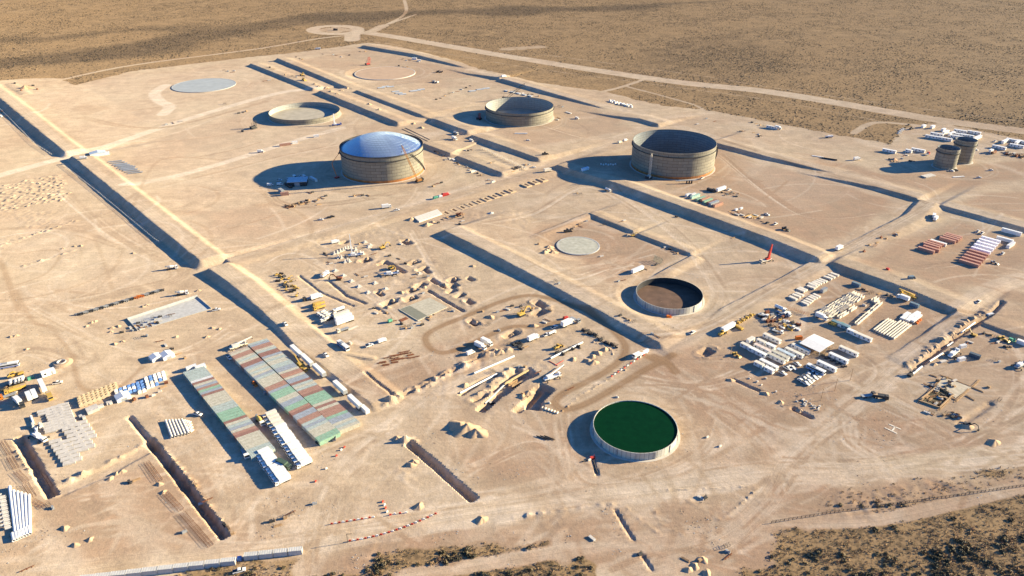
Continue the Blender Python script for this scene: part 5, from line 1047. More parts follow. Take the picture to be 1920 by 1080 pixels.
tent(231, 747, 7.5, 6, 3.0, B_ + 90, 'bright white tent before the wrapped pallets')
k = 0
for r in range(4):
    for c in range(12):
        u = 218 + 8.0 * c + 1.5 * r; v = 735 - 2.75 * c + 5.2 * r - (4 if c > 6 else 0)
        if (r > 1 and c < 3) or (r == 3 and c > 9) or (r == 3 and c < 5): continue
        b = (c in (3, 4) and r == 0) or (c in (5, 6) and r < 3) or (c > 2 and r == 2 and c < 6) or (rs.random() < .12)
        P(BAG, u, v, B_, '%s wrapped pallet behind the tent, %s column, %s from far' % ('blue' if b else 'white', ordinal(c), ordinal(r)), 'wrapped pallets behind the tent', paint(TARP) if b else paint(CREAM) if rs.random() < .3 else None, (1.5, 1.6, 1.4))
cluster([(CRATE, 'reddish crate', {'weathered_timber': RUST}, 1.2), (BLOCK, 'pale block', None, .8), (PLANKS, 'timber pile', None, .9)], [(276, 745), (300, 735), (306, 726), (312, 719), (288, 742), (246, 752), (252, 750)], 'around the wrapped pallets', 'leftovers around the wrapped pallets')
# --- pipe yard at the left edge
for i in range(6): seg(PIPEL, 22, (19 + 7.3 * i, 915 + 5.5 * (i > 0) + 2 * i), (31 + 5.2 * i, 1014 - 2.2 * i), 'long white pipe in the left edge bundle, %s from the left' % ordinal(i), 'long white pipes at the left edge', None, 1.35)
for r in range(3):
    for c in range(9): P(PIPES, -2 + 7.5 * r + 1.2 * c - (6 if r == 2 else 0), 930 + 7 * c + 3 * r, A_ - 20, 'pale pipe ring in the left edge rows, %s row, %s from far' % (('left', 'middle', 'right')[r], ordinal(c)), 'short pipes at the left edge', None, 1.15)
for i in range(6): seg(PIPE, 12, (24 + 6 * i, 1002 - 2.5 * i), (27 + 6 * i, 1016 - 2.8 * i), 'short white pipe end below the long pipes, %s from the left' % ordinal(i), 'pipe ends below the long pipes', None, 1.3)
def pipe_pile(pts, label, g):
    for i, (a, b) in enumerate(pts): seg(PIPE, 12, a, b, '%s, %s from the left' % (label, ordinal(i)), g, {'white_paint': CONW}, 1.15)
pipe_pile([((311 + 6 * i, 790 - .4 * i), (323 + 6.2 * i, 822 - 1.5 * i)) for i in range(6)], 'pale pipe in the pile left of the single shed', 'pale pipes left of the single shed')
cluster([(PIPES, 'short pale pipe')], [(345 + 3.6 * (k % 4) + 1.5 * (k // 4), 791 + 5 * (k // 4) + (k % 4)) for k in range(16)], 'by the pile near the single shed', 'short pipes near the single shed', A_ + 30)
# --- concrete pit, rebar row and diggings in the upper left yard
def quad(name, label, cat, pts, z, m, th=.3, kids_=()):
    c = at(*pts[0]); ps = [Vector(G(u, v, c.z + z) + (z,)) - Vector((c.x, c.y, 0)) for u, v in pts]; mb = MB(); n = len(ps)
    mb.add([(p.x, p.y, z - th) for p in ps] + [(p.x, p.y, z) for p in ps], [tuple(range(n - 1, -1, -1)), tuple(range(n, 2 * n))] + [(i, (i + 1) % n, (i + 1) % n + n, i + n) for i in range(n)])
    t = thing(name, label, cat, c); mb.build('slab', m, t); return t, ps
t, ps = quad('concrete_basin', 'long pale concrete basin slab with a dark shaded rim', 'basin', [(240, 600), (370, 557), (396, 579), (258, 620)], .15, mat('basin_floor', (.42, .40, .36), .9, var=.15, scale=.4), .4)
for a, b, hgt in ((0, 1, 1.9), (1, 2, .9), (3, 0, .9), (2, 3, .35)):
    m = MB(); p, q = ps[a], ps[b]; d = q - p; m.box((p.x + q.x) / 2, (p.y + q.y) / 2, 0, d.length + .3, .35, hgt, math.atan2(d.y, d.x)); m.build('rim_wall', CONG, t)
for i in range(34):
    u, v = 147 + 4.75 * i, 590 - 1.4 * i
    mm = {'rusty_steel': ORANGE} if 23 <= i <= 25 else {'rusty_steel': [GREY, DARK, GREY, CONG][i % 4]}
    P(REBAR, u, v + 1.5 * (i % 2), 22 + rs.uniform(-4, 4), 'steel bundle in the long stack by the left road, %s from the left' % ordinal(i), 'steel bundles in the long stack', mm, (.6, 2.2, 2.4))
tent(293, 673, 6.5, 6, 3, B_ + 95, 'left white tent on the sandy yard'); tent(314, 669, 7, 6.5, 3.2, B_ + 95, 'right white tent on the sandy yard'); P(TR['mixer'], 342, 553, 20, 'concrete mixer above the long basin'); P(TR['mixer'], 323, 505, 22, 'white concrete mixer on the road below the long ditch'); P(PICK, 406, 582, 20, 'white pickup at the right corner of the long basin')
cluster(HP(.4), [(20, 632), (50, 655), (30, 630), (172, 605), (162, 612), (210, 615), (178, 603), (230, 640), (215, 645), (268, 575), (275, 572), (372, 545), (398, 615), (411, 617), (388, 632), (330, 632), (208, 622), (222, 612), (140, 462), (118, 466), (152, 461), (250, 475), (113, 376), (130, 362)], 'on the upper left yard', 'soil heaps on the upper left yard')
cluster(JUNK, [(u, v) for u, v in para(26, (215, 628), (60, -12), (70, -30), 3)] + [(300, 640), (311, 648), (322, 655), (335, 664), (347, 672), (268, 633), (276, 630)], 'around the long concrete basin', 'leftovers around the long basin')
t = thing('metal_shed', 'low metal shed with pale roof by the left road fork', 'shed', at(184, 291), R(B_ + 80)); MB().box(0, 0, 0, 15, 9, 3.2).build('wall', WHITE, t); MB().prism([(-7.8, 3.2), (7.8, 3.2), (0, 4.3)], -4.8, 4.8).build('roof', mat('pale_blue_roof', (.42, .47, .50), .5), t); MB().box(7.52, 0, 0, .06, 3, 2.6).build('door', GREY, t)
P(CT20, 199, 290, B_ + 80, 'white container right of the low metal shed', None, {'maroon_container_paint': WHITE}, 1.2); P(TR['box'], 157, 298, A_ - 20, 'white truck on the road above the long ditch', None, None, .8)
for i in range(15): P(PLATE, 216 + 5 * (i % 5) + 9 * (i // 5) + 6 * (i == 7), 303 + 2.4 * (i % 5) + 6 * (i // 5), 22, 'pale sheet stack by the left road, %s group, %s in it' % (('far', 'middle', 'near')[i // 5], ordinal(i % 5)), 'sheet stacks by the left road', None, (1.5, 1.3, 1.6))
fence([(116, 308), (185, 362), (290, 450), (298, 455)], 70, 1.9, 'pale post fence along the foot of the long ditch', CONW); fence([(-10, 196), (10, 215), (66, 271), (97, 291)], 40, 2.2, 'pale fence along the foot of the far left ditch', CONW)
P(CT20, 3, 219, B_, 'white box at the left edge below the far ditch', None, {'maroon_container_paint': WHITE}, .8)
# --- reinforcement cages along the lower left trenches
def cage(a, b, w, label):
    p, q = at(*a), at(*b); d = q - p; L = d.xy.length; t = thing('rebar_cage', label, 'rebar cage', (p + q) / 2, math.atan2(d.y, d.x)); m = MB(); n = max(4, int(L / 1.9))
    for z in (.15, .9):
        for y in (-w / 2, 0, w / 2): m.tube((-L / 2, y, z), (L / 2, y, z), .05, 3, cap=False)
    m.build('long_bars', RUST, t); m = MB()
    for i in range(n + 1):
        x = -L / 2 + L * i / n
        for p_, q_ in (((x, -w / 2, .15), (x, w / 2, .15)), ((x, -w / 2, .9), (x, w / 2, .9)), ((x, -w / 2, .15), (x, -w / 2, .9)), ((x, w / 2, .15), (x, w / 2, .9))): m.tube(p_, q_, .045, 3, cap=False)
    m.build('cross_bars', RUST, t)
for i, (a, b) in enumerate([((4, 828), (20, 853)), ((18, 858), (31, 879)), ((31, 885), (50, 904)), ((48, 908), (63, 932)), ((58, 938), (80, 950)), ((84, 888), (100, 912)), ((275, 868), (300, 902)), ((310, 925), (340, 957)), ((343, 964), (395, 1024))]):
    cage(a, b, 2.6, 'rusty rebar cage beside the lower left trenches, %s counted from the left' % ordinal(i))
cluster(HP(.42), [(206, 898), (218, 888), (228, 885), (299, 908), (306, 923), (122, 990), (141, 1022), (168, 1012)], 'in the lower left yard', 'soil heaps in the lower left yard')
cluster(JUNK, [(243, 905), (256, 900), (368, 911), (360, 909), (346, 998), (389, 938), (379, 945), (421, 985), (428, 990), (436, 1001), (92, 949), (99, 953), (51, 1067)], 'around the lower left trenches', 'leftovers around the lower left trenches')
# --- red and white barriers by the bottom road
cnt = 0
def barriers(pts, where):
    for i, (u, v, a) in enumerate(pts): P(BARR, u, v, a, '%s plastic barrier %s, %s from the left' % (('red', 'white')[i % 2], where, ordinal(i)), 'red and white road barriers', {'red_paint': WHITE} if i % 2 else None, (.62, .85, .9))
barriers([(622 + 7.1 * i, 983 - 1.15 * i, 9) for i in range(12)], 'on the far side of the bottom road')
barriers([(656 + 7.3 * i, 1015 - 1.0 * i - .06 * i * i, 9) for i in range(23)], 'in the long line below the bottom road')
barriers([(718, 941, 60), (721, 947, 60), (723, 953, 60), (726, 960, 60), (732, 966, 20), (740, 964, 9), (750, 963, 9), (761, 962, 9)], 'around the lone diagonal marker')
barriers([(592, 903, 60), (612, 879, 50), (631, 855, 50), (640, 844, 50), (646, 839, 50)], 'beside the white box trucks')
t = thing('goal_post', 'thin dark height gauge post at the start of the long barrier line', 'post', at(652, 1017)); MB().tube((0, 0, 0), (0, 0, 5), .12, 6).build('post', DARK, t); MB().tube((0, 0, 5), (2.2, .3, 5), .1, 6).build('cross_bar', DARK, t)
barriers([(1147 + 6 * i - .4 * i * i * 0, 706 - 4.0 * i, 39) for i in range(12)], 'along the bend of the brown track')
for i in range(10): P(BLOCK, 1017 + 5.6 * (i % 6), 765 + 1.9 * (i % 6) + 0 * i, 60, 'concrete block beside the brown track loop, %s from the left' % ordinal(i), 'blocks beside the brown track', None, .7) if i < 6 else None
# --- bottom right fence, power poles, helicopter pad
fence([(1446, 981), (1560, 962), (1700, 943), (1830, 925), (1926, 911)], 64, 1.5, 'dark post and wire fence along the lower right track', DARK, .2)
def pole(u, v, h, label):
    t = thing('power_pole', label, 'power pole', at(u, v)); MB().tube((0, 0, -.2), (0, 0, h), .16, 6, .11).build('pole', WOOD, t); MB().box(0, 0, h - .9, .15, 2.2, .15, R(20)).build('crossarm', WOOD, t); return t.location + Vector((0, 0, h - .7))
tops = [pole(*q) for q in ((1594, 713, 8.5, 'wooden power pole nearest the canopy cabins'), (1565, 733, 8.5, 'middle one of three wooden power poles below the offices'), (1539, 751, 8.5, 'nearest wooden power pole above the stony patch'), (1370, 664, 7, 'thin pole alone left of the front office row'))]
t = thing('power_cable', 'thin cable hanging between the three power poles', 'cable', tops[0]); m = MB()
for a, b in zip(tops[:2], tops[1:3]):
    pp = [a.lerp(b, i / 8) - Vector((0, 0, 1.0 * (1 - (i / 4 - 1) ** 2))) - tops[0] for i in range(9)]
    for p, q in zip(pp, pp[1:]): m.tube(p, q, .05, 3, cap=False)
m.build('wire', DARK, t)
m = MB(); c = at(1672, 803); MARK = mat('faded_white_marking', (.62, .54, .43), .9, var=.3, scale=1.2)
for a, b in (((1659, 802), (1682, 813)), ((1667, 795.5), (1689, 805)), ((1672.5, 808), (1678.5, 800.5))):
    p, q = at(*a), at(*b); d = q - p; m.box((p.x + q.x) / 2 - c.x, (p.y + q.y) / 2 - c.y, .10, d.xy.length, .8, .03, math.atan2(d.y, d.x))
o = m.build('helipad_marking', MARK, loc=c); tag(o, 'faded white letter H painted on the helicopter pad', 'marking')
# --- lower right diggings
Z5 = lambda x, y: (1680 + x / 4.5, 580 + y / 4.5)
t, ps = quad('flooded_excavation', 'square excavation with dark muddy floor and rusty bars', 'excavation', [Z5(190, 775), Z5(345, 655), Z5(480, 725), Z5(365, 835)], .02, mat('dark_mud', (.085, .066, .030), .8, var=.5, scale=.8), .3)
m = MB()
for k in range(26):
    f, g = rs.random(), rs.random(); p = ps[0].lerp(ps[1], f).lerp(ps[3].lerp(ps[2], f), g); a = rs.uniform(0, 3.1); m.tube((p.x - 1.6 * math.cos(a), p.y - 1.6 * math.sin(a), .1), (p.x + 1.6 * math.cos(a), p.y + 1.6 * math.sin(a), .5), .07, 4)
m.build('rusty_bars', RUST, t)
for a, b in ((0, 1), (1, 2), (2, 3), (3, 0)):
    p, q = ps[a], ps[b]; d = q - p; MB().box((p.x + q.x) / 2, (p.y + q.y) / 2, 0, d.length + .5, .6, .9, math.atan2(d.y, d.x)).build('timber_edge', WOOD, t)
t, ps = quad('new_slab', 'pale raft slab with formwork beside the muddy excavation', 'slab', [Z5(345, 640), Z5(400, 572), Z5(640, 655), Z5(500, 745)], .3, mat('raft_slab', (.40, .34, .25), .9, var=.2, scale=.5), .4)
for i, (a, b) in enumerate([(Z5(385, 560), Z5(640, 660)), (Z5(200, 780), Z5(385, 585)), (Z5(640, 660), Z5(705, 595)), (Z5(500, 780), Z5(620, 670)), (Z5(640, 660), Z5(735, 700)), (Z5(360, 850), Z5(480, 735)), (Z5(470, 865), Z5(530, 890)), (Z5(590, 730), Z5(660, 770))]): seg(PLANKS, 4.2, a, b, 'long timber edge around the raft slab, %s counted from the top' % ordinal(i), 'timber edges around the raft slab', None, .9)
cluster(JUNK + [(FORM, 'formwork panel', None, .8)], para(34, Z5(330, 560), (60, 20), (-38, 42), 4) + para(14, Z5(230, 860), (70, 6), (8, 8), 2), 'around the muddy excavation', 'building leftovers around the muddy excavation')
P(CT20, *Z5(560, 322), 20, 'far white box on the lower right yard', None, {'maroon_container_paint': WHITE}, .8); P(CT20, *Z5(547, 432), 20, 'near white box on the lower right yard', None, {'maroon_container_paint': WHITE}, .85); P(CT20, *Z5(660, 405), B_ + 5, 'dark blue container on the lower right yard', None, {'maroon_container_paint': mat('navy', (.05, .08, .11))}); P(SLABW, *Z5(395, 445), 20, 'pale panel stack on the lower right yard', None, {'white_paint': CONC}, .7); P(CT20, *Z5(790, 57), 20, 'white box right of the long spoil trench', None, {'maroon_container_paint': WHITE}, .8)
P(CT20, *Z5(1062, 295), B_, 'white container at the right edge under the dark bank', None, {'maroon_container_paint': WHITE}); truck_crane(Z5(1050, 480), 30, Z5(1075, 440), 'white and dark crane cut by the right edge', WHITE, 3, GREY, .8); truck_crane(Z5(480, 385), A_, Z5(520, 335), 'small white crane arm on the lower right yard', WHITE, 4, WHITE, .5)
P(EXC, *Z5(650, 225), A_ + 90, 'yellow excavator below the long spoil trench', None, None, .8); P(LOAD, *Z5(900, 262), B_, 'yellow loader in the machine line under the dark bank'); P(SKID, *Z5(975, 265), B_, 'pale green machine in the line under the dark bank', None, SW(GREEN), 1.3)
cluster(JUNK, [Z5(x, y) for x, y in [(740, 205), (770, 212), (800, 220), (830, 232), (860, 240), (830, 285), (860, 278), (920, 320), (945, 330), (965, 320), (840, 430), (870, 445), (600, 290), (625, 280), (500, 410), (525, 405), (780, 660), (870, 770)]], 'under the dark bank at lower right', 'machines and leftovers under the lower right bank')
for i, (a, b) in enumerate([((140, 548), (215, 490)), ((280, 447), (392, 375)), ((540, 215), (665, 108)), ((425, 320), (480, 280))]): seg(PIPE, 12, Z5(*a), Z5(*b), 'white pipe length in the long spoil trench, %s from the near end' % ordinal(i), 'white pipe lengths in the spoil trench', None, 1.0)
P(EXC, *Z5(120, 560), A_, 'dark excavator at the near end of the spoil trench', None, {'yellow_machine_paint': DARK}, .8)
cluster(HP(.42), [Z5(x, y) for x, y in [(180, 430), (220, 390), (250, 350), (290, 345), (330, 315), (390, 245), (470, 200), (530, 140), (590, 90), (650, 70), (690, 45), (320, 465), (360, 360), (460, 275), (560, 120)]], 'along the long spoil trench', 'spoil heaps along the long trench')
cluster(HP(.7), [(1813, 800), (1807, 796), (1862, 830)], 'at the lower right diggings', 'big heaps at lower right'); P(EXC, *Z5(600, 985), B_, 'dark excavator on the heap beyond the helicopter pad', None, {'yellow_machine_paint': DARK}, .8)
cluster(HP(.5), [(1463, 755), (1500, 770), (1435, 738), (1369, 713)], 'below the site offices', 'soil heaps below the offices')
P(TR['flat'], 1627, 744, 10, 'dark flatbed truck on the lower right road', None, paint(DARK)); P(TR['tipper'], 1650, 747, -20, 'dark tipper truck behind the dark flatbed', None, paint(DARK)); P(PICK, 1834, 567, A_, 'white pickup on the road beside the long spoil trench')
cluster([(CRATE, 'small pale stone box', {'weathered_timber': CONC}, .7), (BLOCK, 'loose pale block', None, .5)], para(16, (1500, 745), (45, 22), (-10, 8), 2) + [(1420, 716), (1428, 722), (1436, 710), (1405, 710), (1455, 735)], 'on the stony patch below the offices', 'loose blocks below the offices')
# --- roads
P(TR['tipper'], 1196, 668, A_ + 180, 'white truck on the road above the green basin'); P(TRAIL, 1207, 664, A_ + 180, 'white trailer behind the truck above the green basin', None, None, .62); P(PICK, 1298, 625, A_, 'white pickup on the road right of the brown basin'); P(TR['box'], 1573, 468, A_, 'white truck on the raised road crossing'); P(TR['tank'], 1140, 358, B_, 'white tanker under the long dark bank', None, None, .8)
P(PICK, 535, 609, B_, 'white pickup on the bank road above the trailers'); P(PICK, 611, 667, B_, 'white pickup on the bank road beside the trailer line'); P(PICK, 693, 649, A_, 'left white pickup on the sandy bend'); P(TR['box'], 717, 641, A_, 'white truck right of the pickup on the sandy bend', None, None, .7); P(CT20, 657, 644, B_, 'pale box beside the white coach on the bend', None, {'maroon_container_paint': CREAM}, .5)
P(PICK, 601, 413, 12, 'white pickup on the pad before the domed tank'); P(CAR, 623, 407, 20, 'dark car on the pad before the domed tank', None, paint(DARK)); P(CAR, 617, 409, 20, 'second dark car on the pad before the domed tank', None, paint(DARK)); P(TR['box'], 725, 390, 20, 'white box truck on the long haul road'); P(PICK, 744, 395, 20, 'white pickup behind the box truck on the haul road'); P(TR['box'], 489, 286, 0, 'white truck alone on the left pads', None, None, .8)
P(CT40, 535, 273, 25, 'rust red container on the left pads', None, {'maroon_container_paint': FADE['r']}); P(CT20, 553, 269, 25, 'white container beside the rust red one', None, {'maroon_container_paint': WHITE}); P(CT20, 593, 257, 20, 'white box below the low tank ring', None, {'maroon_container_paint': WHITE}); P(VAN, 884, 265, B_, 'white van in the trench corridor right of the dome'); P(TR['box'], 852, 262, B_, 'white truck in the trench corridor right of the dome'); P(TR['tank'], 855, 252, B_, 'yellowish tanker in the trench corridor', None, paint(CREAM))
P(PICK, 1000, 315, 15, 'white pickup on the haul road by the long banks'); P(TR['box'], 1027, 322, 25, 'cream truck on the haul road by the dark shadow', None, paint(CREAM)); P(LOAD, 1022, 290, 20, 'dark loader at the haul road head', None, {'yellow_machine_paint': DARK}); P(CAR, 990, 264, 0, 'white car on the pad below the half height tank'); P(SLABW, 977, 251, 0, 'long pale panel on the pad below the half height tank', None, None, (2.5, .7, .7)); P(VAN, 1082, 223, B_, 'white van right of the half height tank'); P(SLABW, 1066, 212, B_, 'pale panel right of the half height tank', None, None, (1.6, .7, .7))
# --- dome tank yard
t = thing('flat_roof_workshop', 'grey flat roofed workshop in the shadow of the domed tank', 'workshop', at(559, 345), R(8)); MB().box(0, 0, 0, 18, 14, 4.4).build('wall', DARK, t); MB().box(0, 0, 4.4, 19, 15, .3).build('roof', mat('grey_roof', (.45, .47, .47), .6), t); MB().box(0, -7.03, 0, 5, .06, 3.6).build('door', GREY, t)
P(CT40, 541, 350, B_, 'dark container leaning on the workshop side', None, {'maroon_container_paint': DARK}); P(CT40, 588, 338, B_, 'white container in the shadow of the domed tank', None, {'maroon_container_paint': WHITE}); P(CT20, 528, 361, B_, 'pale roofed box at the left of the crate yard', None, {'maroon_container_paint': GREY}, 1.3); P(CT20, 534, 366, 20, 'brick red container by the pale roofed box', None, {'maroon_container_paint': FADE['r']}, 1.2)
for i, (u, v) in enumerate([(507, 348), (524, 339), (525, 347), (539, 337), (553, 333), (562, 332), (571, 333)]): P(PICK if i % 2 else VAN, u, v, B_ + 60 * (i < 3), 'white vehicle in the dome tank shadow, %s from the left' % ordinal(i), 'white vehicles in the dome tank shadow')
cluster([(PLANKS, 'timber pile', None, 1.2), (CRATE, 'tan crate', None, 1.3), (REBAR, 'rusty bundle', None, 1.2), (SKID, 'dark skid', None, 1)], para(22, (532, 388), (44, -14), (8, 4), 2) + [(580, 362), (586, 361), (590, 378), (597, 375), (604, 372), (611, 368), (598, 384), (664, 368), (672, 366), (680, 367), (690, 367), (812, 350), (820, 345), (828, 343)], 'on the pad before the domed tank', 'stored goods before the domed tank')
P(BAG, 835, 367, 20, 'red covered pile on the haul road', None, paint(RED), (6, 4, 2)); P(BAG, 826, 370, 20, 'white covered pile left of the red one', None, None, (3, 3, 1.6)); P(BAG, 817, 373, 20, 'green covered pile left of the white one', None, paint(GREEN), (4, 3, 2))
t, ps = quad('buried_chamber', 'long white roofed concrete chamber in a dark pit', 'chamber', [(776, 407), (820, 392), (829, 400), (786, 415)], 1.2, CONW, 2.0); P(HEAPS[0], 770, 412, 0, 'dark heap left of the white roofed chamber', None, None, .9); P(HEAPS[1], 800, 422, 0, 'soil heap before the white roofed chamber', None, None, 1.0); P(HEAPS[2], 810, 417, 0, 'second soil heap before the white roofed chamber', None, None, .7)
cluster(JUNK, [(822, 418), (830, 412), (838, 408), (846, 412), (858, 403), (863, 400), (868, 415), (862, 421), (868, 402), (855, 408)], 'right of the white roofed chamber', 'leftovers right of the white roofed chamber'); P(EXC, 860, 405, B_, 'dark excavator right of the white roofed chamber', None, {'yellow_machine_paint': RUST}); P(HEAPS[0], 920, 400, 0, 'grey heap on the sandy middle ground', None, {'loose_soil': CONG}, .6)
cluster(JUNK + [(BLOCK, 'white block', None, 1.6), (SLABW, 'white panel stack', None, .8)], [(812 + 4.6 * k + rs.uniform(-4, 4), 284 + 2.3 * k + rs.uniform(-3, 3)) for k in range(26)], 'in the corridor right of the domed tank', 'goods in the corridor right of the domed tank')
for i in range(9): P(FRAME, 908 + 9.5 * i, 281 + 4.6 * i, B_ + 6, 'pale rack along the foot of the far dark bank, %s from the left' % ordinal(i), 'pale racks along the far dark bank', SW(CONW), (1.6, 1.6, 1.2))
cluster(JUNK, para(20, (952, 320), (34, -14), (8, 3), 2) + [(872, 282), (878, 283), (884, 281), (920, 306), (925, 305)], 'at the right end of the trench corridor', 'goods at the right end of the trench corridor')
seg(PIPE, 12, (760, 240), (806, 262), 'left dark pipe beside the domed tank', None, paint(DARK), .4); seg(PIPE, 12, (754, 242), (802, 265), 'right dark pipe beside the domed tank', None, paint(DARK), .4)
# --- footing pits along the haul road
for k, (u, v, x, y) in enumerate(SLOTS):
    g = max(zat(x + a, y + b) for a, b in ((6, -7), (-6, 7), (4, 4), (-4, -4))); t = thing('footing_pit', 'narrow dark footing pit in the row below the haul road, %s from the left' % ordinal(k), 'pit', (x, y, g), R(-50), 'footing pits below the haul road'); m = MB(); m.box(0, 2.3, -2.2, 9.4, 2.2, 2.24); m.box(0, -2.3, -2.2, 9.4, 2.2, 2.24); m.box(4.05, 0, -2.2, 1.3, 2.4, 2.24); m.box(-4.05, 0, -2.2, 1.3, 2.4, 2.24); m.build('soil_edge', mat('pit_edge_soil', (.46, .335, .21), .95, var=.1, spec=.05), t)
# --- far pads
P(EXC, 566, 142, B_, 'yellow excavator in the far trench corridor', None, None, 1.3); P(LOAD, 570, 151, B_, 'yellow loader in the far trench corridor', None, None, 1.3)
cluster(HP(.8), [(590, 158), (598, 162), (612, 165), (620, 172), (632, 176), (692, 196), (710, 206), (775, 232), (790, 240), (651, 166), (640, 170)], 'in the far trench corridor', 'soil heaps in the far trench corridor')
cluster(JUNK, [(506, 127), (512, 130), (535, 141), (548, 144), (556, 145), (497, 152), (505, 151), (555, 108), (562, 110), (567, 112), (605, 103), (625, 103), (630, 104), (640, 107), (655, 104), (675, 97), (685, 97), (755, 112), (762, 114), (768, 113), (785, 116), (748, 124), (756, 126), (764, 126), (420, 133), (428, 134), (436, 136), (440, 133), (448, 213), (456, 211), (462, 209), (422, 196), (312, 234), (325, 231), (340, 228), (455, 247)], 'on the far upper pads', 'leftovers on the far upper pads', scale=1.4)
P(CT20, 777, 112, 0, 'bright white container at the top of the far pad', None, {'maroon_container_paint': WHITE}, 1.3); P(CT20, 786, 115, 0, 'second white container at the top of the far pad', None, {'maroon_container_paint': WHITE}); truck_crane((823, 136), 10, (826, 131), 'dark mobile crane on the far right pad', DARK, 2, DARK); truck_crane((816, 155), -40, (809, 150), 'grey mobile crane below the sand filled ring', GREY, 2, GREY); P(TR['box'], 945, 145, A_, 'white truck on the far bank road'); P(TR['tipper'], 596, 93, 10, 'white truck on the far upper road', None, None, 1.2)
for i, (u, v) in enumerate([(715, 165), (723, 163), (732, 163), (742, 172), (748, 175), (755, 177), (775, 171), (782, 170), (790, 168), (886, 171), (900, 168), (912, 166)]): P(SLABS, u, v, 20, 'pale panel field stack on the far pads, %s from the left' % ordinal(i), 'panel stacks on the far pads', {'pale_concrete': SLAB}, (1.8, 2.2, .6))
cluster(JUNK, [(818 + 8 * k, 187 - 3.2 * k + rs.uniform(-1, 1)) for k in range(9)] + [(952, 172), (958, 175), (965, 171), (972, 172), (980, 175), (990, 178), (998, 177), (1010, 181), (1048, 200), (1055, 201), (1048, 222), (1045, 225)], 'around the half height tank', 'goods around the half height tank', scale=1.3)
for i in range(5): P(SLABW, 950 + 11 * i, 171 + 2.4 * i, B_, 'bright sheet stack behind the half height tank, %s from the left' % ordinal(i), 'sheet stacks behind the half height tank', {'white_paint': SLAB}, (1.3, 1.6, .8))
for i in range(14): P(TR['box'] if i % 5 == 2 else BAG, 1144 + 3.1 * i, 190 + .75 * i + (i % 2) * 1.6, B_ + 8, 'white parked thing in the far roadside row, %s from the left' % ordinal(i), 'white things in the far roadside row', None, .7 if i % 5 == 2 else 1.8)
P(SKID, 629, 57, 0, 'dark derelict well head on the far round pad', None, None, 3.0)
cluster([(CRATE, 'dark stored box', {'weathered_timber': RUST}, 1.5), (SKID, 'dark skid', None, 1.3)], [(40, 170), (46, 166), (54, 163), (62, 161), (70, 168), (28, 157), (4, 210)], 'at the far left corner', 'goods at the far left corner')
P(HEAPS[1], 47, 166, 0, 'reddish soil heap at the far left corner', None, {'loose_soil': mat('reddish_soil', (.42, .24, .14), .95)}, 2.0)
# --- camp at the upper right
Z6 = lambda x, y: (1660 + x / 7.385, 210 + y / 7.385)
for i, (x, y, a, pr) in enumerate(sorted([(640, 365, B_ + 10, CAB12), (825, 395, B_ + 10, CAB12), (710, 330, B_ + 10, CAB12), (830, 300, A_, CAB12), (910, 320, A_, CAB12), (1035, 285, B_ + 10, CAB12), (1015, 335, B_ + 10, CAB12), (1125, 350, B_ + 10, CAB12), (1225, 305, B_ + 10, CAB12), (1225, 400, A_, CAB12), (1280, 370, A_, CAB12), (985, 365, B_ + 10, CAB12), (800, 265, A_, CAB6), (525, 215, A_, CAB6), (650, 225, A_, CAB6), (50, 560, B_ + 10, CAB12), (320, 560, B_, CAB6), (450, 550, B_ + 10, CAB12), (1650, 425, A_, CAB12), (1760, 415, B_, CAB12), (1830, 440, A_, CAB12), (1815, 490, B_ + 10, CAB12), (1900, 440, B_, CAB12), (1570, 510, B_, CAB12)], key=lambda q: q[0])):
    P(pr, *Z6(x, y), a, 'white cabin in the upper right camp behind the slim tanks, %s from the left' % ordinal(i), 'white cabins of the upper right camp', {'cream_paint': WHITE}, 1.15)
for i, (x, y) in enumerate([(190, 300), (205, 280), (225, 262), (245, 245)]): P(CAR, *Z6(x, y), A_ - 20, 'white car at the left edge of the upper right camp, %s from near' % ordinal(i), 'cars of the upper right camp', None, 1.2)
P(LOAD, *Z6(355, 240), A_, 'dark loader at the left of the upper right camp', None, {'yellow_machine_paint': DARK}); P(CAR, *Z6(325, 182), A_, 'dark car at the far left of the upper right camp', None, paint(DARK)); P(PICK, *Z6(1515, 412), A_, 'white pickup right of the upper right camp'); P(TR['box'], *Z6(1460, 560), A_, 'white truck right of the slim tanks'); P(TR['tipper'], *Z6(1500, 575), A_, 'rusty truck right of the slim tanks', None, paint(RUST)); P(TR['flat'], *Z6(575, 595), A_, 'red truck before the upper right camp', None, paint(RED)); P(CAR, *Z6(1255, 530), B_, 'pale car behind the slim tanks')
cluster(JUNK + [(SKID, 'rusty skid', SW(RUST), 1.2)], para(30, Z6(1640, 560), (40, 4), (2, 8), 2), 'in the scrap yard at the right edge', 'scrap at the right edge', scale=1.3)
cluster(JUNK, [Z6(x, y) for x, y in [(60, 660), (90, 680), (120, 690), (150, 700), (230, 650), (260, 610), (290, 600), (340, 685), (380, 680)]], 'left of the slim tanks', 'goods left of the slim tanks', scale=1.2); P(HEAPS[0], *Z6(110, 665), 0, 'orange sheet heap left of the slim tanks', None, {'loose_soil': mat('reddish_soil', (.42, .24, .14), .95)}, 1.0)
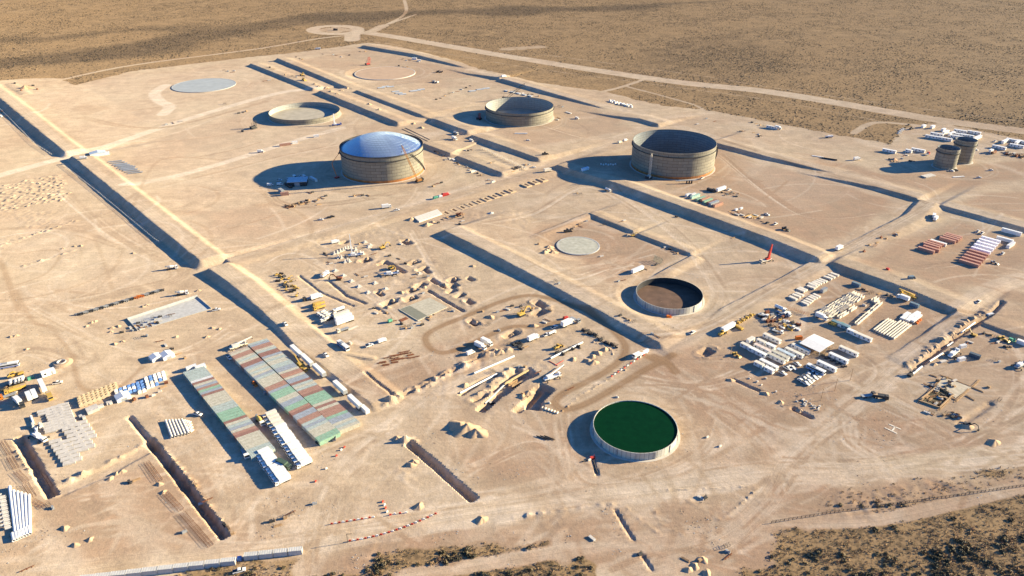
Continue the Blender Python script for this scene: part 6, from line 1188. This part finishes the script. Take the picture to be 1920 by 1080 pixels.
P(SLABW, 1740, 331, 25, 'long pale slab stack before the slim tanks', None, {'white_paint': CONC}, (2.4, 2.6, 1)); P(SLABW, 1797, 332, 10, 'thin white panel before the slim tanks', None, None, (2, .8, .5)); P(PICK, 1835, 334, 0, 'white pickup right of the slim tanks'); P(PICK, 1857, 320, 0, 'white car on the pale ground right of the slim tanks'); P(CAR, 1793, 320, B_, 'dark car at the foot of the shorter slim tank', None, paint(DARK)); P(PICK, 1784, 321, B_, 'white pickup at the foot of the shorter slim tank'); P(TR['box'], 1606, 300, A_ - 20, 'white truck on the pale road left of the slim tanks', None, None, .9); P(PIPE, 1555, 299, B_ + 20, 'dark pipe on the roadside left of the slim tanks', None, paint(DARK), 1.3); P(SLABW, 1533, 294, B_ + 20, 'pale panel on the roadside', None, None, (2, .6, .5))
P(CAB12, 1447, 241, B_ + 10, 'white cabin on the roadside right of the tall tank', None, None, 1.1); P(TR['box'], 1459, 242, B_, 'white truck beside the roadside cabin'); cluster(JUNK, [(1410, 230), (1418, 232), (1425, 235), (1432, 238), (1325, 223), (1340, 228), (1308, 233)], 'on the roadside beyond the tall tank', 'goods on the roadside beyond the tall tank', scale=1.2); P(TR['tipper'], 1554, 258, 0, 'white truck with dark shadow on the far pale road'); cluster(JUNK, para(10, (1385, 243), (40, 8), (0, 8), 2), 'on the pad beyond the tall tank', 'goods beyond the tall tank'); P(VAN, 1163, 268, A_, 'cream van left of the tall open tank', None, paint(CREAM)); P(VAN, 1173, 264, A_, 'white van left of the tall open tank')
# --- middle platform
cluster(HP(.75), [(1024, 471), (1030, 468), (1036, 474), (1020, 474), (1176, 442), (1028, 464)], 'beside the small round slab', 'soil heaps beside the small round slab'); P(LOAD, 1064, 435, 20, 'dark loader above the small round slab', None, {'yellow_machine_paint': DARK}); P(TRAIL, 1195, 510, A_, 'white box trailer left of the brown basin', None, None, .95); P(EXC, 1187, 443, 20, 'small tan excavator at the gap in the low bank', None, None, .7)
t = thing('lattice_panel', 'green lattice panel propped near the low bank', 'lattice panel', at(1232, 492), R(B_)); m = MB()
for i in range(9): m.tube((-4 + i, 0, .2), (-4 + i, 1.2, 4.2), .09, 4)
for z in (0, 1, 2, 3, 4): m.tube((-4, .3 * z, .2 + z), (4, .3 * z, .2 + z), .09, 4)
m.build('bars', mat('lattice_green', (.10, .16, .12), .7), t); m = MB(); m.tube((-3, 1.2, 4), (-3, 4, 0), .1, 4); m.tube((3, 1.2, 4), (3, 4, 0), .1, 4); m.build('prop', DARK, t)
cluster(JUNK, [(1072, 430), (1080, 425), (1086, 421), (1092, 419), (1100, 415), (1088, 425), (1248, 464), (1256, 468), (1262, 473), (1270, 476), (1133, 422), (1160, 528), (1168, 526), (1128, 481), (1230, 497), (1210, 505), (1010, 458), (1042, 528), (1048, 532), (1165, 416), (1170, 414), (1268, 407), (1375, 446), (1082, 363), (1088, 365)], 'on the middle platform', 'leftovers on the middle platform'); cluster(JUNK, [(1163, 592), (1172, 597), (1180, 601), (1188, 604), (1223, 627), (1232, 631)], 'along the edge road above the long bank', 'leftovers along the edge road'); P(SKID, 1254, 595, 0, 'orange pump beside the brown basin', None, SW(ORANGE), 1.2); P(SKID, 1111, 860, 20, 'red pump with white lid beside the green basin', None, SW(RED), 1.0); seg(PIPE, 12, (1093, 866), (1106, 861), 'short dark pipe left of the red pump', None, paint(DARK), .6); seg(PIPE, 12, (1112, 864), (1120, 888), 'dark pipe running down from the red pump', None, paint(DARK), .6)
for i in range(6): P(REBAR, 1014 + 3.6 * i, 821 + (i % 2), B_ + 20, 'dark rod bundle left of the green basin, %s from the left' % ordinal(i), 'rod bundles left of the green basin', {'rusty_steel': DARK}, (.9, 1, 1))
cluster([(BLOCK, 'small white block', None, .7)], [(1157, 745), (1326, 820), (1350, 837), (1105, 863), (1030, 756)], 'around the green basin', 'small blocks around the green basin')
# --- construction ground in the centre
Z7 = lambda x, y: (590 + x / 5.4, 430 + y / 5.4)
cluster([(FOOT, 'concrete column footing', None, .95)], [Z7(x, y) for x, y in [(200, 250), (232, 242), (262, 226), (290, 215), (312, 203), (338, 195), (362, 190), (405, 245), (432, 252), (462, 242), (492, 252), (335, 322), (308, 335), (352, 328), (272, 292), (240, 290), (380, 205), (415, 210)]], 'below the tall white crane', 'column footings below the tall crane', A_)
cluster([(FOOT, 'broad square footing', None, (1.35, 1.35, .6))], [Z7(x, y) for x, y in [(510, 132), (562, 162), (548, 182), (210, 420), (292, 470), (372, 525), (448, 580), (540, 640), (610, 545), (720, 605), (1060, 450)]], 'on the central building ground', 'broad footings on the central ground', A_)
P(TR['tipper'], *Z7(105, 470), A_ + 30, 'white tipper on the left of the building ground'); P(TR['box'], *Z7(212, 140), A_ - 10, 'white truck above the column footings', None, None, .8); P(EXC, *Z7(690, 195), A_, 'yellow excavator right of the column footings'); P(EXC, *Z7(775, 405), B_, 'yellow excavator by the long dark pit'); P(EXC, *Z7(245, 510), 180, 'dark excavator with its arm over the narrow trench', None, {'yellow_machine_paint': RUST}); truck_crane(Z7(775, 460), 15, Z7(650, 450), 'white concrete pump with level boom on the building ground', WHITE, 2, WHITE, .6)
cluster(HP(.5), [Z7(x, y) for x, y in [(945, 115), (1020, 330), (1420, 500), (1000, 610), (670, 640), (790, 720), (740, 790), (990, 690), (880, 640), (1600, 375), (530, 300), (1320, 560), (1110, 590)]], 'on the central building ground', 'soil heaps on the central building ground')
t, ps = quad('concrete_slab', 'new concrete slab with red steel and a wet grey strip', 'slab', [Z7(850, 808), Z7(1165, 690), Z7(1345, 785), Z7(1045, 925)], .35, mat('pour_slab', (.40, .355, .26), .9, var=.18, scale=.6), .5)
a, b, c, d = ps; q = [a.lerp(b, .03).lerp(d.lerp(c, .03), .04), a.lerp(b, .33).lerp(d.lerp(c, .33), .04), a.lerp(b, .33).lerp(d.lerp(c, .33), .96), a.lerp(b, .03).lerp(d.lerp(c, .03), .96)]
m = MB(); m.add([(p.x, p.y, .40) for p in q], [(0, 1, 2, 3)]); m.build('wet_strip', mat('wet_concrete', (.20, .19, .13), .5, var=.1), t)
cluster([(REBAR, 'red brown steel bundle', None, .8), (PLANKS, 'timber pile', None, .7)], [Z7(x, y) for x, y in [(1050, 760), (1085, 770), (1120, 740), (1150, 755), (1180, 715), (1210, 730), (1170, 770), (1230, 800), (1100, 790), (1260, 770), (1060, 800), (1200, 860)]], 'lying on the new concrete slab', 'steel and timber on the new slab')
t, ps = quad('shallow_pit_cover', 'rusty brown plate in the small pit beside the new slab', 'pit cover', [Z7(850, 915), Z7(925, 885), Z7(950, 905), Z7(875, 935)], .2, RUST, .2); P(GEN, *Z7(765, 940), A_, 'pale green generator left of the rusty plate', None, {'yellow_machine_paint': GREEN}, 1.2)
cluster(JUNK, [Z7(x, y) for x, y in [(880, 960), (900, 985), (920, 1005), (960, 985), (985, 1000), (800, 930), (1050, 950), (1090, 970), (1150, 915), (1170, 890), (1370, 815), (1400, 830), (1430, 800), (620, 850), (600, 805), (660, 830), (730, 850), (1160, 640), (1100, 650), (150, 340), (165, 350), (100, 250), (120, 265), (450, 150), (480, 200), (420, 180), (600, 250), (870, 150), (920, 350), (1000, 490), (1040, 455), (1110, 490), (1150, 480), (430, 460), (520, 480), (760, 270), (850, 300)]], 'on the central building ground', 'leftovers on the central building ground')
Z8 = lambda x, y: (490 + x / 7.716, 500 + y / 7.716)
for i, (x, y, k) in enumerate(sorted([(230, 125, 0), (290, 110, 1), (330, 150, 1), (300, 190, 0), (240, 215, 1), (400, 180, 2), (350, 240, 0), (430, 220, 2), (380, 290, 1), (455, 290, 0), (495, 320, 0), (360, 340, 2), (430, 370, 1), (510, 430, 2), (340, 270, 1), (280, 150, 0), (470, 350, 1)], key=lambda q: q[1])):
    P((LOAD, SKID, EXC)[k], *Z8(x, y), A_ + rs.uniform(-40, 60), '%s in the tight machine park by the bank road, %s from the far end' % (('yellow loader', 'dark machine', 'small excavator')[k], ordinal(i)), 'machines in the tight park by the bank road', None, (.6, 1.1, .5)[k])
P(TR['flat'], *Z8(690, 475), A_ + 180, 'dark flatbed truck in the machine park', None, paint(DARK)); P(TR['box'], *Z8(800, 460), A_, 'white box truck with dark cab in the machine park'); P(TR['tipper'], *Z8(830, 560), A_ + 180, 'farther yellow tipper in the machine park', None, paint(YEL)); P(TR['tipper'], *Z8(840, 610), A_ + 180, 'nearer yellow tipper in the machine park', None, paint(YEL))
for i, (x, y) in enumerate([(880, 690), (915, 715), (950, 735), (970, 770), (930, 790)]): P(TR['mixer'], *Z8(x, y), A_ + 180, 'white mixer truck in the machine park, %s from the far end' % ordinal(i), 'mixer trucks in the machine park', None, .85)
P(TR['tank'], *Z8(1120, 650), A_ + 180, 'dark nosed tanker in the machine park'); P(TRAIL, *Z8(1160, 720), A_, 'cream box trailer in the machine park', None, paint(CREAM), .9); P(TRAIL, *Z8(1190, 770), A_, 'pale box trailer in the machine park', None, None, .95); P(TRAIL, *Z8(1210, 815), A_, 'nearest white box trailer in the machine park'); P(TR['flat'], *Z8(1180, 930), A_ + 180, 'pale flatbed at the near end of the machine park', None, paint(CREAM)); seg(PLANKS, 4.2, Z8(1250, 920), Z8(1400, 860), 'long pale beam load at the near end of the machine park', None, {'weathered_timber': CONC}, 1.0)
cluster([(REBAR, 'rusty steel bundle', None, 1.0), (PLANKS, 'long timber pile', {'weathered_timber': RUST}, 1.0), (REBAR, 'flat rusty bundle', None, (1.2, 1.6, .6))], para(14, (712, 676), (42, -16), (10, 12), 1) + [(758, 660), (764, 663), (770, 666), (776, 670)], 'on the flat ground left of the spoil ridge', 'rusty steel left of the spoil ridge', 20)
# --- trench works above the green basin
Z9 = lambda x, y: (850 + x / 4.91, 560 + y / 4.91)
for a, b, l in (((192, 697), (560, 540), 'upper long white pipe lying by the trenches'), ((62, 882), (400, 703), 'lower long white pipe lying by the trenches'), ((895, 560), (1190, 412), 'right white pipe beside the tipped sand')): seg(PIPEL, 22, Z9(*a), Z9(*b), l, None, None, 1.1, .3)
seg(PIPEL, 22, Z9(290, 970), Z9(470, 815), 'dark grey pipe down in the trench', None, paint(GREY), 1.1, .5); seg(BEAM, 5.6, Z9(470, 820), Z9(690, 690), 'long tan beam bridging the trench', None, {'white_precast_concrete': mat('tan_beam', (.45, .33, .17), .8)}, 1.0, 2.0)
t = thing('trench_shield', 'open timber trench box below the tan beam', 'trench box', at(*Z9(565, 800)), R(A_)); [MB().box(0, s * 1.6, 0, 7, .25, 2.2).build('side_panel', WOOD, t) for s in (-1, 1)]; [MB().box(x, 0, 1.4, .25, 3.0, .25).build('strut', WOOD, t) for x in (-2.5, 2.5)]
truck_crane(Z9(905, 735), 30, Z9(1018, 608), 'white truck crane with low boom beside the tipped sand', WHITE, 12, WHITE, .7); P(EXC, *Z9(630, 155), A_, 'yellow excavator with long arm in the brown track loop', None, None, 1.2); P(LOAD, *Z9(965, 455), A_, 'yellow loader behind the right white pipe'); seg(PIPE, 12, Z9(880, 575), Z9(960, 620), 'left red pipe crossing near the crane', None, paint(RED), .35); seg(PIPE, 12, Z9(940, 615), Z9(1015, 570), 'right red pipe crossing near the crane', None, paint(RED), .35)
P(VAN, *Z9(160, 508), A_, 'smallest white van by the spoil ridge'); P(TR['box'], *Z9(250, 455), B_ + 10, 'white truck between two others by the spoil ridge'); P(TR['box'], *Z9(308, 420), B_ + 10, 'farthest white truck by the spoil ridge'); P(TR['box'], *Z9(1050, 245), A_, 'white box truck near the track bend', None, None, 1.15); P(PICK, *Z9(930, 268), A_, 'white pickup left of the box truck near the track bend'); P(PICK, *Z9(860, 338), A_, 'white pickup lower on the middle track'); P(TR['tank'], *Z9(910, 325), A_, 'pale tank truck on the middle track', None, None, .7); P(TR['box'], *Z9(735, 378), A_, 'white box truck on the middle track'); P(TR['flat'], *Z9(1120, 205), B_, 'grey flatbed behind the box truck at the bend', None, paint(GREY)); P(BAG, *Z9(1035, 185), 20, 'red covered load behind the box truck at the bend', None, paint(RED), (3, 2, 1.4))
cluster([(SKID, 'dark machine part', None, 1.1), (FRAME, 'dark scaffold cage', None, .8), (REBAR, 'dark pipe bundle', {'rusty_steel': DARK}, .9), (PIPES, 'short dark pipe', {'white_precast_concrete': DARK}, 1)], [Z9(1200 + 300 * f, 285 + 170 * f + rs.uniform(-14, 14)) for f in np.linspace(0, 1, 24)] + para(16, Z9(880, 530), (60, -28), (6, 6), 2) + para(10, Z9(500, 400), (25, 3), (3, 8), 2), 'around the trench works', 'dark parts around the trench works')
cluster(HP(.62), [Z9(x, y) for x, y in [(1240, 575), (1280, 535), (1330, 500), (1390, 470), (380, 475), (430, 490), (740, 250), (540, 335), (340, 170), (210, 220), (630, 905), (690, 870), (100, 800), (1100, 560), (1290, 590)]], 'among the trench works', 'soil heaps among the trench works')
cluster(JUNK, [Z9(x, y) for x, y in [(620, 75), (650, 85), (735, 90), (690, 50), (410, 125), (450, 115), (500, 100), (540, 70), (890, 110), (270, 120), (330, 240), (420, 295), (870, 200), (840, 220), (620, 465), (670, 445), (660, 630), (370, 680), (610, 630), (780, 680), (330, 950), (360, 970), (300, 1025), (640, 880), (660, 920), (700, 870), (1080, 830)]], 'among the trench works', 'leftovers among the trench works')
cluster(HP(1.35), [(862, 800), (893, 812), (873, 806)], 'above the diagonal trench', 'large sand heaps above the diagonal trench'); cluster(HP(.6), [(770, 872), (776, 866), (902, 975), (785, 950), (745, 822)], 'beside the diagonal trench', 'soil heaps beside the diagonal trench'); cluster(JUNK, [(510, 978), (521, 986), (535, 972), (546, 966), (590, 945), (544, 963), (1110, 1010), (1200, 1040), (1285, 1050), (1312, 1052), (1362, 1025), (1364, 1035), (1365, 1044), (1314, 934), (1322, 934)], 'near the bottom road', 'leftovers near the bottom road')
for i, (u, v) in enumerate([(1290, 1068), (1302, 1062), (1325, 1075), (1318, 1050)]): P(HEAPS[i % 3], u, v, 40 * i, 'soil heap at the bottom edge, %s from the left' % ordinal(i), 'soil heaps at the bottom edge', None, .5)
# ---------------------------------------------------------------- vegetation
def shrub_mesh(seed, leaf, n=46, r=1.0):
    r_ = random.Random(seed); m = MB()
    for k in range(n):
        a = r_.uniform(0, 6.28); e = r_.random() ** .7; rr = r * (.35 + .65 * r_.random()); c = Vector((rr * math.cos(a) * math.sqrt(1 - e * e * .8), rr * math.sin(a) * math.sqrt(1 - e * e * .8), .12 + .75 * r * e * r_.uniform(.6, 1))); s = r * r_.uniform(.16, .34)
        d = Vector((r_.gauss(0, 1), r_.gauss(0, 1), r_.gauss(0, 1))).normalized(); u = d.orthogonal().normalized(); w = d.cross(u)
        m.add([c + u * s, c + w * s * .8 + d * s * .3, c - u * s, c - w * s * .8 - d * s * .2], [(0, 1, 2, 3)])
    return m
SH = []
for s, (nm, mm, lb) in enumerate((('desert_shrub', OLIVE, 'dark olive'), ('desert_shrub', SAGE, 'grey green'), ('desert_shrub', STRAW, 'straw yellow'), ('desert_shrub', OLIVE, 'dark olive'))):
    t = proto('desert_shrub', 'shrub'); shrub_mesh(s + 3, mm).build('foliage', mm, t)
    b = MB(); r_ = random.Random(s)
    for k in range(6): a = r_.uniform(0, 6.28); b.tube((0, 0, 0), (.5 * math.cos(a), .5 * math.sin(a), .55), .05, 4, .02)
    b.build('stems', WOOD, t); SH.append((t, lb))
def mask(c, x, y): i = np.clip(np.searchsorted(XS, x), 0, len(XS) - 1); j = np.clip(np.searchsorted(YS, y), 0, len(YS) - 1); return CH[j, i, c]
rv = np.random.default_rng(5)
N = 160000; uu = rv.uniform(330, 1925, N); vv = 1086 - 215 * rv.random(N); gx, gy = G(uu, vv)
dd = mask(1, gx, gy); qq = vnoise(gx, gy, 10, 61) + .7 * vnoise(gx, gy, 3.5, 62)
ok = np.nonzero((dd > .12) & (rv.random(N) < dd * np.clip(.42 + .6 * qq, .05, 1) * .6 * (gy / 300) ** 2))[0][:16000]
near = [(float(gx[i]), float(gy[i]), float(qq[i])) for i in ok]; size = [((.27 + .70 * rv.random() ** 2.6)) * (1.3 if q > .2 else 1) for _, _, q in near]
order = sorted(range(len(near)), key=lambda i: -size[i] / near[i][1])
for i in order[:290]:
    x, y, q = near[i]; k = int(rv.choice([0, 0, 3, 1, 1, 2])); t, lb = SH[k]
    put(t, (x, y, zat(x, y) - .03), rv.uniform(0, 6.28), '%s shrub growing in the scrub along the bottom edge' % lb, lb + ' shrubs along the bottom edge', None, (size[i] * 1.25, size[i] * 1.25, size[i]))
def scatter(name, label, pts, mats_, seed, base):
    """one mesh of many small plants: every plant a copy of a few leaf clumps"""
    bv = [np.array(b.v) for b in base]; bf = [np.array(b.f) for b in base]; V, Fc, Mi = [], [], []; o = 0
    r_ = np.random.default_rng(seed)
    for x, y, z, s, mi in pts:
        k = int(r_.integers(len(base))); a = r_.uniform(0, 6.28); c, n = math.cos(a), math.sin(a); v = bv[k] * (s, s, s * r_.uniform(.7, 1.1))
        V.append(np.stack([v[:, 0] * c - v[:, 1] * n + x, v[:, 0] * n + v[:, 1] * c + y, v[:, 2] + z], -1)); Fc.append(bf[k] + o); Mi.append(np.full(len(bf[k]), mi)); o += len(v)
    V = np.concatenate(V).astype(np.float32); Fc = np.concatenate(Fc).astype(np.int32); Mi = np.concatenate(Mi).astype(np.int32); w = Fc.shape[1]
    me = bpy.data.meshes.new(name); me.vertices.add(len(V)); me.vertices.foreach_set('co', V.ravel()); me.loops.add(Fc.size); me.loops.foreach_set('vertex_index', Fc.ravel()); me.polygons.add(len(Fc)); me.polygons.foreach_set('loop_start', np.arange(0, Fc.size, w, dtype=np.int32)); me.polygons.foreach_set('material_index', Mi)
    for m_ in mats_: me.materials.append(m_)
    me.update(calc_edges=True); o_ = bpy.data.objects.new(name, me); COL.objects.link(o_); o_['kind'] = 'stuff'; o_['label'] = label; o_['category'] = 'scrub'; return o_
pts = []
for i in order[290:]:
    x, y, q = near[i]; pts.append((x, y, zat(x, y) - .03, size[i], int(rv.choice([0, 1, 1, 2, 2, 2])) if q < .25 else int(rv.choice([0, 0, 1, 1, 2]))))
scatter('near_scrub', 'low dry scrub and grass tufts along the bottom edge', pts, [OLIVE, SAGE, STRAW], 4, [shrub_mesh(20 + k, None, 13) for k in range(4)])
pts = []; X = []; Y = []
N = 460000; yy = 760 + 1900 * rv.random(N) ** .9; xx = (rv.random(N) * 2 - 1) * yy * .75
dens = mask(1, xx, yy); q = vnoise(xx, yy, 60, 71) + .8 * vnoise(xx, yy, 16, 72); dk = mask(2, xx, yy)
keep = (dens > .5) & (rv.random(N) < np.clip(.30 + .7 * q + .65 * dk, .02, .98)); idx_ = np.nonzero(keep)[0][:165000]
for i in idx_: pts.append((xx[i], yy[i], 0.0, float(rv.uniform(.5, 1.15) * (1.5 if rv.random() < .2 else 1)), int(rv.choice([0, 0, 0, 1, 1, 2])) if dk[i] < .4 else int(rv.choice([0, 0, 1]))))
FARD = mat('far_shrub_dark', (.055, .042, .025), .9, var=.3, scale=.1); FARM = mat('far_shrub_brown', (.15, .098, .052), .9, var=.3, scale=.1); FARS = mat('far_dry_grass', (.32, .205, .10), .9, var=.3, scale=.1)
def tuft(k):
    r_ = random.Random(k); m = MB(); n = 4; b = [(1.0 * math.cos(6.28 * i / n + r_.random()) * r_.uniform(.7, 1.2), 1.0 * math.sin(6.28 * i / n + r_.random()) * r_.uniform(.7, 1.2), 0) for i in range(n)]; top = (r_.uniform(-.2, .2), r_.uniform(-.2, .2), .85)
    return m.add(b + [top], [(i, (i + 1) % n, n) for i in range(n)])
scatter('far_scrub', 'brown and straw coloured steppe scrub covering the plain behind the site', pts, [FARD, FARM, FARS], 6, [tuft(k) for k in range(6)])

# loose stones on the bare ground, thicker where people dig
N = 60000; uu = rv.uniform(-10, 1930, N); vv = 330 + 745 * rv.random(N) ** .8; gx, gy = G(uu, vv); q = vnoise(gx, gy, 22, 81) + .7 * vnoise(gx, gy, 6, 82); ok = np.nonzero((mask(1, gx, gy) < .1) & (q > .32) & (mask(0, gx, gy) < .72))[0][:7000]
scatter('loose_stones', 'loose stones and clods scattered over the bare ground', [(float(gx[i]), float(gy[i]), zat(gx[i], gy[i]) - .02, float(.12 + .32 * rv.random() ** 3), int(rv.integers(0, 3))) for i in ok], [SOIL, CONG, mat('brown_clod', (.20, .14, .09), .95)], 9, [tuft(k) for k in range(6)])
for o in PROTO:
    for c in list(o.children_recursive): bpy.data.objects.remove(c)
    bpy.data.objects.remove(o)
bpy.context.view_layer.update()
